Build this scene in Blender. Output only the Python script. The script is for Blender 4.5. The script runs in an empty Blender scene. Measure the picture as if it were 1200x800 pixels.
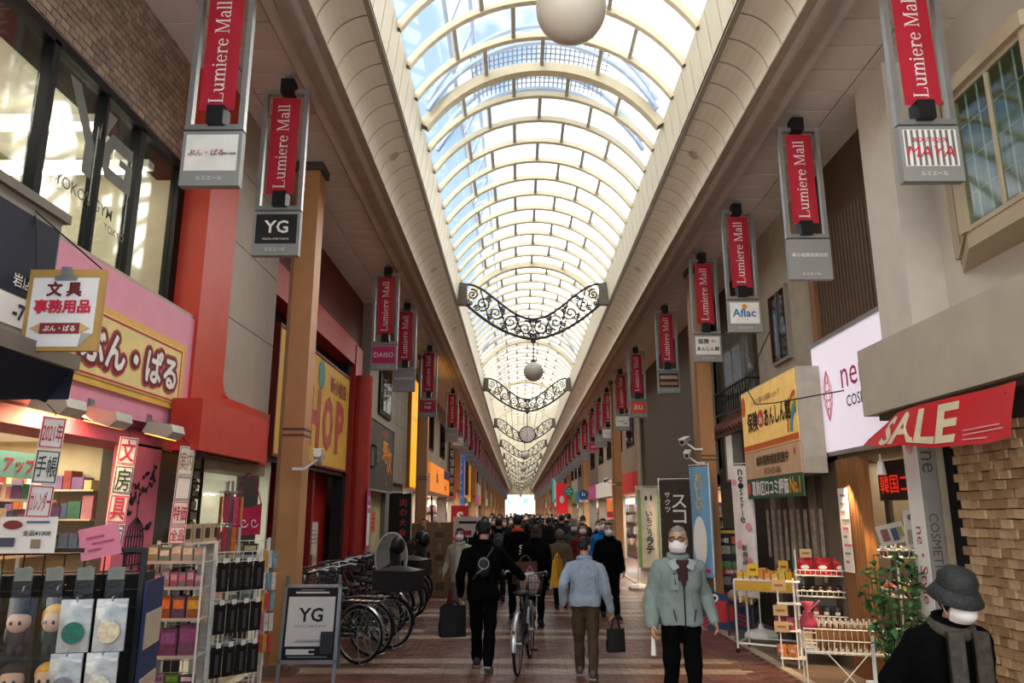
import bpy, bmesh, math, random
import numpy as np
from mathutils import Vector, Matrix, Euler
PI = math.pi
R = math.radians
random.seed(7)
C = bpy.context.scene.collection
scene = bpy.context.scene

# ---------------------------------------------------------------- camera
cam_d = bpy.data.cameras.new('camera')
cam_d.lens = 26.4
cam_d.sensor_width = 36.0
cam_d.clip_end = 600
cam = bpy.data.objects.new('camera', cam_d)
C.objects.link(cam)
cam.location = (0, 0, 1.75)
cam.rotation_euler = (PI/2 + math.atan(201/880.0), 0, 0.00886)
scene.camera = cam

# ---------------------------------------------------------------- sky, sun-less bright cloudy day
world = bpy.data.worlds.new('sky')
scene.world = world
world.use_nodes = True
wn, wl = world.node_tree.nodes, world.node_tree.links
wn.clear()
w_out = wn.new('ShaderNodeOutputWorld'); w_bg = wn.new('ShaderNodeBackground')
w_tc = wn.new('ShaderNodeTexCoord'); w_no = wn.new('ShaderNodeTexNoise'); w_cr = wn.new('ShaderNodeValToRGB')
w_no.inputs['Scale'].default_value = 1.9
w_no.inputs['Detail'].default_value = 5
w_no.inputs['Distortion'].default_value = 0.4
w_cr.color_ramp.elements[0].position = 0.46
w_cr.color_ramp.elements[0].color = (0.075, 0.125, 0.20, 1)
w_cr.color_ramp.elements[1].position = 0.66
w_cr.color_ramp.elements[1].color = (1.72, 1.64, 1.50, 1)
w_mp = wn.new('ShaderNodeMapping'); w_mp.inputs['Location'].default_value = (11.8, 0, 0)
wl.new(w_tc.outputs['Generated'], w_mp.inputs['Vector']); wl.new(w_mp.outputs['Vector'], w_no.inputs['Vector'])
wl.new(w_no.outputs['Fac'], w_cr.inputs['Fac'])
wl.new(w_cr.outputs['Color'], w_bg.inputs['Color'])
w_bg.inputs['Strength'].default_value = 2.2
wl.new(w_bg.outputs['Background'], w_out.inputs['Surface'])
vs = scene.view_settings
vs.view_transform = 'Standard'; vs.look = 'None'; vs.gamma = 1.0; vs.use_curve_mapping = False
vs.exposure = 1.3
try:
    scene.cycles.transparent_max_bounces = 16
    scene.cycles.sample_clamp_indirect = 4.0
    scene.cycles.caustics_reflective = False; scene.cycles.caustics_refractive = False
except Exception:
    pass

# ---------------------------------------------------------------- materials
def lin(h):
    h = h.lstrip('#')
    if len(h) == 3: h = ''.join(c*2 for c in h)
    h = h[:6]
    o = []
    for i in (0, 2, 4):
        c = int(h[i:i+2], 16)/255.0
        o.append(c/12.92 if c <= 0.04045 else ((c+0.055)/1.055)**2.4)
    return (o[0], o[1], o[2], 1.0)
MATS = {}
def mat(hexc, rough=0.6, metal=0.0, var=0.12, scale=6.0, bump=0.0, bscale=40.0, emit=0.0, spec=0.4, stretch=None):
    key = (hexc, rough, metal, var, scale, bump, bscale, emit, spec, stretch)
    if key in MATS: return MATS[key]
    m = bpy.data.materials.new('mat_%d' % len(MATS)); m.use_nodes = True
    n, l = m.node_tree.nodes, m.node_tree.links
    b = n['Principled BSDF']
    col = lin(hexc)
    b.inputs['Roughness'].default_value = rough; b.inputs['Metallic'].default_value = metal
    b.inputs['Specular IOR Level'].default_value = spec
    tc = n.new('ShaderNodeTexCoord'); no = n.new('ShaderNodeTexNoise'); rp = n.new('ShaderNodeValToRGB')
    no.inputs['Scale'].default_value = scale; no.inputs['Detail'].default_value = 4
    src = tc.outputs['Object']
    if stretch:
        mp = n.new('ShaderNodeMapping'); mp.inputs['Scale'].default_value = stretch
        l.new(src, mp.inputs['Vector']); src = mp.outputs['Vector']
    l.new(src, no.inputs['Vector']); l.new(no.outputs['Fac'], rp.inputs['Fac'])
    rp.color_ramp.elements[0].position = 0.3; rp.color_ramp.elements[1].position = 0.7
    rp.color_ramp.elements[0].color = tuple(c*(1-var) for c in col[:3])+(1,)
    rp.color_ramp.elements[1].color = tuple(min(1, c*(1+var*0.6)) for c in col[:3])+(1,)
    l.new(rp.outputs['Color'], b.inputs['Base Color'])
    if bump > 0:
        n2 = n.new('ShaderNodeTexNoise'); n2.inputs['Scale'].default_value = bscale; n2.inputs['Detail'].default_value = 3
        bp = n.new('ShaderNodeBump'); bp.inputs['Strength'].default_value = bump; bp.inputs['Distance'].default_value = 0.02
        l.new(src, n2.inputs['Vector']); l.new(n2.outputs['Fac'], bp.inputs['Height']); l.new(bp.outputs['Normal'], b.inputs['Normal'])
    if emit > 0:
        b.inputs['Emission Strength'].default_value = emit
        l.new(rp.outputs['Color'], b.inputs['Emission Color'])
    MATS[key] = m
    return m
def glass_mat(name, tint, gloss=0.12, milk=0.0, alpha=None):
    m = bpy.data.materials.new(name); m.use_nodes = True
    n, l = m.node_tree.nodes, m.node_tree.links; n.clear()
    out = n.new('ShaderNodeOutputMaterial'); tr = n.new('ShaderNodeBsdfTransparent'); gl = n.new('ShaderNodeBsdfGlossy')
    tr.inputs['Color'].default_value = tint; gl.inputs['Roughness'].default_value = 0.05
    tc = n.new('ShaderNodeTexCoord'); no = n.new('ShaderNodeTexNoise'); no.inputs['Scale'].default_value = 3.0
    mr = n.new('ShaderNodeMapRange'); mr.inputs['To Min'].default_value = gloss*0.8; mr.inputs['To Max'].default_value = gloss*1.2
    l.new(tc.outputs['Object'], no.inputs['Vector']); l.new(no.outputs['Fac'], mr.inputs['Value'])
    mx = n.new('ShaderNodeMixShader'); l.new(mr.outputs['Result'], mx.inputs['Fac'])
    l.new(tr.outputs['BSDF'], mx.inputs[1]); l.new(gl.outputs['BSDF'], mx.inputs[2])
    res = mx.outputs['Shader']
    if milk > 0:
        tl = n.new('ShaderNodeBsdfTranslucent'); tl.inputs['Color'].default_value = (0.95, 0.95, 0.95, 1)
        m2 = n.new('ShaderNodeMixShader'); m2.inputs['Fac'].default_value = milk
        l.new(res, m2.inputs[1]); l.new(tl.outputs['BSDF'], m2.inputs[2]); res = m2.outputs['Shader']
    l.new(res, out.inputs['Surface'])
    return m

# ---------------------------------------------------------------- mesh helpers
class MB:
    def __init__(s): s.v = []; s.f = []; s.m = []
    def add(s, vs_, fs, mi=0):
        o = len(s.v); s.v += [tuple(p) for p in vs_]
        for f in fs: s.f.append(tuple(i+o for i in f)); s.m.append(mi)
        return s
    def box(s, x0, x1, y0, y1, z0, z1, mi=0):
        return s.add([(x0,y0,z0),(x1,y0,z0),(x1,y1,z0),(x0,y1,z0),(x0,y0,z1),(x1,y0,z1),(x1,y1,z1),(x0,y1,z1)],
                     [(3,2,1,0),(4,5,6,7),(0,1,5,4),(1,2,6,5),(2,3,7,6),(3,0,4,7)], mi)
    def cbox(s, x, y, z, sx, sy, sz, mi=0, rot=None):
        M = Matrix.Translation((x,y,z)) @ (Euler(rot).to_matrix().to_4x4() if rot else Matrix())
        o = len(s.v); s.box(-sx/2, sx/2, -sy/2, sy/2, -sz/2, sz/2, mi)
        for i in range(o, len(s.v)): s.v[i] = tuple(M @ Vector(s.v[i]))
        return s
    def bar(s, p, q, w, h=None, mi=0, up=(0,0,1)):
        h = h or w; p = Vector(p); q = Vector(q); d = (q-p).normalized(); u = Vector(up)
        if abs(d.dot(u)) > 0.98: u = Vector((0,1,0))
        a = d.cross(u).normalized()*w/2; b = a.cross(d).normalized()*h/2
        return s.add([p-a-b, p+a-b, p+a+b, p-a+b, q-a-b, q+a-b, q+a+b, q-a+b],
                     [(0,1,2,3),(7,6,5,4),(0,4,5,1),(1,5,6,2),(2,6,7,3),(3,7,4,0)], mi)
    def tube(s, pts, r, n=6, closed=False, mi=0, caps=True):
        pts = [Vector(p) for p in pts]; N = len(pts)
        rs = r if isinstance(r, (list, tuple)) else [r]*N
        o = len(s.v); ref = None
        for i, p in enumerate(pts):
            if closed: t = pts[(i+1) % N]-pts[i-1]
            else: t = pts[min(i+1, N-1)]-pts[max(i-1, 0)]
            t.normalize()
            if ref is None:
                ref = Vector((0,0,1)) if abs(t.z) < 0.9 else Vector((1,0,0))
            a = (ref - t*ref.dot(t))
            if a.length < 1e-6: a = t.orthogonal()
            a.normalize(); b = t.cross(a); ref = a
            for k in range(n):
                g = 2*PI*k/n; s.v.append(tuple(p + (a*math.cos(g)+b*math.sin(g))*rs[i]))
        for i in range(N if closed else N-1):
            j = (i+1) % N
            for k in range(n):
                s.f.append((o+i*n+k, o+i*n+(k+1) % n, o+j*n+(k+1) % n, o+j*n+k)); s.m.append(mi)
        if caps and not closed:
            s.f.append(tuple(o+k for k in range(n))[::-1]); s.m.append(mi)
            s.f.append(tuple(o+(N-1)*n+k for k in range(n))); s.m.append(mi)
        return s
    def lathe(s, prof, n=12, x=0, y=0, z=0, mi=0, M=None):
        o = len(s.v)
        for r, h in prof:
            for k in range(n):
                g = 2*PI*k/n; s.v.append((r*math.cos(g), r*math.sin(g), h))
        for i in range(len(prof)-1):
            for k in range(n):
                s.f.append((o+i*n+k, o+i*n+(k+1) % n, o+(i+1)*n+(k+1) % n, o+(i+1)*n+k)); s.m.append(mi)
        s.f.append(tuple(o+k for k in range(n))[::-1]); s.m.append(mi)
        s.f.append(tuple(o+(len(prof)-1)*n+k for k in range(n))); s.m.append(mi)
        T = Matrix.Translation((x,y,z)) @ (M.to_4x4() if M else Matrix())
        for i in range(o, len(s.v)): s.v[i] = tuple(T @ Vector(s.v[i]))
        return s
    def ball(s, x, y, z, rx, ry=None, rz=None, n=12, k=8, mi=0, M=None):
        ry = ry or rx; rz = rz or rx
        o = len(s.v)
        for i in range(k+1):
            ph = PI*i/k - PI/2
            for j in range(n):
                g = 2*PI*j/n; s.v.append((rx*math.cos(ph)*math.cos(g), ry*math.cos(ph)*math.sin(g), rz*math.sin(ph)))
        for i in range(k):
            for j in range(n):
                s.f.append((o+i*n+j, o+i*n+(j+1) % n, o+(i+1)*n+(j+1) % n, o+(i+1)*n+j)); s.m.append(mi)
        T = Matrix.Translation((x,y,z)) @ (M.to_4x4() if M else Matrix())
        for i in range(o, len(s.v)): s.v[i] = tuple(T @ Vector(s.v[i]))
        return s
    def prism(s, poly, f0, f1, mi=0):
        n = len(poly); a = [f0(*p) for p in poly]; b = [f1(*p) for p in poly]
        return s.add(a+b, [tuple(range(n))[::-1], tuple(range(n, 2*n))] + [(i, (i+1) % n, n+(i+1) % n, n+i) for i in range(n)], mi)
    def sheet(s, fn, nu, nv, mi=0):
        o = len(s.v)
        for i in range(nu+1):
            for j in range(nv+1): s.v.append(tuple(fn(i/nu, j/nv)))
        for i in range(nu):
            for j in range(nv):
                a = o+i*(nv+1)+j; s.f.append((a, a+nv+1, a+nv+2, a+1)); s.m.append(mi)
        return s
    def mesh(s, name, mats, smooth=False):
        me = bpy.data.meshes.new(name); me.from_pydata(s.v, [], s.f)
        for m in (mats if isinstance(mats, (list, tuple)) else [mats]): me.materials.append(m)
        if any(s.m): me.polygons.foreach_set('material_index', s.m)
        if smooth: me.polygons.foreach_set('use_smooth', [True]*len(me.polygons))
        me.update()
        return me
    def build(s, name, mats, parent=None, smooth=False, loc=None):
        return link(name, s.mesh(name, mats, smooth), parent, loc)
def link(name, me, parent=None, loc=None, rot=None):
    o = bpy.data.objects.new(name, me); C.objects.link(o)
    if parent: o.parent = parent
    if loc: o.location = loc
    if rot: o.rotation_euler = rot
    return o
def tag(o, label=None, cat=None, group=None, kind=None):
    if label: o['label'] = label
    if cat: o['category'] = cat
    if group: o['group'] = group
    if kind: o['kind'] = kind
    return o
ORD = 'first second third fourth fifth sixth seventh eighth ninth tenth eleventh twelfth thirteenth fourteenth fifteenth sixteenth seventeenth eighteenth nineteenth twentieth'.split()
def thing(name, label, cat, loc=(0,0,0), rotz=0.0, group=None):
    o = bpy.data.objects.new(name, None); C.objects.link(o)
    o.empty_display_size = 0.1
    o.location = loc; o.rotation_euler = (0, 0, rotz)
    return tag(o, label, cat, group)
def struct(name, loc=(0,0,0)):
    o = bpy.data.objects.new(name, None); C.objects.link(o); o.location = loc; o['kind'] = 'structure'
    return o
def dup(root, loc=None, rotz=None, label=None, group=None, scale=None, swap=None):
    def cp(o, par):
        c = o.copy(); C.objects.link(c)
        if par is not None: c.parent = par
        if swap and o.type == 'MESH':
            for sl in c.material_slots:
                if sl.material in swap:
                    nm = swap[sl.material]; sl.link = 'OBJECT'; sl.material = nm
        for ch in list(o.children): cp(ch, c)
        return c
    c = cp(root, None)
    if loc is not None: c.location = loc
    if rotz is not None: c.rotation_euler = (0, 0, rotz)
    if scale is not None: c.scale = (scale,)*3 if not isinstance(scale, tuple) else scale
    if label: c['label'] = label
    if group: c['group'] = group
    return c

# scratch scene used to turn text and remeshed bodies into plain meshes
TMP = bpy.data.scenes.new('scratch')
def tmp_eval(o):
    TMP.collection.objects.link(o); vl = TMP.view_layers[0]; vl.update()
    return o.evaluated_get(vl.depsgraph)
# ---------------------------------------------------------------- lettering
TXT = {}
def text2d(s, bold=0.0, align='CENTER', spacing=1.0, line=1.0):
    key = (s, bold, align, spacing, line)
    if key in TXT: return TXT[key]
    c = bpy.data.curves.new('lettering', 'FONT'); c.body = s; c.size = 1; c.resolution_u = 2; c.offset = bold
    c.align_x = align; c.space_character = spacing; c.space_line = line; c.fill_mode = 'FRONT'
    o = bpy.data.objects.new('lettering', c); e = tmp_eval(o)
    m = e.to_mesh(); vs_ = [(v.co.x, v.co.y) for v in m.vertices]; fs = [tuple(p.vertices) for p in m.polygons]
    e.to_mesh_clear(); bpy.data.objects.remove(o); bpy.data.curves.remove(c)
    xs = [p[0] for p in vs_]; ys = [p[1] for p in vs_]
    TXT[key] = (vs_, fs, min(xs), max(xs), min(ys), max(ys))
    return TXT[key]
def letter(mb, s, x, z, w=None, h=None, y=-0.003, bold=0.0, mi=0, rot=0.0, spacing=1.0, shear=0.0, line=1.0, fit=False, ref=None):
    """adds flat text centred at (x, z) in the local xz plane, front towards -y"""
    cjk = any(ord(ch) > 0x2000 for ch in s)
    vs_, fs, x0, x1, y0, y1 = text2d(s, 0 if cjk else bold, 'CENTER', spacing, line)
    if ref is not None: _, _, x0, x1, y0, y1 = text2d(s, ref, 'CENTER', spacing, line)
    sx = w/(x1-x0) if w else None; sy = h/(y1-y0) if h else None
    if sx is None: sx = sy
    if sy is None: sy = sx
    if not fit: sx = sy = min(sx, sy)
    cx, cy = (x0+x1)/2, (y0+y1)/2; cr, sr = math.cos(rot), math.sin(rot)
    offs = [(0, 0)]
    if cjk and bold > 0.008:
        nn = 4 if bold < 0.04 else 10 if bold < .1 else 20
        offs = [(bold*math.cos(2*PI*k/nn+.4), bold*math.sin(2*PI*k/nn+.4)) for k in range(nn)] + ([(0, 0)] if nn >= 10 else [])
    for kk_, (da, db) in enumerate(offs):
        out = []; y -= (.0003 if len(offs) < 6 else .00008) if kk_ else 0
        for a, b in vs_:
            a = (a-cx+da)*sx; b = (b-cy+db)*sy; a += shear*b
            out.append((x + a*cr - b*sr, y, z + a*sr + b*cr))
        mb.add(out, fs, mi)
    return mb
def vtext(mb, s, x, z, w, h, y=-0.003, bold=0.01, mi=0, rot=0.0):
    n = len(s); st = h/n
    for i, ch in enumerate(s):
        if ch == ' ': continue
        if ch == 'ー':
            mb.box(x-w*0.06, x+w*0.06, y-0.0005, y, z+h/2-(i+0.85)*st, z+h/2-(i+0.15)*st, mi); continue
        letter(mb, ch, x, z + h/2 - (i+0.5)*st, w, st*0.86, y, bold, mi, rot)
    return mb
def serif_text(mb, tf, mi=0):
    """LUMIERE MALL style roman lettering drawn from stems, serifs and bowls; tf maps (x, y) em units to a point"""
    def poly(ps): mb.add([tf(*p) for p in ps], [tuple(range(len(ps)))], mi)
    def rect(x0, x1, y0, y1): poly([(x0,y0),(x1,y0),(x1,y1),(x0,y1)])
    def arc(cx, cy, rx, ry, a0, a1, tw, th, n=8):
        for i in range(n):
            p, q = R(a0+(a1-a0)*i/n), R(a0+(a1-a0)*(i+1)/n)
            poly([(cx+rx*math.cos(p), cy+ry*math.sin(p)), (cx+rx*math.cos(q), cy+ry*math.sin(q)),
                  (cx+(rx-tw)*math.cos(q), cy+(ry-th)*math.sin(q)), (cx+(rx-tw)*math.cos(p), cy+(ry-th)*math.sin(p))])
    W, S, X = 0.085, 0.035, 0.46
    def stem(x, top, s0=True, s1='l'):
        rect(x, x+W, 0, top)
        if s0: rect(x-0.06, x+W+0.06, 0, S)
        if s1 == 'l': rect(x-0.07, x+W*0.5, top-S, top)
        if s1 == 'b': rect(x-0.06, x+W+0.06, top-S, top)
    x = 0.0
    for ch in 'Lumiere Mall':
        if ch == 'L':
            stem(x+0.07, 0.68, True, 'b'); rect(x+0.07, x+0.5, 0, S); rect(x+0.46, x+0.5, 0, 0.18); x += 0.56
        elif ch == 'u':
            rect(x+0.06, x+0.06+W, 0.16, X); rect(x, x+0.1, X-S, X); arc(x+0.22, 0.17, 0.16, 0.18, 180, 350, W, 0.05)
            rect(x+0.34, x+0.34+W, 0, X); rect(x+0.28, x+0.38, X-S, X); rect(x+0.36, x+0.48, 0, S); x += 0.52
        elif ch == 'm':
            stem(x+0.07, X)
            for k in (0, 1):
                b = x+0.07+0.26*k; arc(b+0.19, X-0.16, 0.155, 0.17, 0, 165, W, 0.05); rect(b+0.26, b+0.26+W, 0, X-0.16); rect(b+0.2, b+0.26+W+0.06, 0, S)
            x += 0.76
        elif ch == 'i':
            stem(x+0.07, X); arc(x+0.112, 0.6, 0.055, 0.055, 0, 360, 0.055, 0.055); x += 0.25
        elif ch == 'e':
            arc(x+0.21, 0.225, 0.2, 0.235, 10, 325, W, 0.04, 12); rect(x+0.08, x+0.4, 0.24, 0.24+S); x += 0.45
        elif ch == 'r':
            stem(x+0.07, X); arc(x+0.27, X-0.16, 0.15, 0.17, 40, 160, W, 0.06); arc(x+0.34, X-0.07, 0.05, 0.05, 0, 360, 0.05, 0.05); x += 0.4
        elif ch == ' ': x += 0.24
        elif ch == 'M':
            rect(x+0.08, x+0.12, 0, 0.68); rect(x, x+0.2, 0, S); rect(x, x+0.16, 0.68-S, 0.68)
            rect(x+0.62, x+0.62+W, 0, 0.68); rect(x+0.56, x+0.62+W+0.06, 0, S); rect(x+0.62, x+0.77, 0.68-S, 0.68)
            poly([(x+0.08,0.68),(x+0.17,0.68),(x+0.4,0.08),(x+0.36,0.0)]); poly([(x+0.36,0),(x+0.4,0.0),(x+0.66,0.68),(x+0.61,0.68)]); x += 0.82
        elif ch == 'a':
            arc(x+0.19, 0.32, 0.15, 0.15, 0, 160, W, 0.04); rect(x+0.26, x+0.26+W, 0.03, 0.33); rect(x+0.3, x+0.4, 0, S)
            arc(x+0.17, 0.13, 0.15, 0.145, 60, 340, W, 0.04); x += 0.43
        elif ch == 'l':
            stem(x+0.07, 0.7); x += 0.25
    return x
SERIF_W = 5.62
def sign(name, label, cat, loc, rotz, w, h, d, face, rows=(), frame=None, group=None, edge=None, fw=0.03, kind=None):
    """box sign: Empty at the bottom centre of the front plane; rows = (text, mat, x, z, w, h, bold, mode)"""
    t = thing(name, label, cat, loc, rotz, group)
    b = MB().box(-w/2, w/2, 0, d, 0, h)
    b.build('panel', edge or face, t)
    fp = MB().box(-w/2+0.004, w/2-0.004, -0.004, 0.0, 0.004, h-0.004).build('face', face, t) if edge else None
    if frame:
        f = MB()
        f.box(-w/2-fw*0.3, w/2+fw*0.3, -0.02, d*0.98, h-fw, h+fw*0.3); f.box(-w/2-fw*0.3, w/2+fw*0.3, -0.02, d*0.98, -fw*0.3, fw)
        f.box(-w/2-fw*0.3, -w/2+fw, -0.02, d*0.98, fw, h-fw); f.box(w/2-fw, w/2+fw*0.3, -0.02, d*0.98, fw, h-fw)
        f.build('frame', frame, t)
    write(t, rows)
    return t
def write(t, rows, y=-0.008, name='lettering'):
    by = {}
    for r in rows:
        s, m, x, z, w, h = r[:6]; bold = r[6] if len(r) > 6 else 0.01; mode = r[7] if len(r) > 7 else 'h'
        mb = by.setdefault((m, mode), MB())
        yy = y - (0.002*r[8] if len(r) > 8 else 0)
        if mode == 'v': vtext(mb, s, x, z, w, h, yy, bold)
        elif mode == 'f': letter(mb, s, x, z, w, h, yy, bold, fit=True)
        elif mode == 'r': mb.box(x-w/2, x+w/2, yy, yy+0.002, z-h/2, z+h/2)
        elif mode == 'o': mb.prism([(x+w/2*math.cos(k*PI/10), z+h/2*math.sin(k*PI/10)) for k in range(20)], lambda a, b: (a, yy, b), lambda a, b: (a, yy+0.002, b))
        elif mode == 'l': letter(mb, s, x, z, w, h, yy, bold, rot=PI/2)
        elif mode == 'i': letter(mb, s, x, z, w, h, yy, bold, shear=0.25)
        else: letter(mb, s, x, z, w, h, yy, bold)
    for (m, mode), mb in by.items():
        mb.build('printed_patch' if mode in 'ro' else name, m, t)

# common materials
WHITE = mat('#e8e4da', 0.6); CREAM = mat('#d9cfb6', 0.55, var=0.05); BLACK = mat('#0c0c0d', 0.5); RED = mat('#a8182a', 0.55, bump=0.05)
STEEL = mat('#a3a3a0', 0.38, 0.7); GREY = mat('#8b8a86', 0.5, var=0.05); CHROME = mat('#c9c9c9', 0.2, 1.0); INK = mat('#17171a', 0.6)
TAN = mat('#b98556', 0.5, var=0.08); PAPER = mat('#e9e3da', 0.7, var=0.04); REDP = mat('#c8243a', 0.6); IRON = mat('#3a3733', 0.5, 0.4)
PINK = mat('#e394a8', 0.55, var=0.05); ORANGE = mat('#c4402a', 0.5, var=0.08); YEL = mat('#e6b640', 0.55); DARKRED = mat('#8e1f1d', 0.5)
CONC = mat('#8d8375', 0.85, var=0.12, scale=3, bump=0.1); BEIGE = mat('#a89a84', 0.75, var=0.08); BRN = mat('#4c382a', 0.6); WOOD = mat('#8a5c34', 0.5, var=0.3, scale=4, stretch=(12,12,0.6))
GREEN = mat('#2e7a46', 0.6); BLUE = mat('#23427c', 0.55); NAVY = mat('#151a2b', 0.7, var=0.1); TEAL = mat('#3f9c95', 0.55); SKYB = mat('#7fa9c9', 0.6)
XC = 0.34   # centre line of the arcade
# ================================================================ STRUCTURE
Y1 = 150.0
# ---- floor : ground sheet, brick pavers, pale bands, kerb line
flo = struct('floor')
def floor_mat():
    m = bpy.data.materials.new('paving'); m.use_nodes = True
    n, l = m.node_tree.nodes, m.node_tree.links; b = n['Principled BSDF']
    tc = n.new('ShaderNodeTexCoord'); br = n.new('ShaderNodeTexBrick')
    br.inputs['Scale'].default_value = 1.0; br.inputs['Brick Width'].default_value = 0.2; br.inputs['Row Height'].default_value = 0.1
    br.inputs['Mortar Size'].default_value = 0.004
    br.inputs['Color1'].default_value = lin('#6a4336'); br.inputs['Color2'].default_value = lin('#764e40'); br.inputs['Mortar'].default_value = lin('#4c3a32')
    l.new(tc.outputs['Object'], br.inputs['Vector']); l.new(br.outputs['Color'], b.inputs['Base Color'])
    b.inputs['Roughness'].default_value = 0.42
    return m
PAV = floor_mat()
MB().add([(-6,-6,-0.012),(6.5,-6,-0.012),(6.5,8.4,-0.012),(-6,8.4,-0.012)], [(0,1,2,3)]).build('ground_slab', mat('#6e5a4c', 0.6), flo)
MB().add([(-6,8.4,-0.012),(6.5,8.4,-0.012),(6.5,24,-0.012),(-6,24,-0.012)], [(0,1,2,3)]).build('joint_bed', mat('#57463a', 0.8), flo)
MB().add([(-6,24,-0.002),(6.5,24,-0.002),(6.5,Y1+30,-0.002),(-6,Y1+30,-0.002)], [(0,1,2,3)]).build('far_paving', PAV, flo)
bm_r = [mat(h, 0.4, var=0.2, scale=3) for h in ('#6c4437', '#764b3d', '#623d32', '#7b5344')]
bm_c = [mat(h, 0.45, var=0.15, scale=3) for h in ('#a18c74', '#aa967c')]
def is_band(y):   # pale cross bands of the paving pattern, in pairs
    k = (y - 9.05) % 2.4
    return 0 <= k < 0.3 or 0.6 <= k < 0.9
def paver_row(j): return 8.4 + j*0.1
pav_me = {}
for mi_, m_ in enumerate(bm_r+bm_c):
    pav_me[m_] = MB().box(-0.097, 0.097, -0.047, 0.047, -0.012, 0.0).mesh('brick', m_)
rest = {}
npart = 0
for j in range(156):
    y = paver_row(j)+0.05
    off = 0.1 if j % 2 else 0.0
    i = 0
    x = -2.95 + off
    while x < 3.0:
        band = is_band(y) and x < 2.6
        m_ = random.choice(bm_c if band else bm_r)
        z = random.uniform(-0.0015, 0.0015)
        if npart < 290 and y < 9.5 and -2.1 < x < 2.5:
            link('brick', pav_me[m_], flo, (x, y, z)); npart += 1
        else:
            rest.setdefault(m_, MB()).box(x-0.097, x+0.097, y-0.047, y+0.047, -0.012, z)
        x += 0.2
fb = MB()
mlist = bm_r+bm_c
for m_, q in rest.items(): fb.add(q.v, q.f, mlist.index(m_))
tag(fb.build('brick_paving', mlist, flo), kind='stuff')
kb = MB()
for j in range(24):
    y = 8.4 + j*0.65
    link('kerb_stone', None, None) if False else None
ks = MB().box(-0.06, 0.06, -0.322, 0.322, -0.012, 0.004).mesh('kerb_stone', mat('#b7a78e', 0.6, var=0.2))
for j in range(24): link('kerb_stone', ks, flo, (3.08, 8.72+j*0.65, 0))
for j in range(24): link('kerb_stone', ks, flo, (-3.05, 8.72+j*0.65, 0))
ap = MB()
for j in range(16):
    for sx, x0 in ((1, 3.15), (-1, -6.0)):
        for k in range(4): ap.box(x0+k*0.75, x0+k*0.75+0.74, 8.4+j*0.97, 8.4+j*0.97+0.96, -0.012, -0.001)
ap.build('apron_slabs', mat('#7d6a58', 0.55, var=0.2), flo)
mhb = MB().box(-0.3, 0.3, -0.3, 0.3, -0.01, 0.006)
for k in range(5): mhb.box(-0.26, 0.26, -0.25+k*0.115, -0.2+k*0.115, 0.006, 0.009)
tag(mhb.build('manhole_cover', mat('#6d5c50', 0.5, 0.3), None), 'square steel manhole cover set in the brick paving', 'manhole cover').location = (-1.15, 12.3, 0)

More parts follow.
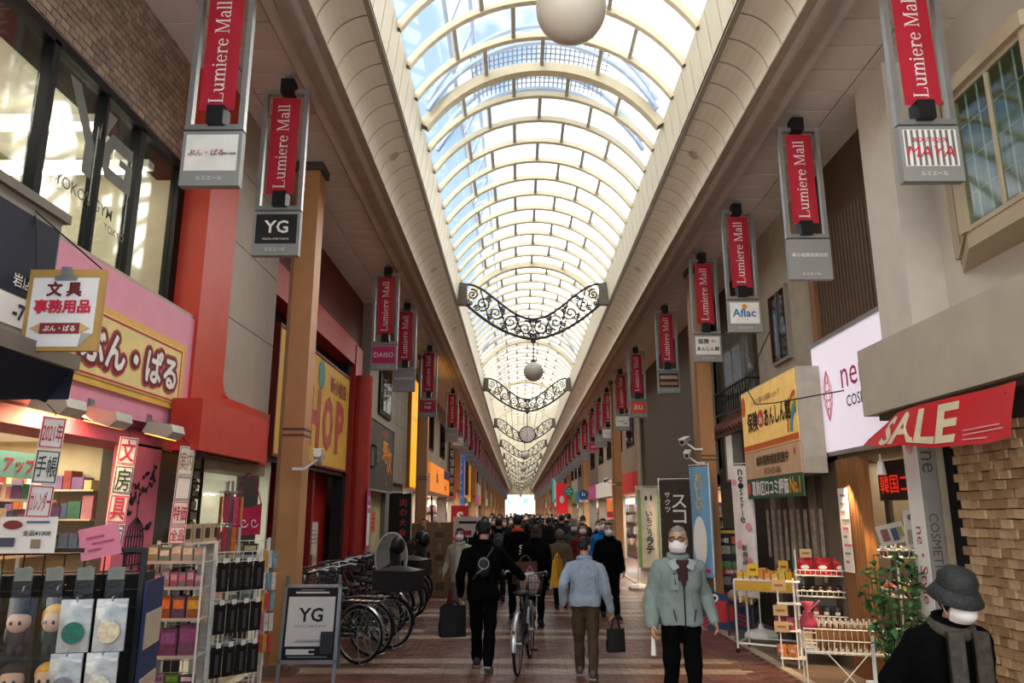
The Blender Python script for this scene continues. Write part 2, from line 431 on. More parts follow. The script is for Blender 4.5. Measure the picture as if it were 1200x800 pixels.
# ---- roof : beam, cove, fascia, skylight
def run(prof, y0, y1, mb=None, close=True, mi=0):
    """extrude an xz profile from y0 to y1"""
    mb = mb or MB()
    return mb.prism(prof, lambda x, z: (x, y0, z), lambda x, z: (x, y1, z), mi)
BEAMM = mat('#c8beb2', 0.7, var=0.15, scale=2)
COVEM = mat('#b4aa9c', 0.6, var=0.06, scale=2)
FASM = mat('#d9cfb4', 0.5, var=0.05, scale=2)
N_NEAR = 70
for sd, nm in ((-1, 'left'), (1, 'right')):
    X = lambda h, sd=sd: XC + sd*h
    beam = struct('trim_1' if sd < 0 else 'trim_2')
    bprof = [(X(2.52), 5.98), (X(2.2), 5.98), (X(2.2), 6.05), (X(2.28), 6.12), (X(2.28), 6.3), (X(2.62), 6.3), (X(2.62), 6.12), (X(2.52), 6.05)]
    for k in range(16):
        y0 = -2 + k*3.2 if k < 15 else 46
        y1 = y0 + 3.19 if k < 15 else Y1
        run(bprof if sd < 0 else bprof, y0, y1).build('beam_casing', BEAMM, beam)
    gut = MB()
    gut.box(min(X(2.40), X(2.28)), max(X(2.40), X(2.28)), -2, Y1, 5.95, 5.98)
    gut.box(min(X(2.2), X(2.11)), max(X(2.2), X(2.11)), -2, Y1, 5.975, 6.0)
    gut.build('cable_duct', mat('#a09282', 0.6), beam)
    # cove : quarter curve from the beam up to the fascia foot
    cove = struct('trim_3' if sd < 0 else 'trim_4')
    def cpt(a, t=0.0):
        g = a*PI/2
        return (X(2.19 - 0.45*(1-math.cos(g)) - t*0.3), 6.04 + 0.43*math.sin(g) + t)
    cp_in = [cpt(i/8) for i in range(9)]
    cp_out = [(x + sd*0.012*math.cos(i/8*PI/2), z + 0.012) for i, (x, z) in enumerate(cp_in)]
    pm = MB()
    n_ = len(cp_in)
    for i in range(n_-1):
        a, b = cp_in[i], cp_in[i+1]; c, d = cp_out[i+1], cp_out[i]
        pm.add([(a[0],0.013,a[1]),(b[0],0.013,b[1]),(b[0],0.387,b[1]),(a[0],0.387,a[1])], [(0,1,2,3)] if sd < 0 else [(3,2,1,0)])
    for yy in (0.013, 0.387):
        for i in range(n_-1):
            a, b = cp_in[i], cp_in[i+1]; c, d = cp_out[i+1], cp_out[i]
            pm.add([(a[0],yy,a[1]),(b[0],yy,b[1]),(c[0],yy,c[1]),(d[0],yy,d[1])], [(0,1,2,3)])
    cme = pm.mesh('cove_panel', COVEM, True)
    cpos = []
    for k in range(N_NEAR): link('cove_panel', cme, cove, (0, 1.2+k*0.4, 0))
    far = MB(); ys = 1.2+N_NEAR*0.4
    kk = int((Y1-ys)/0.4)
    for k in range(kk):
        for i in range(n_-1):
            a, b = cp_in[i], cp_in[i+1]; y0 = ys+k*0.4+0.006; y1 = y0+0.388
            far.add([(a[0],y0,a[1]),(b[0],y0,b[1]),(b[0],y1,b[1]),(a[0],y1,a[1])], [(0,1,2,3)])
    tag(far.build('far_cove_panels', COVEM, cove, True), kind='stuff')
    bk = MB()
    for i in range(n_-1):
        a, b = cp_out[i], cp_out[i+1]
        bk.add([(a[0],-2,a[1]+0.012),(b[0],-2,b[1]+0.012),(b[0],Y1,b[1]+0.012),(a[0],Y1,a[1]+0.012)], [(0,1,2,3)])
    bk.build('cove_backing', mat('#0f0d0b', 0.9), cove)
    for k in range(12):   # round downlights let into the cove
        x, z = cpt(0.62); dl = MB().lathe([(0.06,-0.012),(0.075,-0.012),(0.075,0.01),(0.05,0.012)], 14)
        o = dl.build('downlight', mat('#8e8577', 0.5), cove, loc=(x, 9.2+k*4.8, z-0.004)); o.rotation_euler = (0, sd*R(40), 0)
    # fascia : pale boards leaning in to the skylight kerb
    fas = struct('trim_5' if sd < 0 else 'trim_6')
    f0, f1 = (X(1.765), 6.44), (X(1.69), 7.13)
    fm = MB().add([(f0[0],0.013,f0[1]),(f1[0],0.013,f1[1]),(f1[0],0.387,f1[1]),(f0[0],0.387,f0[1]),
                   (f0[0]+sd*0.02,0.013,f0[1]),(f1[0]+sd*0.02,0.013,f1[1]),(f1[0]+sd*0.02,0.387,f1[1]),(f0[0]+sd*0.02,0.387,f0[1])],
                  [(0,1,2,3),(7,6,5,4),(0,4,5,1),(2,6,7,3),(0,3,7,4),(1,5,6,2)])
    fme = fm.mesh('fascia_panel', FASM)
    for k in range(N_NEAR): link('fascia_panel', fme, fas, (0, 1.2+k*0.4, 0))
    ff = MB()
    for k in range(kk):
        y0 = ys+k*0.4+0.005
        ff.add([(f0[0],y0,f0[1]),(f1[0],y0,f1[1]),(f1[0],y0+0.39,f1[1]),(f0[0],y0+0.39,f0[1])], [(0,1,2,3)])
    tag(ff.build('far_fascia_panels', FASM, fas), kind='stuff')
    MB().add([(f0[0]+sd*0.022,-2,f0[1]),(f1[0]+sd*0.022,-2,f1[1]),(f1[0]+sd*0.022,Y1,f1[1]),(f0[0]+sd*0.022,Y1,f0[1])], [(0,1,2,3)]).build('fascia_backing', mat('#8a8270', 0.7), fas)
    run([(X(1.79),6.415),(X(1.735),6.415),(X(1.735),6.435),(X(1.79),6.435)], -2, Y1).build('edge_strip', mat('#6c6254', 0.6), fas)
    # flat outer roof over the side aisle so that no sky shows behind the panels
    # ceiling of the side aisle
    ceil = struct('ceiling' if sd < 0 else 'ceiling.001')
    xo = -5.4 if sd < 0 else 5.8
    xi = X(2.52)
    run([(min(xo, xi-0.3), 6.22), (max(xi, xo), 6.22), (max(xi, xo), 6.3), (min(xo, xi-0.3), 6.3)] if sd < 0 else [(xi, 6.22), (xo, 6.22), (xo, 6.3), (xi, 6.3)], -2, Y1).build('roof_slab', mat('#55493f', 0.8), ceil)
    CEILM = mat('#e4ddd3', 0.65, var=0.07, scale=2)
    w2 = 0.62
    pA = MB().box(-0.301, 0.301, -0.191, 0.191, 6.105, 6.13).mesh('ceiling_panel', CEILM)
    for r_ in range(58):
        y = 3.4+r_*0.4
        for c_ in range(4):
            xx = xi + sd*(0.31 + c_*w2 + (0.0 if r_ % 2 else -0.0))
            if abs(xx) < (4.6 if sd > 0 else 4.1): link('ceiling_panel', pA, ceil, (xx, y, 0))
    MB().box(min(xi, xi+sd*2), max(xi, xi+sd*2), 26.4, Y1, 6.105, 6.12).build('far_ceiling_sheet', CEILM, ceil)

# skylight
sky = struct('skylight')
HW, RISE, Z0 = 1.69, 0.90, 7.12
RA = (HW*HW+RISE*RISE)/(2*RISE); ZC = Z0+RISE-RA; TH = math.asin(HW/RA)
def arc(a, r=0.0): return (XC+(RA+r)*math.sin(a), ZC+(RA+r)*math.cos(a))
RIBM = mat('#e0d3b2', 0.45, var=0.05); MAJM = mat('#d9cba8', 0.45, var=0.05)
def rib_mesh(w, d, nm, m):
    mb = MB(); n = 22
    for i in range(n+1):
        a = -TH-0.02 + (2*TH+0.04)*i/n
        x0, z0 = arc(a, -d); x1, z1 = arc(a, 0.02)
        mb.v += [(x0,-w/2,z0),(x0,w/2,z0),(x1,w/2,z1),(x1,-w/2,z1)]
    for i in range(n):
        o = i*4
        for k in range(4): mb.f.append((o+k, o+(k+1) % 4, o+4+(k+1) % 4, o+4+k)); mb.m.append(0)
    return mb.mesh(nm, m)
rib_a = rib_mesh(0.085, 0.06, 'rib', RIBM); rib_b = rib_mesh(0.15, 0.12, 'main_rib', MAJM)
P_ = 0.727; YB = 0.93
nb = int((Y1-YB)/P_)
for k in range(nb+1):
    y = YB+k*P_
    if k % 12 == 0: link('main_rib', rib_b, sky, (0, y, 0))
    else: link('rib', rib_a, sky, (0, y, 0))
PANE = glass_mat('roof_glazing', (0.97, 0.98, 1.0, 1), 0.06, 0.10)
def pane_mesh(f0, f1):
    mb = MB(); n = max(2, int(8*(f1-f0)*2))
    a0, a1 = -TH+2*TH*f0+0.006, -TH+2*TH*f1-0.006
    for i in range(n):
        p, q = arc(a0+(a1-a0)*i/n), arc(a0+(a1-a0)*(i+1)/n)
        mb.add([(p[0],0.012,p[1]),(q[0],0.012,q[1]),(q[0],P_-0.012,q[1]),(p[0],P_-0.012,p[1])], [(0,1,2,3)])
    return mb.mesh('pane', PANE, True)
sets = [[0, .19, .397, .603, .81, 1], [0, .293, .5, .707, 1]]
pm_ = [[pane_mesh(s[i], s[i+1]) for i in range(len(s)-1)] for s in sets]
def mull_mesh(f):
    a = -TH+2*TH*f; mb = MB()
    (x0, z0), (x1, z1) = arc(a-0.01, -0.05), arc(a+0.01, 0.01)
    p = [arc(a-0.013, 0.005), arc(a+0.013, 0.005), arc(a+0.013, -0.05), arc(a-0.013, -0.05)]
    mb.prism(p, lambda x, z: (x, 0.03, z), lambda x, z: (x, P_-0.03, z))
    return mb.mesh('mullion', mat('#b9b2a2', 0.45))
mm_ = [[mull_mesh(f) for f in s[1:-1]] for s in sets]
npn = 0; fp = MB(); fmn = MB()
for k in range(nb):
    y = YB+k*P_; s = k % 2
    if k >= 4 and npn < 290:
        for me in pm_[s]: link('pane', me, sky, (0, y, 0)); npn += 1
        for me in mm_[s]: link('mullion', me, sky, (0, y, 0))
    else:
        for i in range(12):
            a0, a1 = -TH+2*TH*i/12, -TH+2*TH*(i+1)/12; p, q = arc(a0), arc(a1)
            fp.add([(p[0],y+.012,p[1]),(q[0],y+.012,q[1]),(q[0],y+P_-.012,q[1]),(p[0],y+P_-.012,p[1])], [(0,1,2,3)])
        for f in sets[s][1:-1]:
            a = -TH+2*TH*f
            p = [arc(a-0.012, 0.005), arc(a+0.012, 0.005), arc(a+0.012, -0.05), arc(a-0.012, -0.05)]
            fmn.prism(p, lambda x, z: (x, y+0.03, z), lambda x, z: (x, y+P_-0.03, z))
tag(fp.build('far_glazing', PANE, sky, True), kind='stuff'); tag(fmn.build('far_mullions', mat('#b9b2a2', 0.45), sky), kind='stuff')
# steelwork and mesh catwalk standing above the glazing
gan = struct('roof_gantry')
GAN = mat('#a9bdd6', 0.5, 0.2)
tr = MB()
for x, z in ((-0.95, 8.15), (-0.65, 8.55)): tr.tube([(x, 0, z), (x, 46, z)], 0.035, 6)
for k in range(46):
    y = k*1.0; tr.bar((-0.95, y, 8.15), (-0.65, y+0.5, 8.55), 0.03); tr.bar((-0.65, y+0.5, 8.55), (-0.95, y+1, 8.15), 0.03)
tr.build('truss', GAN, gan)
for yb in (9.5, 10.7, 25.5):
    ar = MB(); n = 18
    for dz in (0.28, 0.55):
        ar.tube([(XC+1.9*math.sin(-1.0+2.0*i/n), yb, ZC+(RA+dz)*math.cos(-1.0+2.0*i/n)) for i in range(n+1)], 0.045, 6)
    ar.build('arch_truss', GAN, gan)
cw = MB()
for i in range(10):
    a0, a1 = -0.45+0.09*i, -0.45+0.09*(i+1)-0.004
    for q in range(9):
        y = 9.55+q*0.125; p0, p1 = arc(a0, 0.3), arc(a1, 0.3); cw.bar((p0[0], y, p0[1]), (p1[0], y, p1[1]), 0.02, 0.01)
    p0 = arc(a0, 0.3)
    for q in range(3):
        pp = arc(a0+0.03*q, 0.3); cw.bar((pp[0], 9.5, pp[1]), (pp[0], 10.7, pp[1]), 0.02, 0.01)
tag(cw.build('catwalk_mesh', mat('#93a3b8', 0.5, 0.2), gan), kind='stuff')

# far end of the arcade: portal beam, bright street beyond
endw = struct('wall_end')
eb = MB(); pts = [(XC-3.2, 5.1), (XC+3.2, 5.1), (XC+3.2, 6.6)]
eb.box(XC-4.5, XC+4.5, Y1, Y1+0.4, 5.25, 8.2)
for sx in (-1, 1): eb.box(min(XC+sx*3.0, XC+sx*5.2), max(XC+sx*3.0, XC+sx*5.2), Y1, Y1+0.4, 0, 5.25)
eb.build('portal', mat('#d8c69a', 0.6), endw)
bl = MB()
for i, (x0, x1, h) in enumerate(((-14,-4.5,9),(-4,2,6.5),(2.5,5.5,8),(6,15,10))): bl.box(x0, x1, Y1+24, Y1+32, 0, h, i % 3)
bl.build('street_buildings', [mat('#ece8df', 0.8), mat('#e0e4e6', 0.8), mat('#e6dcc8', 0.8)], endw)
sg = MB()
for x, z, w, h, i in ((-2.2,4.2,.9,.8,0),(-0.6,4.6,1.2,.7,1),(1.6,4.5,1.4,1.0,0),(2.4,3.4,.8,.8,1),(0.3,3.2,1.5,.6,2)): sg.box(x-w/2, x+w/2, Y1+23.8, Y1+23.98, z-h/2, z+h/2, i)
sg.build('street_signs', [mat('#8fc0e6', 0.6), mat('#e0cdb4', 0.6), mat('#b4d8c8', 0.6)], endw)

# closing walls behind the shop fronts
wl_ = struct('wall_left'); wr_ = struct('wall_right')
MB().box(-5.5, -5.4, -2, Y1, 0, 6.3).build('rear_wall', BEIGE, wl_)
MB().box(5.8, 5.9, -2, Y1, 0, 6.3).build('rear_wall', BEIGE, wr_)

# ---- lamps the arcade has: tubes hidden in the trough behind the beam, washing the cove
def area(name, loc, rot, sx, sy, power, col):
    d = bpy.data.lights.new(name, 'AREA'); d.shape = 'RECTANGLE'; d.size = sx; d.size_y = sy; d.energy = power; d.color = col
    o = bpy.data.objects.new(name, d); C.objects.link(o); o.location = loc; o.rotation_euler = rot
    if rot == (0, 0, 0): tag(MB().box(-sx/2-.02, sx/2+.02, -sy/2-.02, sy/2+.02, .004, .03).build('light_panel', WHITE, None, loc=loc), kind='structure')
    return o
WARM = (1.0, 0.80, 0.58)
for sd in (-1, 1):
    for k in range(9):
        L_ = 16.0
        area('cove_tube_light', (XC+sd*2.155, 2+k*L_+L_/2, 6.035), (0, sd*R(150), 0), 0.05, L_, 8, (1.0, .88, .72))

# ---- cast iron scroll arches with globe lamps and the clock
def spiral(cx, cz, r0, a0, turns, n=26, sgn=1):
    return [(cx + r0*(1-0.82*i/n)*math.cos(a0+sgn*turns*2*PI*i/n), cz + r0*(1-0.82*i/n)*math.sin(a0+sgn*turns*2*PI*i/n)) for i in range(n+1)]
HB = 1.55
def up_curve(x):   # upper and lower rails of the scroll arch, x from centre, z above the lowest point
    u = abs(x)/HB
    return 0.47 + 0.84*(3*u*u-2*u*u*u)**1.1
def lo_curve(x):
    u = min(1, abs(x)/HB)
    return 0.0 + 0.80*u**1.8 + 0.02*u
arch = thing('scroll_arch', 'x', 'iron arch', (XC, 4.2, 5.65))
xs_ = [HB*(-1+2*i/40) for i in range(41)]
for fn, nm, r in ((up_curve, 'upper_rail', 0.028), (lo_curve, 'lower_rail', 0.034)):
    MB().tube([(x, 0, fn(x)) for x in xs_], r, 6).build(nm, IRON, arch)
MB().bar((0,0,0), (0,0,up_curve(0)), 0.03).build('centre_post', IRON, arch)
for sd in (-1, 1):
    mb = MB()
    for (x, side, r, a0, t, sg_) in ((.19,.5,.175,PI*.5,1.6,1), (.52,.52,.19,-PI*.5,1.6,-1), (.86,.5,.185,PI*.6,1.6,1), (1.17,.5,.175,-PI*.4,1.6,-1), (1.41,.62,.13,PI*.4,1.5,1),
                                     (.36,.2,.075,.3,1.3,1), (.35,.82,.07,2.6,1.3,-1), (.69,.83,.08,2.8,1.3,-1), (.69,.17,.075,.5,1.3,1), (1.02,.18,.075,.6,1.3,1), (1.02,.82,.075,2.7,1.3,-1), (1.3,.2,.08,.2,1.3,1), (1.46,.22,.07,1.2,1.3,-1), (.06,.16,.06,.2,1.2,1), (.06,.85,.055,2.8,1.2,-1)):
        zc = lo_curve(x)+(up_curve(x)-lo_curve(x))*side
        pts = spiral(0, zc, r, a0, t, 26, sg_)
        mb.tube([(sd*(x+px), 0, pz) for px, pz in pts], [0.021-0.0003*i_ for i_ in range(len(pts))], 5)
        mb.ball(sd*(x+pts[-1][0]), 0, pts[-1][1], 0.026, n=6, k=4)
    for u in (.2, .45, .72):
        x = u*HB
        mb.tube([(sd*(x-0.12+0.24*i/6), 0, lo_curve(x-0.12+0.24*i/6)+(up_curve(x-.12+.24*i/6)-lo_curve(x-.12+.24*i/6))*(i/6)) for i in range(7)], 0.016, 4)
        for g in range(4): mb.ball(sd*x+0.025*math.cos(g*PI/2), 0, lo_curve(x)+(up_curve(x)-lo_curve(x))*.5+0.025*math.sin(g*PI/2), 0.018, n=6, k=4)
    mb.build('scrollwork', IRON, arch)
    pl = MB(); x = sd*HB
    pl.prism([(x-sd*0.02, 0.80), (x+sd*0.205, 0.80), (x+sd*0.165, 1.33), (x-sd*0.02, 1.31)], lambda a, b: (a, -0.09, b), lambda a, b: (a, 0.09, b))
    pl_o = pl.build('mounting_plate', mat('#6b6258', 0.5, 0.4), arch)
    bo = MB()
    for z in (0.88, 1.24): bo.lathe([(0.012,0),(0.012,0.012)], 6, x+sd*0.09, -0.09, z, M=Euler((PI/2,0,0)).to_matrix())
    bo.build('bolt', STEEL, pl_o)
globe = thing('globe_lamp', 'x', 'hanging lamp', (XC, 4.2, 4.66))
MB().ball(0, 0, 0.225, 0.225, n=28, k=18).build('globe', mat('#cfc6b4', 0.35, var=0.03), globe, True)
MB().lathe([(0.07,0.44),(0.07,0.47),(0.03,0.5),(0.016,0.52),(0.016,0.9),(0.06,0.91),(0.06,0.955)], 12).build('hanging_rod', IRON, globe)
clock = thing('hanging_clock', 'round white two-faced clock hanging from the second iron scroll arch', 'clock', (XC, 29.4, 4.42))
MB().lathe([(0.31,-0.06),(0.33,-0.04),(0.33,0.04),(0.31,0.06)], 28, 0, 0, 0.32, M=Euler((PI/2,0,0)).to_matrix()).build('case', IRON, clock)
MB().lathe([(0.285,-0.07),(0.285,0.07)], 28, 0, 0, 0.32, M=Euler((PI/2,0,0)).to_matrix()).build('dial', PAPER, clock)
hd = MB().bar((0,-.075,.32), (-0.05,-.075,.47), 0.02, 0.008).bar((0,-.078,.32), (-0.03,-.078,.12), 0.014, 0.006).build('hands', INK, clock)
nb_ = MB()
for k in range(12):
    a = k*PI/6; letter(nb_, str(k or 12), 0.22*math.sin(a), .32+0.22*math.cos(a), 0.06, 0.055, -0.073, 0.01)
nb_.build('numerals', INK, clock)
MB().lathe([(0.03,0.64),(0.016,0.68),(0.016,1.13),(0.06,1.14),(0.06,1.195)], 10).build('hanging_rod', IRON, clock)
ords = ['nearest', 'second', 'third', 'fourth', 'fifth', 'sixth', 'seventh', 'eighth', 'ninth', 'tenth', 'eleventh']
AY = [4.2, 16.8, 29.4, 42.4, 55, 67.5, 80, 92.5, 105, 117.5, 130, 142]
for i, y in enumerate(AY):
    if i: tt = dup(arch, (XC, y, 5.65))
    else: tt = arch
    tt['group'] = 'scroll arches across the arcade'
    tt['label'] = ('wrought iron scroll arch overhead above the frame, carrying the nearest globe lamp' if i == 0 else 'wrought iron scroll arch spanning under the skylight, nearest one in view' if i == 1 else
                   'wrought iron scroll arch carrying the round clock' if i == 2 else 'distant wrought iron scroll arch, %s one beyond the clock' % (ords[i-3]))
    if i == 2: continue
    g = dup(globe, (XC, y, 4.66)) if i else globe
    g['group'] = 'globe lamps along the centre line'
    g['label'] = ('large pale globe lamp at top centre, nearest the camera' if i == 0 else 'pale globe lamp under the nearest visible scroll arch' if i == 1 else 'small distant globe lamp, %s one beyond the hanging clock' % ords[i-3])

# ---- square tan pillars
pil = thing('pillar', 'x', 'pillar', (-2.66, 8.95, 0))
MB().box(-.14,.14,-.14,.14,0,6.12).build('shaft', TAN, pil)
MB().box(-.15,-.11,-.15,.15,.0,6.1).build('corner_trim', mat('#8f6a48', 0.5), pil)
MB().box(-.165,.165,-.165,.165,0,.12).build('plinth', mat('#7d6450', 0.6), pil)
MB().box(-.18,.18,-.18,.18,6.0,6.11).build('capital', mat('#4e463c', 0.6), pil)
jn = MB()
for z in (2.63, 2.7): jn.box(-.146,.146,-.146,.146,z,z+.025)
jn.build('band', mat('#5a4636', 0.5), pil)
for i in range(12):
    for sd, x, y in ((0, -2.66, 8.95+12*i), (1, 3.25, 13.2+12*i)):
        if y > Y1-2: continue
        p = pil if (i == 0 and sd == 0) else dup(pil, (x, y, 0))
        p['group'] = 'tan pillars along the arcade'
        w = ('left', 'right')[sd]
        p['label'] = ('tall square tan pillar beside the folding white sign board' if (i, sd) == (0, 0) else 'square tan pillar on the right carrying the two security cameras' if (i, sd) == (0, 1) else
                      'square tan pillar on the %s row, %s from the camera' % (w, (ords+['last'])[i]))
# ================================================================ BANNERS
CLOTH = mat('#b01c30', 0.6, bump=0.15, bscale=14)
def banner(sd, y, label, plate):
    x = -2.35 if sd < 0 else 3.12
    t = thing('hanging_banner', label, 'banner', (x, y, 4.17), 0, 'red street banners on the %s side' % ('left' if sd < 0 else 'right'))
    s = 1 if sd < 0 else -1
    link('frame_post', BF_POST, t, (-.205, 0, .48)); link('frame_post', BF_POST, t, (.205, 0, .48))
    link('frame_rail', BF_RAIL, t, (0, 0, .49)); link('frame_rail', BF_RAIL, t, (0, 0, 1.745))
    c = link('cloth', BF_CLOTH, t); link('lettering', BF_TEXT, c)
    link('clamp', BF_CLAMP, t, (s*.02, -.03, .57)); link('clamp', BF_CLAMP, t, (s*.02, -.03, 1.79)); link('hanger', BF_HANG, t)
    p = link('sign_plate', BF_PLATE, t)
    PLATES[plate](p)
    return t
BF_POST = MB().box(-.022,.022,-.03,.03,0,1.29).mesh('frame_post', STEEL)
BF_RAIL = MB().box(-.228,.228,-.031,.031,-.022,.022).mesh('frame_rail', STEEL)
BF_CLOTH = MB().sheet(lambda u, v: (-.14+.28*v, .012*math.sin(v*5+u*3)*.6-.012, .64+1.05*u), 8, 6).mesh('cloth', CLOTH, True)
_mb = MB(); _k = 0.17
serif_text(_mb, lambda x, y: (0.045 - y*_k, -0.022, 0.70 + x*_k)); BF_TEXT = _mb.mesh('lettering', mat('#e9dcd6', 0.6))
BF_CLAMP = MB().box(-.065,.065,-.06,.08,-.075,.075).mesh('clamp', BLACK)
BF_HANG = MB().box(-.03,.03,-.02,.02,1.83,1.935).mesh('hanger', STEEL)
BF_PLATE = MB().box(-.228,.228,-.035,.035,0,.45).mesh('sign_plate', GREY)
def pl_base(p, face=None, rows=(), foot=True):
    mb = MB()
    if face: MB().box(-.2,.2,-.039,-.034,.12,.42).build('printed_panel', face, p)
    rr = list(rows)
    if foot: rr.append(('ルミエール', WHITE, 0, .06, .2, .05, .005))
    write(p, rr, -.043)
SGREY = mat('#6f6f6e', 0.5)
def pl_stripe(p):
    pl_base(p, WHITE, ())
    q = MB()
    for k in range(9): q.box(-.19+k*.044,-.17+k*.044,-.041,-.038,.125,.415)
    q.build('stripes', SGREY, p); write(p, [('BOUTIQUE', REDP, 0, .33, .26, .06, .01), ('MAYA', REDP, 0, .235, .36, .11, 0, 'i')], -.046)
PLATES = {
 'bunpal': lambda p: pl_base(p, WHITE, [('ぶん・ぱる', mat('#7d1527', .6), -.04, .27, .27, .12, .05), ('ぶん・ぱる', WHITE, -.04, .27, .255, .11, -.005, 'h', 1), ('新小岩店', mat('#7d1527', .6), .145, .26, .09, .05, .02)]),
 'yg': lambda p: pl_base(p, INK, [('YG', WHITE, 0, .29, .24, .13, .02), ("YOKO's GYM TOKYO", WHITE, 0, .165, .26, .03, .01)]),
 'daiso': lambda p: pl_base(p, mat('#b3285c', .55), [('DAISO', WHITE, 0, .27, .34, .09, 0)]),
 'street': lambda p: pl_base(p, None, [('新小岩銀座商店街', WHITE, 0, .27, .38, .06, .01)]),
 'fuji': lambda p: pl_base(p, mat('#b4202c', .55), [('FUJI', WHITE, 0, .23, .22, .09, .03), ('フジ薬局', WHITE, 0, .345, .2, .05, .01)]),
 'maya': pl_stripe,
 'aflac': lambda p: pl_base(p, WHITE, [('Aflac', mat('#1d6fa5', .5), -.01, .27, .32, .12, .02), ('・', mat('#e08a2a', .5), .0, .36, .05, .05, .05)]),
 'hoken': lambda p: pl_base(p, WHITE, [('保険', INK, -.07, .34, .18, .09, .03), ('de', mat('#d8502c', .5), .09, .35, .07, .06, .02), ('あんしん館', INK, 0, .215, .36, .09, .03)]),
 'au': lambda p: pl_base(p, mat('#e2502a', .55), [('au', WHITE, 0, .27, .22, .13, .004)]),
 'wood': lambda p: pl_base(p, mat('#3a2c22', .6), [('', BEIGE, 0, .33, .36, .07, 0, 'r'), ('', mat('#a5764c', .6), 0, .2, .36, .06, 0, 'r')]),
 'white': lambda p: pl_base(p, WHITE, [('', INK, -.03, .28, .22, .012, 0, 'r'), ('', REDP, .1, .2, .1, .03, 0, 'r')]),
 'plain': lambda p: pl_base(p, None, [('', mat('#b8b4ac', .5), 0, .27, .3, .03, 0, 'r')]),
 'pinkplate': lambda p: pl_base(p, mat('#c2345e', .55), [('', WHITE, 0, .27, .2, .04, 0, 'r')]),
}
LB = [(5.3, 'bunpal', 'red banner at upper left, nearest one, over a white plate with maroon lettering'), (6.88, 'yg', 'red banner over a black plate with a silver two-letter logo'),
      (12.84, 'daiso', 'red banner over a crimson plate on the left side'), (15.2, 'street', 'red banner over a plain grey plate behind the crimson-plate banner'),
      (19.3, 'fuji', 'red banner over a red and grey plate in front of the yellow strip sign'), (26.4, 'plain', 'red banner in mid distance left, first beyond the yellow strip sign'),
      (29.2, 'white', 'red banner left side, second beyond the yellow strip sign'), (32.0, 'plain', 'red banner left side, third beyond the yellow strip sign'), (36, 'plain', 'red banner left side, beside the blue vertical sign')]
RBn = [(5.27, 'maya', 'red banner at upper right over a striped white plate, nearest on that side'), (7.69, 'street', 'red banner over a blank grey plate, second on the right side'),
       (10.07, 'aflac', 'red banner over a white plate with blue lettering on the right'), (12.14, 'hoken', 'red banner over a white plate with two black text lines on the right'),
       (15.44, 'wood', 'red banner over a dark brown lined plate on the right'), (19.54, 'au', 'red banner over an orange plate on the right'), (22.62, 'white', 'red banner over a white plate just beyond the orange plate'),
       (26.2, 'white', 'red banner right side, second beyond the orange plate one'), (28.6, 'plain', 'red banner right side, third beyond the orange plate one'), (31.5, 'pinkplate', 'red banner right side over a small pink plate')]
for y, p, l in LB: banner(-1, y, l, p)
for y, p, l in RBn: banner(1, y, l, p)
far_b = {}
for sd, y0, n in ((-1, 39.5, 34), (1, 35.5, 36)):
    base = None
    for k in range(n):
        y = y0 + k*3.15 + (0.5 if k % 3 == 1 else 0)
        lab = 'small red banner in the receding far row on the %s side' % ('left' if sd < 0 else 'right')
        if k < 20: lab = 'red banner on the %s, %s one beyond the %s' % ('left' if sd < 0 else 'right', ORD[k], 'blue vertical sign' if sd < 0 else 'banner with the small pink plate')
        if base is None: base = banner(sd, y, lab, 'plain')
        else: dup(base, (base.location.x, y, 4.17), None, lab)

# ================================================================ LEFT SIDE SHOPS
def room(st, x0, x1, y0, y1, z0, z1, wall, floor=None, ceil=None):
    """open-fronted room; the street side (nearest x=0) stays open"""
    floor = floor or mat('#b3a58f', 0.5); ceil = ceil or wall
    xb, xf = (x0, x1) if abs(x0) > abs(x1) else (x1, x0)
    MB().box(min(xb, xb-0.06), max(xb, xb+0.06), y0, y1, z0, z1).build('rear_wall', wall, st)
    MB().box(x0, x1, y0-0.05, y0, z0, z1).build('side_wall', wall, st)
    MB().box(x0, x1, y1, y1+0.05, z0, z1).build('side_wall', wall, st)
    MB().box(x0, x1, y0, y1, z1, z1+0.05).build('room_ceiling', ceil, st)
    MB().box(x0, x1, y0, y1, z0-0.02, z0+0.003).build('room_floor', floor, st)
CREAMW = mat('#d8cba8', 0.7, var=0.05); GLASS = glass_mat('shop_glass', (0.93, 0.96, 0.94, 1), 0.10)
DARKGL = glass_mat('dark_glass', (0.25, 0.27, 0.27, 1), 0.18)

# --- gym over the stationery shop
g1 = struct('wall_left')
BT = [mat(h, 0.6, var=0.15, scale=5) for h in ('#9a8672', '#a8927c', '#8c7a68')]
MB().box(-3.6,-3.27,2.5,6.95,4.98,6.2).build('tile_bed', mat('#1c1713', .9), g1)
tm = [MB().box(-.012,.012,-.048,.048,-.026,.026).mesh('brick', m) for m in BT]
ntile = 0; small = MB()
for r_ in range(19):
    for c_ in range(30):
        y = 3.75 + c_*.108 + (.054 if r_ % 2 else 0); z = 5.04+r_*.0625; x = -3.26+random.uniform(-.003,.003)
        if y > 6.9: continue
        if ntile < 296 and y > 5.0+r_*.035: link('brick', random.choice(tm), g1, (x, y, z)); ntile += 1
        else: small.box(x-.012,x+.012,y-.048,y+.048,z-.026,z+.026,random.randrange(3))
tag(small.build('wall_tiles', BT, g1), kind='stuff')
FR = mat('#0c0a09', .5, spec=.2)
fr = struct('window_1')
for y, w in ((4.64,.07),(5.32,.035),(5.88,.085),(6.66,.12)):
    MB().box(-3.31,-3.22,y-w/2,y+w/2,3.5,4.98).build('mullion', FR, fr)
MB().box(-3.31,-3.22,2.5,6.72,4.95,5.03).build('head_rail', FR, fr); MB().box(-3.31,-3.22,2.5,6.72,3.46,3.53).build('sill_rail', FR, fr)
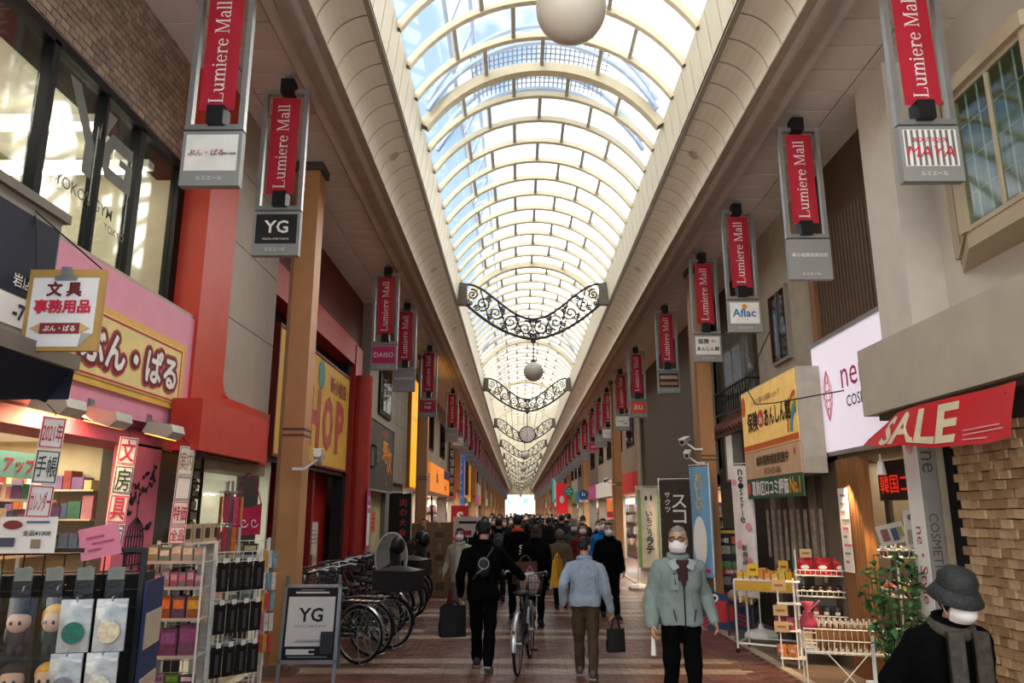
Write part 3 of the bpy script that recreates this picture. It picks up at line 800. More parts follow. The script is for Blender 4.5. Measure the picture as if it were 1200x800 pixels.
pz = [(2.6,4.56),(4.67,5.3),(5.34,5.82),(5.94,6.6)]
for a, b in pz: MB().box(-3.27,-3.26,a,b,3.53,4.95).build('pane', GLASS, fr)
room(g1, -5.35, -3.34, 2.5, 6.9, 3.45, 5.15, mat('#b5ae9a', .7), mat('#a39a88', .5))
MB().box(-5.3,-5.2,3,6.8,4.2,4.42).build('yellow_band', mat('#c9a74a', .6), g1)
MB().box(-5.1,-4.9,4.6,6.4,3.95,4.1).build('air_conditioner', WHITE, g1)
for i, (x, y) in enumerate(((-4.3, 5.5), (-4.3, 6.3))):
    t = thing('ceiling_tube', 'glowing white ceiling tube seen through the upper left window, %s' % ('front row' if i == 0 else 'rear row'), 'ceiling light', (x, y, 4.78))
    MB().box(-.95,.95,-.05,.05,0.03,.1).build('housing', WHITE, t); MB().tube([(-.9,0,0),(.9,0,0)], .022, 8).build('tube', mat('#fff6e0', .4, emit=6, var=0), t)
    q = MB()
    for xx in (-.6,.6): q.tube([(xx,0,.1),(xx,0,.37)], .01, 5)
    q.build('hanger', STEEL, t)
MB().lathe([(.17,0),(.17,.03),(.13,.05)], 18).build('ceiling_vent', mat('#7c776c', .6), g1, loc=(-4.0,4.3,5.1))
dec = thing('window_lettering', 'grey gym logo and lettering stuck on the upper left window', 'window decal', (-3.235, 5.35, 3.85), PI/2)
GD = mat('#6b6a62', .5)
write(dec, [("YOKO's GYM", GD, -.15, .2, .75, .14, .005), ('TOKYO', GD, .28, .08, .3, .1, .005)], -.002)
q = MB()
for pts in ([(-.52,1.0),(-.38,1.0),(-.12,.62),(-.12,.36),(-.24,.36),(-.24,.6)], [(.0,1.0),(.14,1.0),(-.02,.72),(-.1,.72)], [(.42,.85),(.42,.74),(.14,.74),(.1,.66),(.1,.56),(.33,.56),(.33,.64),(.24,.64),(.24,.7),(.44,.7),(.44,.46),(.06,.46),(-.02,.56),(-.02,.68),(.1,.85)]):
    q.prism(pts, lambda a, b: (a, -.002, b), lambda a, b: (a, 0, b))
q.build('logo', GD, dec)
pt = thing('window_plant', 'green leaves of a plant at the far left upper window', 'plant', (-3.5, 4.1, 3.55))
lv = MB()
for k in range(14):
    a = k*2.4; L_ = .25+.1*(k % 3); d = Vector((math.cos(a)*.6, math.sin(a)*.6, .8)).normalized()*L_
    c0 = Vector((0,0,.3)); sdv = d.cross(Vector((0,0,1))).normalized()*.03
    lv.add([c0, c0+d*.5+sdv, c0+d, c0+d*.5-sdv], [(0,1,2,3)])
lv.build('leaf_cluster', mat('#3d5a2c', .5), pt); MB().lathe([(.07,0),(.1,.2)], 12).build('pot', WHITE, pt); MB().tube([(0,0,.2),(0,0,.42)], .01).build('stem', BRN, pt)

# --- stationery shop
goods_cols = ['#b56a3a', '#4c7a6a', '#c9b98a', '#8a3a3a', '#5a6a8a', '#d9d0bc', '#7a5a8a', '#c98a9a']
s1 = struct('wall_left')
MB().box(-3.3,-3.0,2.5,6.95,2.46,3.5).build('pink_fascia', PINK, s1)
MB().box(-3.34,-3.02,2.5,6.95,3.5,3.54).build('fascia_cap', mat('#b9a090', .6), s1)
MB().box(-3.5,-3.08,2.5,6.9,2.28,2.46).build('pink_header', mat('#b0526a', .6), s1)
MB().box(-3.5,-3.05,2.5,6.9,2.395,2.41).build('header_groove', mat('#5a2b35', .6), s1)
MB().box(-3.15,-3.08,5.86,6.5,0,2.3).build('pink_panel', mat('#c76a80', .6), s1)
MB().box(-3.6,-3.1,6.52,6.95,0,2.5).build('grey_pier', mat('#4a4640', .7), s1)
room(s1, -5.35, -3.52, 2.5, 6.9, 0.0, 2.4, mat('#d0c4a4', .7))
for z in (1.42,1.7,1.95):
    MB().box(-5.2,-3.7,6.62,6.88,z-.015,z).build('shelf', CREAM, s1)
    by = {}; x = -5.15
    while x < -3.8:
        w = random.uniform(.05,.13); by.setdefault(random.choice(goods_cols), MB()).box(x,x+w*.9,6.68,6.85,z,z+random.uniform(.08,.2)); x += w
    for c_, m_ in by.items(): tag(m_.build('shelf_goods', mat(c_, .6, var=.3, scale=9), s1), kind='stuff')
# birdcage silhouette on the pink panel
bc = thing('birdcage_decal', 'black birdcage and blossom silhouette on the pink shop panel', 'wall decal', (-3.075, 6.18, 1.3), PI/2)
q = MB()
for k in range(7):
    u = -1+k/3.0; q.tube([(u*.13,0,.05),(u*.14,0,.25),(u*.10,0,.36),(0,0,.42)], .005, 4)
for z in (.05,.16,.27): q.tube([(-.14,0,z),(.14,0,z)], .006, 4)
q.tube([(0,0,.42),(0,0,.6)], .004, 4); q.build('cage', INK, bc)
q = MB()
for x, z in ((0,.16),(.2,.34),(-.1,.55)): q.ball(x,0,z,.045,.006,.03,8,6).ball(x+.04,0,z+.025,.02,.006,.02,8,6).bar((x-.03,0,z),(x-.1,0,z-.03),.02,.006)
q.build('birds', INK, bc)
q = MB()
for k in range(40):
    x = random.uniform(-.24,.26); z = .62+.12*math.sin(x*7)+random.uniform(-.09,.09) if k < 30 else random.uniform(-.1,.05)
    q.ball(x,0,z,.022,.004,.018,6,4)
q.tube([(-.24,0,.6),(-.1,0,.68),(.05,0,.62),(.26,0,.72)], .006, 4); tag(q.build('blossom', INK, bc), kind='stuff')
# shelves and teal ribbon in the window
tl = sign('header_strip', 'teal printed strip sign inside the stationery shop', 'sign', (-3.96, 5.3, 2.02), PI/2, 2.0, .2, .02, mat('#7fb5ac', .6),
     [('なまえ!', REDP, -.55, .1, .4, .12, .02), ('アップ!', REDP, .7, .1, .5, .12, .02), ('', BLUE, .05, .1, .3, .16, 0, 'o'), ('ポイント', WHITE, .05, .1, .24, .08, .02, 'h', 1)])
def shelf_unit(st, x, y0, y1, zs, depth=.3, face=1, seed=1, hmax=.2):
    rnd = random.Random(seed)
    for z in zs:
        MB().box(min(x, x+face*depth), max(x, x+face*depth), y0, y1, z-.02, z).build('shelf', CREAM, st)
        by = {}
        y = y0+.03
        while y < y1-.08:
            w = rnd.uniform(.05,.14); h = rnd.uniform(.08,hmax); c_ = rnd.choice(goods_cols)
            by.setdefault(c_, MB()).box(min(x+face*.05, x+face*(depth-.03)), max(x+face*.05, x+face*(depth-.03)), y, y+w*.9, z, z+h); y += w
        for c_, m_ in by.items(): tag(m_.build('shelf_goods', mat(c_, .6, var=.3, scale=9), st), kind='stuff')
shelf_unit(s1, -5.3, 2.6, 6.8, (.6,.95,1.3,1.62,1.9), .35, 1, 3)
shelf_unit(s1, -4.6, 4.4, 6.4, (.7,1.0,1.3,1.6), .3, 1, 5, .16)
shelf_unit(s1, -4.25, 4.2, 6.6, (1.42,1.66,1.86), .25, 1, 9, .13)
for yy_ in (4.2,5.0,5.8,6.6): MB().box(-4.27,-4.23,yy_-.015,yy_+.015,0,2.05).build('shelf_post', WHITE, s1)
area('stationery_shop_light', (-4.3, 4.8, 2.36), (0, 0, 0), 1.2, 3.6, 34, (1, .85, .58))
area('gym_light', (-4.2, 4.8, 5.02), (0, 0, 0), 1.2, 3.4, 20, (1, .95, .82))
# yellow sign on the pink fascia
ys_ = sign('shop_sign', 'yellow framed sign with bubbly white lettering on the pink fascia', 'sign', (-2.975, 5.63, 2.62), PI/2, 1.84, .58, .022, mat('#e3b148', .5),
     [('', mat('#e8d08a', .55), 0, .29, 1.72, .48, 0, 'r'), ])
q = MB()
for a in (1.66,): q.box(-.83,.83,-.012,-.009,.505,.518).box(-.83,.83,-.012,-.009,.062,.075).box(-.83,-.817,-.012,-.009,.062,.518).box(.817,.83,-.012,-.009,.062,.518)
q.build('border', REDP, ys_)
for m_, bo_, k, nm_ in ((mat('#b8303a', .55), .18, 0, 'outline'), (mat('#5e1420', .55), .125, 1, 'inner_outline'), (mat('#f4ece0', .5), .035, 2, 'lettering')):
    q = MB(); letter(q, 'ぶん・ぱる', 0.02, .29, 1.42, .36, -.013-.002*k, bo_); q.build(nm_, m_, ys_)
# clipboard sign hung in the street
cb = thing('clipboard_sign', 'hanging sign shaped like a clipboard with red and maroon kanji', 'sign', (-2.275, 3.6, 2.53), 0)
MB().box(-.19,.19,0,.03,0,.42).build('board', mat('#b98f4c', .55), cb)
MB().prism([(-.165,.02),(.10,.02),(.165,.085),(.165,.375),(-.165,.375)], lambda a, b: (a,-.004,b), lambda a, b: (a,0,b)).build('paper', PAPER, cb)
MB().prism([(.10,.02),(.165,.085),(.11,.09)], lambda a, b: (a,-.006,b), lambda a, b: (a,-.004,b)).build('curled_corner', mat('#a9a49a', .6), cb)
MB().box(-.055,.055,-.012,.0,.36,.385).box(-.025,.025,-.014,0,.385,.43).build('clip', STEEL, cb)
q = MB().box(-.1,.1,-.008,-.004,.085,.14); q.build('pencil_body', mat('#8a2626', .6), cb)
MB().prism([(-.1,.14),(-.15,.112),(-.1,.085)], lambda a, b: (a,-.008,b), lambda a, b: (a,-.004,b)).build('pencil_tip', mat('#caa870', .6), cb)
MB().prism([(.1,.085),(.15,.112),(.1,.14)], lambda a, b: (a,-.008,b), lambda a, b: (a,-.004,b)).build('pencil_end', mat('#caa870', .6), cb)
write(cb, [('文 具', mat('#6a1c1c', .6), 0, .315, .2, .072, .04), ('事務用品', REDP, 0, .225, .28, .075, .04), ('ぶん・ぱる', WHITE, 0, .112, .16, .034, .03, 'h', 1)], -.009)
MB().tube([(-.17,.015,.42),(-.22,.015,.72)], .004, 4).tube([(.17,.015,.42),(-.22,.015,.74)], .004, 4).build('wire', INK, cb)
MB().bar((-.225,.015,.37),(-.18,.015,.37), .02).build('bracket', IRON, cb)
# dark projecting sign and canopy of the nearest shop
nb1 = thing('box_sign', 'navy projecting box sign with white telephone number at left edge', 'sign', (-2.5, 3.3, 2.62), PI/2)
MB().box(-.9,.55,0,.5,0,.68).build('box', mat('#8b8378', .6), nb1)
MB().box(-.88,.53,-.006,0,.19,.62).build('navy_face', NAVY, nb1); MB().box(-.88,.53,-.006,0,.03,.18).build('white_face', PAPER, nb1)
MB().box(-.94,.58,-.03,.5,.68,.73).build('cap', mat('#6f6558', .6), nb1)
write(nb1, [('岩店No’1', PAPER, .36, .26, .28, .075, .01), ('-7737', INK, .38, .105, .26, .1, .03)], -.01)
cn = thing('awning', 'dark navy cloth awning drooping at the left edge', 'awning', (-2.5, 3.2, 2.3), 0)
MB().box(-.75,.12,-.5,.78,.2,.28).build('top_board', mat('#7a7064', .7), cn)
MB().sheet(lambda u, v: (.1-.05*math.sin(v*9)*.3-.12*u, -.5+1.26*v, .2-.16*u*(1+.15*math.sin(v*7))), 4, 16).build('valance', NAVY, cn, True)
MB().sheet(lambda u, v: (.1-.75*v, .77-.02*u, .2-.16*u), 2, 4).build('end_flap', NAVY, cn)
# flood lamps
def flood(y, label, ang):
    t = thing('flood_lamp', label, 'lamp', (-2.86, y, 2.40), 0, 'flood lamps under the pink fascia')
    MB().bar((-.15,0,.1),(0,0,.0),.02).build('arm', STEEL, t)
    h = MB().prism([(-.13,-.02),(.07,-.07),(.12,-.02),(.1,.04),(-.09,.06)], lambda a, b: (a,-.11,b), lambda a, b: (a,.11,b)).build('housing', mat('#b9b6a8', .45), t)
    MB().prism([(-.118,-.028),(.06,-.073),(.062,-.078),(-.12,-.033)], lambda a, b: (a,-.09,b), lambda a, b: (a,.09,b)).build('lamp_glass', mat('#ffb45a', .4, emit=1.0 if y < 6.7 else 8.0, var=0), t)
    MB().box(-.2,-.13,-.035,.035,.06,.13).build('bracket', STEEL, t)
    h.rotation_euler = (0, ang, 0)
    return t
for y, l, a in ((4.62, 'flood lamp over the white paper strip, nearest of four', .0), (5.2, 'second flood lamp from the left under the pink fascia', .1), (6.05, 'third flood lamp from the left under the pink fascia', .0), (6.78, 'glowing orange flood lamp beside the red awning', 0)):
    flood(y, l, a)
for y in (4.9, 6.5): area('flood_lamp_light', (-2.9, y, 2.36), (0, R(35), 0),   .15, .3, 12, (1, .55, .25))
# hung paper strips
def strip(name, label, x, y, z0, w, cells, tilt=0.0):
    t = thing(name, label, 'paper sign', (x, y, z0), PI/2*0.5); t.rotation_euler[1] = tilt
    for i, (s, m_, h) in enumerate(reversed(cells)):
        zb = sum(c[2] for c in list(reversed(cells))[:i])
        p = MB().box(-w/2,w/2,0,.004,zb+.003,zb+h-.003).build('sheet', PAPER, t)
        q = MB()
        if len(s) == 1: letter(q, s, 0, zb+h/2, w*.75, h*.75, -.004, .01, fit=True)
        elif s: letter(q, s, 0, zb+h/2, w*.8, h*.6, -.004, .01, fit=True)
        q.build('lettering', m_, p) if s else None
        e = MB()
        for (a, b, c, d) in ((-w*.46,w*.46,zb+h*.05,zb+h*.05+.006),(-w*.46,w*.46,zb+h*.95-.006,zb+h*.95),(-w*.46,-w*.46+.006,zb+h*.05,zb+h*.95),(w*.46-.006,w*.46,zb+h*.05,zb+h*.95)): e.box(a,b,-.003,-.001,c,d)
        e.build('border', m_, p)
    MB().tube([(0,0,sum(c[2] for c in cells)),(0,0,sum(c[2] for c in cells)+.02),(-.05,.02,2.37-z0)], .003, 4).build('string', INK, t)
    return t
GRN = mat('#2c4a35', .6); BLU = mat('#2c5a8a', .6)
strip('paper_strip', 'white paper strip with red and green characters, leftmost', -2.72, 4.33, 1.72, .125, [('2021年', REDP, .19), ('手帳', GRN, .2), ('カレンダー', REDP, .19)], .04)
strip('paper_strip', 'white paper strip reading four characters in varied colours by birdcage panel', -2.8, 5.32, 1.5, .125, [('文', REDP, .2), ('房', GRN, .2), ('具', REDP, .2), ('店', BLU, .18)], .05)
strip('paper_strip', 'narrow paper strip with red lower part beside the grey pier', -2.8, 6.32, 1.5, .13, [('案内', mat('#b08a5a', .6), .25), ('', GRN, .2), ('特価', REDP, .2), ('全品', REDP, .15)], .03)
# lattice with pale tiles, shutter box and lit gym entrance
s2 = struct('wall_left')
MB().box(-3.5,-3.2,6.97,7.55,0,2.5).build('pier', mat('#2a2622', .8), s2)
tmw = MB().box(-.01,.01,-.085,.085,-.04,.04).mesh('tile', mat('#a89f8e', .5))
for r_ in range(17):
    for c_ in range(3): link('tile', tmw, s2, (-3.185, 7.08+c_*.185+(.05 if r_ % 2 else 0), .65+r_*.098))
q = MB()
for y in (7.02,7.28,7.5): q.bar((-3.13,y,.5),(-3.13,y,2.45),.025)
for k in range(15): q.bar((-3.13,7.0,.6+k*.13),(-3.13,7.52,.6+k*.13),.02)
q.build('lattice', BLACK, s2)
room(s2, -5.35, -3.35, 7.6, 10.2, 0.0, 2.45, mat('#a7ab9b', .6))
MB().box(-3.3,-2.98,7.5,8.9,2.17,2.4).build('shutter_box', mat('#a0937f', .6), s2)
MB().box(-3.32,-3.24,8.95,9.5,0,2.2).build('dark_door', mat('#2a211b', .6), s2)
MB().box(-3.30,-3.28,7.6,8.9,0.05,2.1).build('pane', GLASS, s2)
q = MB().bar((-3.27,8.55,0),(-3.27,8.55,2.1),.03).bar((-3.27,8.55,1.1),(-3.24,8.75,1.1),.02); q.build('door_stile', STEEL, s2)
for z, y, w, h in ((1.85,8.6,.3,.28),(1.45,8.25,.2,.3)):
    MB().box(-3.262,-3.258,y-w/2,y+w/2,z-h/2,z+h/2).build('poster', mat('#b04a4a', .6, var=.4, scale=20), s2)
MB().box(-3.262,-3.258,8.35,8.85,1.35,1.55).build('poster', mat('#5b5650', .6, var=.5, scale=30), s2)
area('entrance_light', (-4.3, 8.8, 2.38), (0, 0, 0),   .8, 1.6, 34, (1, .93, .8))
# orange frame, grey cladding and the red awning
s3 = struct('wall_left')
MB().box(-3.24,-2.97,6.72,7.42,2.7,6.15).build('orange_column', ORANGE, s3)
MB().box(-3.5,-2.98,7.42,8.95,2.68,2.9).build('orange_sill', ORANGE, s3)
q = MB()
c0 = (7.62, 3.08)
pts = [(7.42,2.9),(7.62,2.9)]+[(7.62-.2*math.sin(a), 3.1-.2*math.cos(a)) for a in [k*PI/16 for k in range(9)]]
q.prism(pts, lambda a, b: (-3.4,a,b), lambda a, b: (-2.972,a,b)); q.build('curved_corner', ORANGE, s3)
for k, (z0, z1) in enumerate(((2.9,3.72),(3.73,4.55),(4.56,5.38),(5.39,6.15))): MB().box(-3.4,-2.99,7.43,8.9,z0,z1).build('cladding_panel', mat('#a59889', .6, var=.06), s3)
aw = thing('red_awning', 'orange red box awning above the gym entrance beside the tan pillar', 'awning', (-2.7, 7.5, 2.27), 0)
MB().prism([(-.262,-1.15),(0,-1.15),(0,.55),(-.06,.62),(-.2,1.2),(-.262,1.2)], lambda a, b: (a,b,0), lambda a, b: (a,b,.44)).build('shell', mat('#c23a2b', .5, var=.08), aw)
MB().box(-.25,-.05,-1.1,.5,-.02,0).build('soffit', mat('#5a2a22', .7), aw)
# --- red building
s4 = struct('wall_left')
RB_ = mat('#8e2a22', .55, var=.1); RB2 = mat('#b03226', .5, var=.08)
MB().box(-3.6,-3.3,9.0,15.4,5.0,6.2).build('red_lintel', mat('#6b2a22', .6), s4)
MB().box(-3.45,-3.2,14.5,15.1,0,5.0).build('red_pier', RB2, s4)
MB().lathe([(.2,0),(.2,4.4)], 20, -3.1, 14.75, 0).build('red_column', RB2, s4)
MB().box(-3.5,-3.22,9.0,14.6,4.6,5.05).build('red_beam', RB2, s4)
MB().box(-3.7,-3.5,9.0,14.5,4.2,4.65).build('recess_shade_block', mat('#171210', .8), s4)  # shade of the gap above the sign, put into a near-black block
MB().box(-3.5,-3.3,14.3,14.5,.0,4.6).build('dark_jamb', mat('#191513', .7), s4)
MB().box(-4.6,-4.5,9.3,14.5,0,2.5).build('rear_wall', mat('#5b1a17', .6), s4)
MB().box(-4.5,-3.4,12.6,12.7,0,2.5).build('red_partition', mat('#8d1f1c', .5), s4)
MB().box(-3.75,-3.62,12.7,14.4,0,2.45).build('red_door', mat('#9a1e1a', .45), s4)
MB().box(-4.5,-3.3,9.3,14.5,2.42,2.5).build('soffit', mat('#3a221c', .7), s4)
so = sign('shop_sign', 'big yellow sign with red roman letters on the red building', 'sign', (-3.28, 12.2, 2.5), PI/2, 4.4, 1.8, .1, mat('#d9a83f', .55),
    [('S', mat('#b5443a', .5), -1.1, .75, .6, .95, .05, 'f'), ('H', mat('#b5443a', .5), -.2, .75, .66, .95, .05, 'f'), ('O', mat('#b5443a', .5), .66, .75, .7, .95, .05, 'f'), ('P', mat('#b5443a', .5), 1.5, .75, .6, .95, .05, 'f'),
     ('新小岩店', mat('#8a3a30', .6), 1.3, 1.45, 1.2, .28, .03), ('', mat('#3f8a78', .5), .1, 1.5, .42, .5, 0, 'o'), ('', mat('#3f8a78', .5), -.9, .12, .5, .25, 0, 'r')], frame=mat('#7c2a20', .5))
for nm, x, y, z, w, h, c1 in (('staff notice on the red door', -3.61, 13.5, 1.32, .75, .55, '#d9cfc6'), ('small notice beside a lock on the red door', -3.61, 13.75, .95, .3, .2, '#c9bfb6')):
    t = sign('notice', 'white printed '+nm, 'notice', (x, y, z-h/2), PI/2, w, h, .006, mat(c1, .7), [('', mat('#8a7f7a', .7), 0, h*.35+i*h*.13, w*.8, h*.03, 0, 'r') for i in range(4)])
t = sign('poster', 'magenta and white poster on the round red column', 'poster', (-2.89, 14.75, 1.1), PI/2, .32, 1.1, .008, mat('#b52a6a', .6), [('', PAPER, .02, .42, .25, .74, 0, 'r'), ('スタ', PAPER, 0, .93, .24, .1, .02), ('', mat('#c24a8a', .6), .02, .7, .2, .1, 0, 'r', 1), ('', YEL, .02, .2, .06, .06, 0, 'o', 2)])
# clothes and goods hanging in the red shop mouth
for i, (y, c_, l) in enumerate(((10.6, '#2d7a3a', 'green'), (10.35, '#d9d6cc', 'white'), (10.15, '#22201f', 'black'))):
    t = thing('hanging_garment', '%s garment hanging by the red shop entrance behind the pillar' % l, 'garment', (-3.4+.05*i, y+.8, .75))
    MB().sheet(lambda u, v: (.02*math.sin(v*12), -.12+.24*v, .6-.6*u*(1-.05*math.sin(v*9))), 6, 10).build('cloth', mat(c_, .8, var=.3), t); MB().tube([(0,0,.6),(0,0,.66)], .006).build('hook', STEEL, t)
# --- grey building with the dark sign
s5 = struct('wall_left')
MB().box(-3.5,-3.1,15.4,18.6,2.6,6.15).build('upper_wall', mat('#9a8f7f', .75), s5)
MB().box(-3.5,-3.1,15.4,16.2,0,2.6).build('pier', mat('#8f8475', .75), s5)
MB().box(-3.3,-3.2,16.2,17.8,0,2.4).build('cream_door', mat('#c9b98f', .5), s5)
MB().box(-3.5,-3.1,17.8,18.6,0,2.6).build('pier', mat('#7f7566', .75), s5)
w_ = struct('window_2'); MB().box(-3.09,-3.05,16.4,17.9,3.9,5.4).build('window_frame', FR, w_); MB().box(-3.05,-3.04,16.5,17.1,4.0,5.3).build('pane', DARKGL, w_); MB().box(-3.05,-3.04,17.2,17.8,4.0,5.3).build('pane', DARKGL, w_)
ds = sign('dark_sign', 'dark grey sign with orange brush characters left of the yellow strip', 'sign', (-2.98, 16.5, 2.2), PI/2, 2.9, 1.46, .1, mat('#3f3a30', .6),
    [('寿', mat('#e08a1e', .5), .35, .88, .7, .5, .03, 'f'), ('次', mat('#e08a1e', .5), .9, .7, .6, .6, .03, 'f'), ('ら', mat('#8a6a2a', .5), -.5, .8, .4, .4, .02, 'f'), ('大衆酒場', mat('#b04a2a', .5), .2, 1.25, .9, .18, .02), ('', mat('#c26a2a', .5), .6, .2, .1, .1, 0, 'o')], frame=mat('#8c857a', .5))
t = thing('wall_lantern', 'black framed wall lantern beside the red column', 'lamp', (-3.0, 15.35, 2.65))
MB().box(-.1,.1,-.12,.12,.0,.03).box(-.1,.1,-.12,.12,.42,.45).build('frame', BLACK, t)
q = MB()
for x in (-.09,.09):
    for y in (-.11,.11): q.bar((x,y,0),(x,y,.45),.02)
q.build('frame_post', BLACK, t); MB().box(-.06,.06,-.07,.07,.03,.42).build('lamp_glass', mat('#b9b3a2', .4), t)
sign('notice', 'orange notice on the cream door beyond the bicycles', 'notice', (-3.19, 16.75, 1.35), PI/2, .7, .42, .006, mat('#e2602a', .6), [('', mat('#7a2a1a', .6), 0, .1+i*.09, .55, .02, 0, 'r') for i in range(3)])
s6 = struct('wall_left')
for k in range(4):
    for j in range(5): MB().box(-3.5,-3.12,18.62+k*.6,19.2+k*.6,2.5+j*.73,3.22+j*.73).build('cladding_panel', mat('#8d8270', .65, var=.08), s6)
MB().box(-3.5,-3.2,18.6,21.1,0,2.5).build('lower_wall', mat('#6b6153', .7), s6)
sign('strip_sign', 'tall glowing yellow strip sign behind a left pillar', 'sign', (-3.08, 22.5, 2.45), PI/2, 2.3, 3.2, .12, mat('#f0a818', .5, emit=.35, var=.04), [('', mat('#b5780f', .5), 0, 2.0, 2.3, .02, 0, 'r')], frame=mat('#c98a1a', .5))
sign('shop_sign', 'orange and purple shop sign beyond the yellow strip', 'sign', (-3.08, 30.2, 2.5), PI/2, 7.2, 1.0, .12, mat('#e8862a', .55, emit=.25, var=.04), [('ba', mat('#4a3a30', .5), -1.4, .6, 1.6, .5, .03), ('handa', mat('#6a4a30', .5), 1.8, .3, 1.5, .25, .02), ('', mat('#5a4a7a', .5), 2.3, .8, 2.4, .36, 0, 'r')])
sign('vertical_sign', 'tall blue vertical sign with white characters on the left', 'sign', (-2.72, 35.1, 2.1), 0, .42, 2.6, .12, mat('#2f6fc0', .5, emit=.15), [('いらっしゃい', WHITE, 0, 1.3, .26, 2.3, .02, 'v')])
sign('vertical_sign', 'dark vertical sign with white characters left of the blue one', 'sign', (-2.98, 34.6, 2.5), 0, .45, 2.6, .12, mat('#4c4c48', .5), [('美容室整体院', WHITE, 0, 1.3, .3, 2.4, .02, 'v')])
sign('vertical_sign', 'small orange vertical sign further down the left side', 'sign', (-2.96, 43.5, 2.6), 0, .45, 2.2, .12, mat('#e09030', .5, emit=.2), [('', mat('#3a4a3a', .5), 0, 1.1, .2, 1.9, 0, 'r')])

for x, y, z in ((-3.2,35.12,4.5),(-3.2,35.12,2.3),(-3.3,43.55,4.6),(-3.3,43.55,2.8)):
    o = MB().bar((x-.1,y,z),(-2.78,y,z),.05).build('sign_bracket', STEEL, s6)
# --- generic shop fronts further on, each its own unit
palette = ['#9a8c78', '#7f7566', '#b0a48e', '#8c7a66', '#6f665a', '#a89680', '#c2b49c', '#84705c']
signc = ['#b5322c', '#d9a03a', '#2f6a8a', '#e0d8c8', '#4a7a4a', '#c9642a', '#3a3a44', '#b54a7a']
def front(sd, y0, y1, seed, upper=None, sign_c=None, lit=0.0, simple=False, z_up=3.1):
    r = random.Random(seed)
    st = struct('wall_left' if sd < 0 else 'wall_right')
    xf = -3.25 if sd < 0 else 3.9
    o = sd
    def bx(a, b, ya, yb, za, zb, nm, m_): return MB().box(min(xf+o*a, xf+o*b), max(xf+o*a, xf+o*b), ya, yb, za, zb).build(nm, m_, st)
    um = mat(upper or r.choice(palette), .75, var=.1)
    bx(0, .4, y0, y1, z_up, 6.15, 'upper_wall', um)
    bx(0, .4, y0, y0+.35, 0, z_up, 'pier', um)
    n = max(1, int((y1-y0)/3))
    for k in range(n):
        yc = y0+(k+.5)*(y1-y0)/n; w = r.uniform(.7,1.1)
        wf = bx(-.03, .02, yc-w, yc+w, 4.0, 5.4, 'window_frame', FR)
        if not simple:
            bx(-.04, -.03, yc-w+.06, yc-.03, 4.06, 5.34, 'pane', DARKGL); bx(-.04, -.03, yc+.03, yc+w-.06, 4.06, 5.34, 'pane', DARKGL)
    sgc = sign_c or r.choice(signc)
    bx(-.14, 0, y0+.4, y1-.1, 2.45, 3.1, 'fascia_sign', mat(sgc, .55, var=.06, emit=.12 if lit else 0))
    bx(.9, .96, y0+.3, y1, 0, 2.45, 'rear_wall', mat(r.choice(['#c9bca0', '#a89a84', '#d6cdb8', '#8a7a68']), .6))
    bx(0, .95, y0+.3, y1, 2.43, 2.47, 'soffit', mat('#a99c86', .6))
    bx(.5, .52, y0+.5, y0+.5+(y1-y0)*.45, .3, 2.3, 'pane', GLASS); bx(.46,.54,y0+.5+(y1-y0)*.45, y0+.56+(y1-y0)*.45, 0, 2.4, 'door_jamb', STEEL)
    by = {}
    for z in (.5,.95,1.4,1.8):
        y = y0+.5
        while y < y1-.4:
            w = r.uniform(.15,.45); c_ = r.choice(goods_cols+['#e0d8c8', '#c94a3a'])
            a = sorted((xf+o*.62, xf+o*.88)); by.setdefault(c_, MB()).box(a[0], a[1], y, y+w*.9, z, z+r.uniform(.15,.32)); y += w
    for c_, m_ in by.items(): tag(m_.build('shelf_goods', mat(c_, .6, var=.3, scale=9), st), kind='stuff')
    if lit: area('shop_light', (xf+o*.45, (y0+y1)/2, 2.4), (0, 0, 0), .5, (y1-y0)*.7, lit*(y1-y0), (1, .93, .8) if seed % 3 else (.92, .97, 1))
    return st
front(-1, 21.1, 25.5, 11, '#8d8270', '#c9b88a', 14); front(-1, 25.5, 34.2, 12, '#a09480', '#7a6a5a', 16)
yy = 34.2
for k in range(16):
    w = 5+((k*37) % 5); front(-1, yy, yy+w, 40+k, lit=8 if k < 8 else 5, simple=k > 3); yy += w
    if yy > Y1-8: break
MB().box(-4.5,-3.25,yy,Y1,0,6.15).build('end_wall', BEIGE, struct('wall_left'))
# ================================================================ RIGHT SIDE SHOPS
r1 = struct('wall_right')
PLAS = mat('#cac2b6', .8, var=.07, scale=2, bump=.05)
MB().box(3.95,4.3,2.0,6.7,3.3,6.15).build('upper_wall', PLAS, r1)
MB().box(3.6,4.3,6.68,7.28,3.3,6.15).build('column', mat('#cfc7ba', .8, var=.06), r1)
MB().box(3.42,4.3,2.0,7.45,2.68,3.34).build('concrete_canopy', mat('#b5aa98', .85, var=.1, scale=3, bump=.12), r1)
MB().box(3.5,4.3,2.0,7.3,2.62,2.68).build('canopy_soffit', mat('#4f473c', .8), r1)
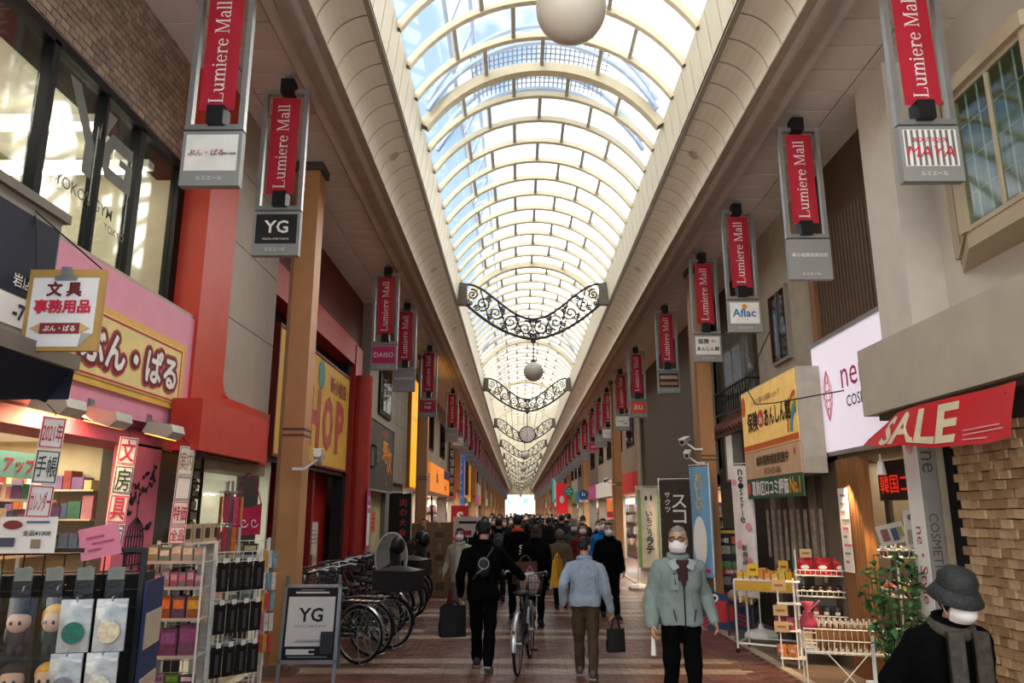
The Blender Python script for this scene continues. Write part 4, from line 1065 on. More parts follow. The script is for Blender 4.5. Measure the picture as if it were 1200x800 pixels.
# bay window
bw = struct('window_3')
BFm = mat('#b3a386', .55, var=.05)
bayp = [(3.95,4.45),(3.62,4.75),(3.62,5.75),(3.95,6.4)]
q = MB(); q.prism(bayp, lambda a, b: (a,b,3.82), lambda a, b: (a,b,3.95)); q.build('bay_sill', BFm, bw)
q = MB(); q.prism([(4.0,4.4),(3.56,4.72),(3.56,5.78),(4.0,6.46)], lambda a, b: (a,b,5.12), lambda a, b: (a,b,5.24)); q.build('bay_head', BFm, bw)
q = MB(); q.prism([(4.0,4.4),(3.6,4.74),(3.6,5.76),(4.0,6.44)], lambda a, b: (a,b,5.24), lambda a, b: (4.0 if a > 3.9 else a+.3,b,5.5)); q.build('bay_roof', PLAS, bw)
for x, y in ((3.62,4.75),(3.62,5.75),(3.93,6.36),(3.93,4.5)): MB().box(x-.03,x+.05,y-.05,y+.05,3.95,5.12).build('bay_post', BFm, bw)
GRG = glass_mat('green_glass', (.55,.68,.6,1), .12)
for (x0,y0_),(x1,y1_), n in (((3.63,4.8),(3.63,5.7),2),((3.65,5.8),(3.9,6.31),2),((3.9,4.52),(3.65,4.74),1)):
    for i in range(n):
        a = (x0+(x1-x0)*i/n, y0_+(y1_-y0_)*i/n); b = (x0+(x1-x0)*(i+1)/n, y0_+(y1_-y0_)*(i+1)/n)
        MB().add([(a[0],a[1],3.95),(b[0],b[1],3.95),(b[0],b[1],5.12),(a[0],a[1],5.12)], [(0,1,2,3)]).build('pane', GRG, bw)
        MB().bar((a[0],a[1],3.95),(a[0],a[1],5.12),.03).bar((a[0],a[1],3.97),(b[0],b[1],3.97),.04).bar((a[0],a[1],5.1),(b[0],b[1],5.1),.04).build('sash', BFm, bw)
        m_ = MB()
        for f in (.33,.66): m_.bar((a[0]+(b[0]-a[0])*f+.008,a[1]+(b[1]-a[1])*f,3.95),(a[0]+(b[0]-a[0])*f+.008,a[1]+(b[1]-a[1])*f,5.12),.01)
        for z in (4.24,4.53,4.82): m_.bar((a[0]+.008,a[1],z),(b[0]+.008,b[1],z),.01)
        m_.build('glazing_bar', mat('#b9c4b8', .5), bw)
MB().box(3.94,3.97,4.5,6.4,3.9,5.15).build('curtain', mat('#8f9a8a', .8, var=.3, scale=2, stretch=(1,9,1)), bw)
# rough block wall
r2 = struct('wall_right')
MB().box(3.68,4.2,3.0,6.4,0,2.66).build('block_bed', mat('#3d3026', .9), r2)
bk = [MB().cbox(0,0,0,.09,.112,.066).mesh('brick', mat(h, .75, var=.25, scale=9, bump=.2)) for h in ('#b0906a', '#a2825e', '#bb9c76', '#94744f')]
nbk = 0
for r_ in range(36):
    for c_ in range(11):
        y = 5.02+c_*.122+random.uniform(-.012,.012)+(.06 if r_ % 2 else 0)
        if y > 6.36 or nbk >= 298 and False: continue
        z = .1+r_*.0715
        if z < .05 or z > 2.6: continue
        if nbk < 298 and z > .5:
            o = link('brick', random.choice(bk), r2, (3.655+random.uniform(-.010,.010), y, z+random.uniform(-.004,.004)), (random.uniform(-.03,.03), random.uniform(-.05,.05), random.uniform(-.04,.04))); nbk += 1
lowb = MB()
for r_ in range(36):
    for c_ in range(20):
        y = 4.98-.122*(c_+1)+(.06 if r_ % 2 else 0); lowb.cbox(3.655+random.uniform(-.010,.010), y, .1+r_*.0715, .09,.112,.066)
    if .1+r_*.0715 <= .5:
        for c_ in range(11): lowb.cbox(3.655+random.uniform(-.010,.010), min(6.34, 5.02+c_*.122), .1+r_*.0715, .09,.112,.066)
tag(lowb.build('rough_blocks', mat('#b0906a', .75, var=.25, scale=9, bump=.2), r2), kind='stuff')
MB().box(3.83,4.2,6.4,7.2,0,2.66).build('opening_shade_block', mat('#0d0b0a', .9), r2)  # solid block; the unlit opening's darkness is in its black colour
MB().box(3.76,3.82,6.85,7.12,0,2.66).build('cream_pier', mat('#b3a48c', .7), r2)
pt_ = thing('sign_post', 'white and grey post with red vertical script at the cosmetics entrance', 'sign post', (3.6, 6.99, 0))
MB().box(0,.15,-.12,.12,0,2.5).build('grey_casing', mat('#8b8680', .6), pt_); MB().box(-.006,0,-.12,.12,0.02,2.5).build('white_face', PAPER, pt_)
q = MB(); letter(q, 'ne・Style', 0, 1.3, 1.75, .16, -.008, .0, rot=-PI/2); o = q.build('lettering', mat('#b02a40', .5), pt_); o.rotation_euler = (0,0,-PI/2)
q = MB()
for k in range(5): q.tube([(.035*(k % 2)+.06*math.cos(a*PI/4)*(.4+.15*k), -.009, 2.36+.08*math.sin(a*PI/4)*(.4+.15*k)) for a in range(9)], .003, 4)
o = q.build('emblem', mat('#c9647a', .5), pt_); o.rotation_euler = (0,0,-PI/2)
q = MB()
letter(q, 'COSMETICS', .075, 1.45, 1.05, .08, -.124, .0, rot=-PI/2); letter(q, 'ne', .075, 2.2, .3, .1, -.124, .0, rot=-PI/2); q.build('side_lettering', mat('#4a4642', .6), pt_)
# SALE cloth hung under the canopy
sc_ = thing('sale_cloth', 'red cloth printed SALE slung under the concrete canopy', 'banner', (3.38, 6.3, 2.2))
def sale(u, v, off=0.0):   # u along the street towards the camera, v down
    y = 1.13-2.35*u; top = .20+.23*min(1, u/.3)**.8; bot = .19-.15*min(1, u*1.4)+.01*math.sin(u*20)
    z = top*(1-v)+bot*v - .0*u; x = .03*math.sin(u*9+v*2)-.05*v - off
    return (x, y, z)
MB().sheet(lambda u, v: sale(u, v), 24, 8).build('cloth', mat('#cf2a2e', .6, var=.1, scale=2), sc_, True)
vs_, fs_, x0_, x1_, y0_, y1_ = text2d('SALE', .03)
q = MB(); q.add([sale(.17+.5*(a-x0_)/(x1_-x0_)+.05*(b-y0_)/(y1_-y0_), .93-.84*(b-y0_)/(y1_-y0_), .006) for a, b in vs_], fs_); q.build('lettering', mat('#e3d5b4', .6), sc_)
q = MB()
for i in range(3): q.add([sale(.72+.22*s_*[1,1.1,.7][i], .70+.09*i+.022*t_, .006) for s_, t_ in ((0,0),(1,0),(1,1),(0,1))], [(0,1,2,3)])
q.build('small_print', mat('#e3b5a8', .6), sc_)
for yk in (.4,-.4,-1.1): MB().tube([(0,yk,.36),(.1,yk,.45)], .004, 4).build('tie', INK, sc_)
# cosmetics light box
lb = thing('light_box', 'large white light box sign of the cosmetics shop', 'sign', (3.74, 8.3, 2.44), -PI/2)
MB().box(-1.15,1.06,0.01,.25,0,1.38).build('casing', mat('#8f8a84', .5), lb)
MB().box(-1.13,1.04,0,.012,.02,1.36).build('lit_face', mat('#ece2ee', .4, emit=.2, var=.02), lb)
MB().box(-1.15,1.06,-.02,.03,-.03,.02).box(-1.15,1.06,-.02,.03,1.35,1.4).build('edge_rail', STEEL, lb)
write(lb, [('ner', mat('#b8306a', .5), -.0, .82, .62, .32, .0), ('COSMETICS', mat('#3a3638', .5), .25, .55, 1.1, .13, .01)], -.006)
q = MB()
for k in range(1, 6, 2):
    for sg in (-1, 1):
        pts = [(-.72+sg*(.13*math.sin(PI*i/12))*(k+1)/6.0, -.005, .38+.62*i/12) for i in range(13)]
        q.tube(pts, .003, 4)
for k in range(5): q.tube([(-.72+.12*(1-abs(k-2)*.3)*math.cos(a*PI/6), -.005, .48+k*.105+.06*math.sin(a*PI/6)) for a in range(12)], .004, 4, True)
q.build('emblem', mat('#c9647a', .5), lb)
# cosmetics shop entrance
r3 = struct('wall_right')
MB().box(3.95,4.3,7.28,9.6,3.8,6.15).build('upper_wall', mat('#54402e', .7), r3)
for k in range(26): MB().box(3.91,3.95,7.3+k*.088,7.345+k*.088,3.8,5.3).build('batten', mat('#5e4834', .6), r3)
MB().box(3.86,3.96,9.45,9.62,3.6,5.4).build('timber_post', mat('#8a6240', .6), r3)
MB().box(3.85,5.2,7.2,9.5,2.36,2.45).build('soffit', mat('#8f8068', .6), r3)
for k in range(7): MB().box(3.74,3.86,8.42+k*.085,8.495+k*.085,0,2.36).build('timber_board', WOOD, r3)
MB().box(4.9,5.0,7.2,9.5,0,2.4).build('rear_wall', mat('#8a8570', .6), r3)
MB().box(3.9,4.9,9.1,9.2,0,2.4).build('side_wall', mat('#6a5a48', .6), r3)
MB().box(3.98,4.02,7.25,7.35,0,2.3).box(3.98,4.02,8.3,8.4,0,2.3).box(3.98,4.02,7.3,8.4,2.2,2.3).build('door_frame', mat('#2f2a24', .5), r3)
MB().box(4.0,4.01,7.35,8.3,0,2.2).build('pane', GLASS, r3)
sign('led_sign', 'dark LED sign with glowing red characters over the cosmetics door', 'sign', (3.93, 7.9, 1.88), -PI/2, .95, .34, .06, mat('#1a0f0f', .5), [('韓国コス', mat('#d02a1e', .5, emit=.3), -.02, .17, .8, .2, .01)])
for i, y in enumerate((8.7, 8.05)):
    t = thing('spot_lamp', 'small white spot lamp under the light box, %s' % ('over the timber boards' if i == 0 else 'over the door'), 'lamp', (3.82, y, 2.2))
    MB().tube([(0,0,.16),(0,0,.06)], .012).build('stem', WHITE, t); MB().lathe([(.03,.08),(.045,0),(.05,-.06)], 12).build('shade', WHITE, t)
    sp = bpy.data.lights.new('spot_lamp_light', 'SPOT'); sp.energy = 45; sp.spot_size = R(80); sp.color = (1,.7,.4); sp.shadow_soft_size = .04
    so_ = bpy.data.objects.new('spot_lamp_light', sp); C.objects.link(so_); so_.location = (3.68, y, 2.1); so_.rotation_euler = (0, R(12), 0)
area('cosmetics_light', (4.5, 8.2, 2.34), (0,0,0), .6, 1.6, 14, (1,.85,.65))
t = thing('paper_strip', 'white handwritten paper strip on the timber boards', 'paper sign', (3.72, 8.84, 1.1), -PI/2)
MB().box(-.13,.13,0,.004,0,.93).build('sheet', PAPER, t)
q = MB()
for i in range(9): q.box(-.07,.03+.05*(i % 3),-.004,-.002,.1+i*.092,.125+i*.092, i % 2)
q.build('handwriting', [mat('#c96a7a', .6), mat('#8a8480', .6)], t)
# insurance shop box sign
hk = thing('box_sign', 'yellow and white box sign of the insurance shop above a green strip', 'sign', (3.4, 10.28, 2.0), -PI/2)
MB().box(-1.15,1.15,0.006,.3,.22,1.52).build('casing', mat('#a89f90', .6), hk)
MB().box(-1.13,1.13,-.004,.006,.62,1.5).build('yellow_face', mat('#e6bb6a', .5, emit=.12), hk); MB().box(-1.13,1.13,-.004,.006,.235,.6).build('peach_face', mat('#d9b08a', .5), hk)
MB().box(-1.13,1.13,-.007,-.003,.63,.71).build('orange_band', mat('#d8642e', .5), hk)
MB().box(-1.1,1.12,-.004,.02,-.05,.23).build('green_face', mat('#2f5a3e', .6), hk)
write(hk, [('くらべて選べる保険ショップ', mat('#7a4a2a', .5), -.02, 1.3, 1.2, .12, .01), ('保険', INK, -.62, 1.03, .48, .27, .04, 'f'), ('de', PAPER, -.25, 1.03, .17, .12, .02, 'h', 2), ('', mat('#d8502c', .5), -.25, 1.04, .26, .25, 0, 'o'), ('あんしん館', INK, .42, 1.03, 1.02, .25, .04, 'f'),
           ('無料保険相談実施中', mat('#4a3226', .5), .08, .46, 1.3, .15, .03), ('0120-429-086', mat('#7a5a4a', .5), .08, .31, .8, .09, .02), ('葛飾区口コミ評価', PAPER, -.1, .09, 1.5, .2, .03, 'f'), ('No.1', mat('#e0a02a', .5), .88, .09, .36, .2, .04, 'f'), ('', mat('#d8502c', .5), -.98, .09, .14, .18, 0, 'o'), ('', mat('#d8642e', .5), -1.02, 1.3, .2, .3, 0, 'o'), ('', mat('#c9485a', .5), .95, .5, .06, .09, 0, 'o')], -.012)
q = MB()
for i, (c_, rr) in enumerate(zip(range(4), (.34,.29,.24,.19))):
    pass
for i, rr in enumerate((.36,.31,.26,.21)):
    for k in range(6):
        a, b = R(90+15*k), R(105+15*k)
        q.add([(1.13+(rr)*math.cos(g)*1.0, -.012-.001*i, .74+(r2_)*math.sin(g)*1.4) if False else (1.13+r2_*math.cos(g), -.012, .74+r2_*1.4*math.sin(g)) for g, r2_ in ((a,rr),(b,rr),(b,rr-.05),(a,rr-.05))], [(0,1,2,3)], i)
q.build('rainbow', [mat('#d8642e', .5), mat('#e8c84a', .5), mat('#6aa85a', .5), mat('#5a8ac0', .5)], hk)
# stucco building behind it, old house with tiled roof
r4 = struct('wall_right')
STU = mat('#6f6455', .85, var=.12, scale=5, bump=.15)
MB().box(3.9,4.3,9.6,12.0,2.4,6.15).build('stucco_wall', mat('#a39886', .85, var=.12, scale=5, bump=.12), r4)
MB().box(3.85,4.3,9.2,9.7,0,3.8).build('stucco_pier', STU, r4)
for k in range(9):   # tall dark door leaves below with pale posters
    y = 9.75+k*.26
    MB().box(3.85,3.93,y,y+.24,0,2.4).build('door_leaf', mat(['#5b4d3f','#8a7c68','#3a3129'][k % 3], .6), r4)
    MB().box(3.84,3.85,y+.07,y+.17,.9+.1*(k % 3),1.8).build('poster', mat('#b5aa98', .7, var=.4, scale=14), r4)
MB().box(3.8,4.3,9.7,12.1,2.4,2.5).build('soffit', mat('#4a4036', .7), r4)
w3 = struct('window_4'); MB().box(3.84,3.9,10.45,11.2,3.9,5.0).build('window_frame', mat('#8d8577', .5), w3); MB().box(3.83,3.84,10.5,10.8,3.95,4.95).build('pane', DARKGL, w3); MB().box(3.83,3.84,10.86,11.15,3.95,4.95).build('pane', DARKGL, w3)
r5 = struct('wall_right')
MB().box(4.1,4.3,12.0,15.2,2.6,6.15).build('old_wall', mat('#4f4438', .8, var=.2), r5)
MB().box(4.0,4.3,12.0,15.2,0,2.6).build('old_wall', mat('#3d342b', .8, var=.2), r5)
bkm = MB().box(-.03,.03,-.1,.1,-.035,.035).mesh('brick', mat('#7a5a44', .75, var=.2))
for r_ in range(36):
    for c_ in range(2): link('brick', bkm, r5, (4.08, 12.12+c_*.21+(.05 if r_ % 2 else 0), 3.3+r_*.078))
for k in range(12):
    y = 12.0+k*.2
    MB().tube([(3.55,y,3.12),(4.05,y,3.52)], .075, 8).build('roof_tile', mat('#6b4034', .7, var=.2), r5)
MB().box(3.5,3.56,11.95,14.4,3.03,3.08).build('roof_edge', mat('#4a2f26', .7), r5)
w5 = struct('window_5'); MB().box(4.04,4.1,12.7,14.6,3.6,5.2).build('window_frame', mat('#5a5146', .5), w5)
for k in range(3): MB().box(4.03,4.04,12.75+k*.62,13.3+k*.62,3.65,5.15).build('pane', GLASS, w5)
ba = thing('iron_balcony', 'black wrought iron balcony railing over the small tiled roof', 'balcony', (3.7, 13.1, 3.5))
q = MB().bar((0,-1,0),(0,1,0),.03).bar((0,-1,.4),(0,1,.4),.03).bar((0,-1,.4),(.35,-1,.4),.03).bar((0,1,.4),(.35,1,.4),.03).bar((0,-1,0),(.35,-1,0),.03); q.build('rail', BLACK, ba)
q = MB()
for k in range(14): q.bar((0,-.95+k*.146,0),(0,-.95+k*.146,.4),.016); q.tube([(0,-.95+k*.146+.04*math.cos(a),.2+.06*math.sin(a)) for a in [i*PI/4 for i in range(8)]], .007, 4, True)
q.build('baluster', BLACK, ba)
sign('lamp_box_sign', 'small white vertical box sign beyond the insurance shop', 'sign', (3.62, 13.0, 2.28), -PI/2, .5, .85, .14, mat('#d9d2c2', .5, emit=.1), [], frame=mat('#7a7265', .5))
# tall grey building and beyond
r6 = struct('wall_right')
MB().box(4.0,4.3,15.2,24.0,2.5,6.15).build('grey_wall', mat('#5b554b', .8, var=.06), r6)
MB().box(3.85,4.05,15.2,15.9,2.3,6.15).build('tile_column', mat('#9a917f', .7), r6)
tq = MB().box(-.01,.01,-.055,.055,-.055,.055).mesh('tile', mat('#a59c8a', .5))
for r_ in range(27):
    for c_ in range(6): link('tile', tq, r6, (3.84, 15.26+c_*.115, 3.1+r_*.115))
MB().tube([(3.9,24.3,2.4),(3.9,24.3,6.1)], .07, 10).tube([(3.9,24.6,2.4),(3.9,24.6,6.1)], .05, 10).build('drain_pipe', mat('#a39a88', .6), r6)
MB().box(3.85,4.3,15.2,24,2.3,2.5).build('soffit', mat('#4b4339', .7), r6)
MB().box(4.6,4.7,15.2,24,0,2.4).build('rear_wall', mat('#6a4a3a', .7), r6)
shelf_unit(r6, 4.6, 15.5, 23.5, (.5,.9,1.3,1.7), .4, -1, 21, .3)
area('grey_building_shop_light', (4.2, 19.5, 2.28), (0,0,0), .5, 6, 70, (1,.8,.55))
front(1, 24.8, 31.0, 71, '#a3967f', '#b5322c', 14); front(1, 31.0, 37.5, 72, '#b9ae9a', '#e0d8c8', 12)
yy = 37.5
for k in range(16):
    w = 5+((k*53) % 5); front(1, yy, yy+w, 90+k, lit=8 if k < 8 else 5, simple=k > 3); yy += w
    if yy > Y1-8: break
MB().box(3.9,5,yy,Y1,0,6.15).build('end_wall', BEIGE, struct('wall_right'))
t = sign('poster', 'red and yellow poster lit in a shop on the right in mid distance', 'poster', (3.4, 27.5, 1.55), -PI/2*.7, .9, .7, .05, mat('#d8642e', .5, emit=.3), [('', YEL, 0, .45, .5, .3, 0, 'o'), ('', mat('#b0201e', .5), 0, .15, .9, .2, 0, 'r')])
MB().bar((0,.07,-1.55),(0,.07,.4),.05).box(-.2,.2,-.1,.25,-1.55,-1.52).build('stand', STEEL, t)
# round green and blue street signs
for nm, x, y, z, r_, c_, lab in (('round_sign', 3.2, 48.98, 3.1, .31, '#1f9a86', 'round teal sign above the right hand crowd'), ('round_sign', 3.12, 36.98, 2.62, .23, '#23527c', 'round blue pedestrian sign above the right hand crowd')):
    t = thing(nm, lab, 'street sign', (x, y, z), 0)
    MB().lathe([(r_,-.015),(r_,.015)], 24, M=Euler((PI/2,0,0)).to_matrix()).build('disc', mat(c_, .5), t)
    MB().bar((0,.015,0),(0,.09,0),.05).build('bracket', STEEL, t)
    if y > 40: write(t, [('歩行者', WHITE, 0, 0, .4, .14, .02), ('専用', WHITE, 0, -.17, .2, .09, .02), ('優先', WHITE, 0, .17, .2, .09, .02)], -.02)
    else:
        MB().ball(-.05,-.018,.09,.025,.003,.025,8,6).ball(-.05,-.018,0,.03,.003,.08,8,6).ball(.05,-.018,.05,.022,.003,.022,8,6).ball(.05,-.018,-.02,.025,.003,.06,8,6).build('pictogram', WHITE, t)
        MB().box(-.2,.2,-.015,.015,-.36,-.25).build('lower_plate', PAPER, t); write(t, [('自転車', INK, 0, -.305, .26, .07, .02)], -.018)
sign('vertical_sign', 'small teal vertical sign far down the right side', 'sign', (2.89, 61.15, 2.6), 0, .45, 1.9, .1, mat('#2fa0a0', .5, emit=.15), [('', WHITE, 0, 1.0, .2, 1.5, 0, 'r')])
sign('vertical_sign', 'red hanging sign in mid distance on the right side', 'sign', (2.75, 49.1, 1.7), 0, .7, 1.9, .1, mat('#d0202c', .5, emit=.15), [('', WHITE, 0, .9, .3, .5, 0, 'o')])
# security cameras
def seccam(loc, rz, lab, par=None):
    t = thing('security_camera', lab, 'camera', loc, rz)
    b = MB().tube([(0,-.16,0),(0,.16,0)], .05, 12).build('body', WHITE, t); b.rotation_euler = (R(14),0,0)
    b2 = MB().box(-.055,.055,-.2,.14,.045,.06).build('sun_shield', WHITE, t); b2.rotation_euler = (R(14),0,0)
    MB().tube([(0,-.175,-.04),(0,-.16,-.038)], .035, 12).build('lens', BLACK, t)
    MB().bar((0,.08,-.03),(.14,.1,-.14),.03).bar((.14,.1,-.14),(.27,.1,-.14),.03).build('bracket', WHITE, t)
    return t
seccam((2.84,12.9,2.95), R(-30), 'white security camera on the right pillar, upper of the pair'); seccam((2.86,12.85,2.72), R(-18), 'white security camera on the right pillar, lower of the pair')
seccam((2.86,24.95,2.8), R(-24), 'white security camera on the second right pillar, small in mid distance')
seccam((-2.32,8.75,2.38), R(190), 'grey camera clamped on the left tan pillar at awning height')
for z in (2.2,2.45,2.62): pass
t = thing('hanging_plant', 'dark trailing plant below the security cameras', 'plant', (2.98,12.95,2.3))
q = MB(); rr = random.Random(3)
for k in range(60):
    c0 = Vector((rr.uniform(-.12,.1), rr.uniform(-.08,.08), rr.uniform(-.25,.25))); d = Vector((rr.uniform(-1,1),rr.uniform(-1,1),rr.uniform(-1,.4))).normalized()*.07; s_ = d.cross(Vector((0,0,1)))*.3
    q.add([c0,c0+d*.5+s_,c0+d,c0+d*.5-s_],[(0,1,2,3)])
tag(q.build('foliage', mat('#2b2f26', .6), t), kind='stuff'); MB().tube([(0,0,.25),(0,0,-.2)], .01).build('stem', BRN, t)
t = thing('overhead_cable', 'black cable looping across the front of the insurance sign', 'cable', (3.22, 9.9, 3.2))
MB().tube([(.55,1.1,1.2),(.3,.9,.8),(.0,.6,.25),(-.02,.2,-.02),(0,-.5,-.1),(.4,-1.6,-.12)], .008, 5).build('cable', BLACK, t)
# ================================================================ PEOPLE
SKIN = mat('#c39272', .5, var=.06, scale=20); HAIRB = mat('#14110f', .5, var=.3, scale=60); MASKW = mat('#e6e2de', .75, var=.03)
def capsule(mb, p, q, r0, r1, n=10, fl=None):
    p = Vector(p); q = Vector(q); d = q-p; L_ = d.length
    if L_ < 1e-6: d = Vector((0,0,1e-4)); L_ = 1e-4
    t = d/L_; pts = []; rs = []
    for k in (-1.0, -.8, -.5): pts.append(p+t*r0*k); rs.append(max(r0*math.sqrt(1-k*k), r0*.05))
    for k in range(5): pts.append(p+d*k/4); rs.append(r0+(r1-r0)*k/4)
    for k in (.5, .8, 1.0): pts.append(q+t*r1*k); rs.append(max(r1*math.sqrt(1-k*k), r1*.05))
    mb.tube(pts, rs, n)
def remesh(mb, name, mats, vox, smooth=2, noise=0.0, nscale=18.0, seed=0):
    me = mb.mesh(name+'_raw', mats); o = bpy.data.objects.new(name, me)
    m = o.modifiers.new('r', 'REMESH'); m.mode = 'VOXEL'; m.voxel_size = vox; m.use_smooth_shade = True
    if smooth:
        s = o.modifiers.new('s', 'SMOOTH'); s.iterations = smooth; s.factor = .6
    e = tmp_eval(o); out = bpy.data.meshes.new_from_object(e); out.name = name
    bpy.data.objects.remove(o); bpy.data.meshes.remove(me)
    if noise:
        from mathutils import noise as nz
        n = len(out.vertices); co = np.empty(n*3, 'f'); no_ = np.empty(n*3, 'f')
        out.vertices.foreach_get('co', co); out.vertex_normals.foreach_get('vector', no_)
        p = co.reshape(-1, 3)*nscale; r_ = np.random.RandomState(seed+3); f = np.zeros(n, 'f')
        for o_ in (1.0, 1.9, 3.1):
            for _ in range(4):
                w_ = r_.normal(size=3); f += np.sin(p @ w_*o_ + r_.uniform(0, 6))/(o_*2.4)
        co += (no_.reshape(-1, 3)*f[:, None]*noise).reshape(-1)
        out.vertices.foreach_set('co', co); out.update()
    out.materials.clear(); out.materials.append(mats)
    return out
def rot_x(a): return Matrix.Rotation(a, 3, 'X')
def rot_y(a): return Matrix.Rotation(a, 3, 'Y')
def rot_z(a): return Matrix.Rotation(a, 3, 'Z')
def ik(s, h, l1, l2, pole):
    d = h-s; L_ = min(d.length, (l1+l2)*.999); dn = d.normalized(); h = s+dn*L_
    a = (l1*l1-l2*l2+L_*L_)/(2*L_); r = math.sqrt(max(l1*l1-a*a, 1e-6))
    pp = (pole-dn*pole.dot(dn)).normalized()
    return s+dn*a+pp*r, h
def figure(label, loc, rotz, H=1.65, group=None, lean=0.0, legs=((0,0),(0,0)), arms=None, head=(0,0), top='#222222', bottom='#222222', shoe='#1a1a1a', hair='#15110f',
           hair_style='short', mask=None, glasses=False, hem=.47, puff=0.0, hi=False, wide=1.0, bag=None, cat='person', collar=None, skirt=False, quilt=False, name='person', skin=None, sleeve_trim=None):
    """forward is +Y; legs = (thigh forward angle, knee bend) left, right; arms = dict side -> hand target (fractions of H, pelvis frame) """
    vox = .009 if hi else .02
    sk = skin or SKIN
    t = thing(name, label, cat, loc, rotz, group)
    th, shk, ank = .245*H, .235*H, .045*H
    hipx = .052*H
    # legs first, then drop the pelvis so that the lowest foot touches the ground
    J = {}
    lo = 1e9
    for s, (a, b) in zip((-1, 1), legs):
        hip = Vector((s*hipx, 0, 0)); d1 = rot_x(a) @ Vector((0, 0, -1)); kn = hip + d1*th
        d2 = rot_x(a-b) @ Vector((0, 0, -1)); an = kn + d2*shk
        J[s] = [hip, kn, an, a-b]; lo = min(lo, an.z)
    pz = ank - lo
    Pv = Vector((0, 0, pz))
    for s in J:
        for i in range(3): J[s][i] = J[s][i] + Pv
    RL = rot_x(-lean)
    def T(x, y, z): return Pv + RL @ Vector((x*H, y*H, z*H))
    neck = T(0, .0, .305); shx = .108*wide
    hc = neck + RL @ rot_x(-head[1]) @ Vector((0, .018*H, .095*H))
    RH = RL @ rot_z(head[0]) @ rot_x(-head[1])
    A = {}
    arms = arms or {}
    for s in (-1, 1):
        sh = T(s*shx, -.005, .25)
        tgt = arms.get(s, (s*.145, .03, -.035))
        tv = Pv + RL @ Vector((tgt[0]*H, tgt[1]*H, tgt[2]*H)) if len(tgt) == 3 else Vector(tgt[:3])
        el, wr = ik(sh, tv, .165*H, .15*H, Vector((s*.22, -1, -.1)))
        A[s] = (sh, el, wr)
    # body -----------------------------------------------------------------
    b = MB()
    capsule(b, T(0,0,.02), T(0,.0,.1), .075*H, .07*H); capsule(b, T(-.03,0,.2), T(.03,0,.2), .072*H, .072*H); capsule(b, T(-.075,0,.245), T(.075,0,.245), .03*H, .03*H)
    capsule(b, T(0,0,.26), hc, .034*H, .03*H)
    for s in (-1, 1):
        hip, kn, an, fa = J[s]; sh, el, wr = A[s]
        capsule(b, hip, kn, .05*H, .034*H); capsule(b, kn, an, .033*H, .022*H); capsule(b, sh, el, .028*H, .023*H); capsule(b, el, wr, .023*H, .016*H)
    def HP(x, y, z): return hc + RH @ Vector((x, y, z))*(H/1.65)
    k = H/1.65
    Mh = RH
    b.ball(*HP(0,-.012,.03), .074*k, .093*k, .088*k, 16, 12, M=Mh); b.ball(*HP(0,.02,-.045), .058*k, .066*k, .068*k, 14, 10, M=Mh)
    capsule(b, HP(0,.086,.01), HP(0,.098,-.03), .009*k, .014*k)
    for s in (-1, 1): b.ball(*HP(s*.077,-.005,-.01), .012*k, .024*k, .032*k, 8, 6, M=Mh)
    if hi:
        for s in (-1, 1): b.ball(*HP(s*.034,.074,.028), .024*k, .014*k, .010*k, 8, 6, M=Mh)
        capsule(b, HP(-.02,.083,-.068), HP(.02,.083,-.068), .009*k, .009*k)
    # hands: palm, four bent fingers, thumb off the side
    def hand(mb, s, n=6):
        sh, el, wr = A[s]; d = (wr-el).normalized(); side = Vector((s,0,0)) - d*d.dot(Vector((s,0,0)))
        fw = RL @ Vector((0,1,0)); fw = (fw - d*fw.dot(d)).normalized(); nrm = d.cross(fw).normalized()*(1 if s > 0 else -1)
        inn = -nrm if nrm.dot(Vector((s,0,0))) > 0 else nrm
        pc = wr+d*.045*k; Mp = Matrix((fw, inn, d)).transposed()
        mb.ball(pc.x, pc.y, pc.z, .038*k, .016*k, .05*k, 10, 8, M=Mp)
        for i, (off, ln) in enumerate(((.027,.068),(.009,.076),(-.010,.070),(-.027,.056))):
            r0 = wr+d*.08*k+fw*off*k; p1 = r0+(d*.85+inn*.35)*ln*.5*k; p2 = p1+(d*.45+inn*.85)*ln*.5*k
            capsule(mb, r0, p1, .0085*k, .0082*k, n); capsule(mb, p1, p2, .0082*k, .007*k, n)
        r0 = wr+d*.03*k+fw*.03*k; p1 = r0+(d*.6+fw*.6+inn*.25)*.04*k; p2 = p1+(d*.85+inn*.3+fw*.1)*.032*k
        capsule(mb, r0, p1, .011*k, .010*k, n); capsule(mb, p1, p2, .010*k, .008*k, n)
    if hi:
        for s in (-1, 1): hand(b, s)
    me = remesh(b, 'body', sk, .0065 if hi else .014, 2)
    if not hi:
        q = MB()
        for s in (-1, 1): hand(q, s, 5)
        bm = bmesh.new(); bm.from_mesh(me); tm_ = q.mesh('h', sk, True); bm.from_mesh(tm_); bm.to_mesh(me); bm.free(); bpy.data.meshes.remove(tm_)
        for p in me.polygons: p.use_smooth = True
    body = link('body', me, t)
    # trousers ---------------------------------------------------------------
    b = MB(); capsule(b, T(-.026,-.005,.0), T(.026,-.005,.0), .066*H, .066*H)
    for s in (-1, 1):
        hip, kn, an, fa = J[s]
        capsule(b, hip+Vector((0,0,.0)), kn, .058*H, .045*H); capsule(b, kn, an+Vector((0,0,.0)), .044*H, .036*H)
    tm = mat(bottom, .9, var=.2, scale=7, bump=.3, bscale=14, spec=.08)
    link('trousers', remesh(b, 'trousers', tm, vox, 3, .006, 16, 2), t)
    # jacket ----------------------------------------------------------------
    jm = mat(top, .9, var=.14, scale=8, bump=.4, bscale=22, spec=.08)
    b = MB(); pf = 1+puff
    zs = [hem-.525, hem-.525+.05, .06, .13, .2, .24, .285, .31]
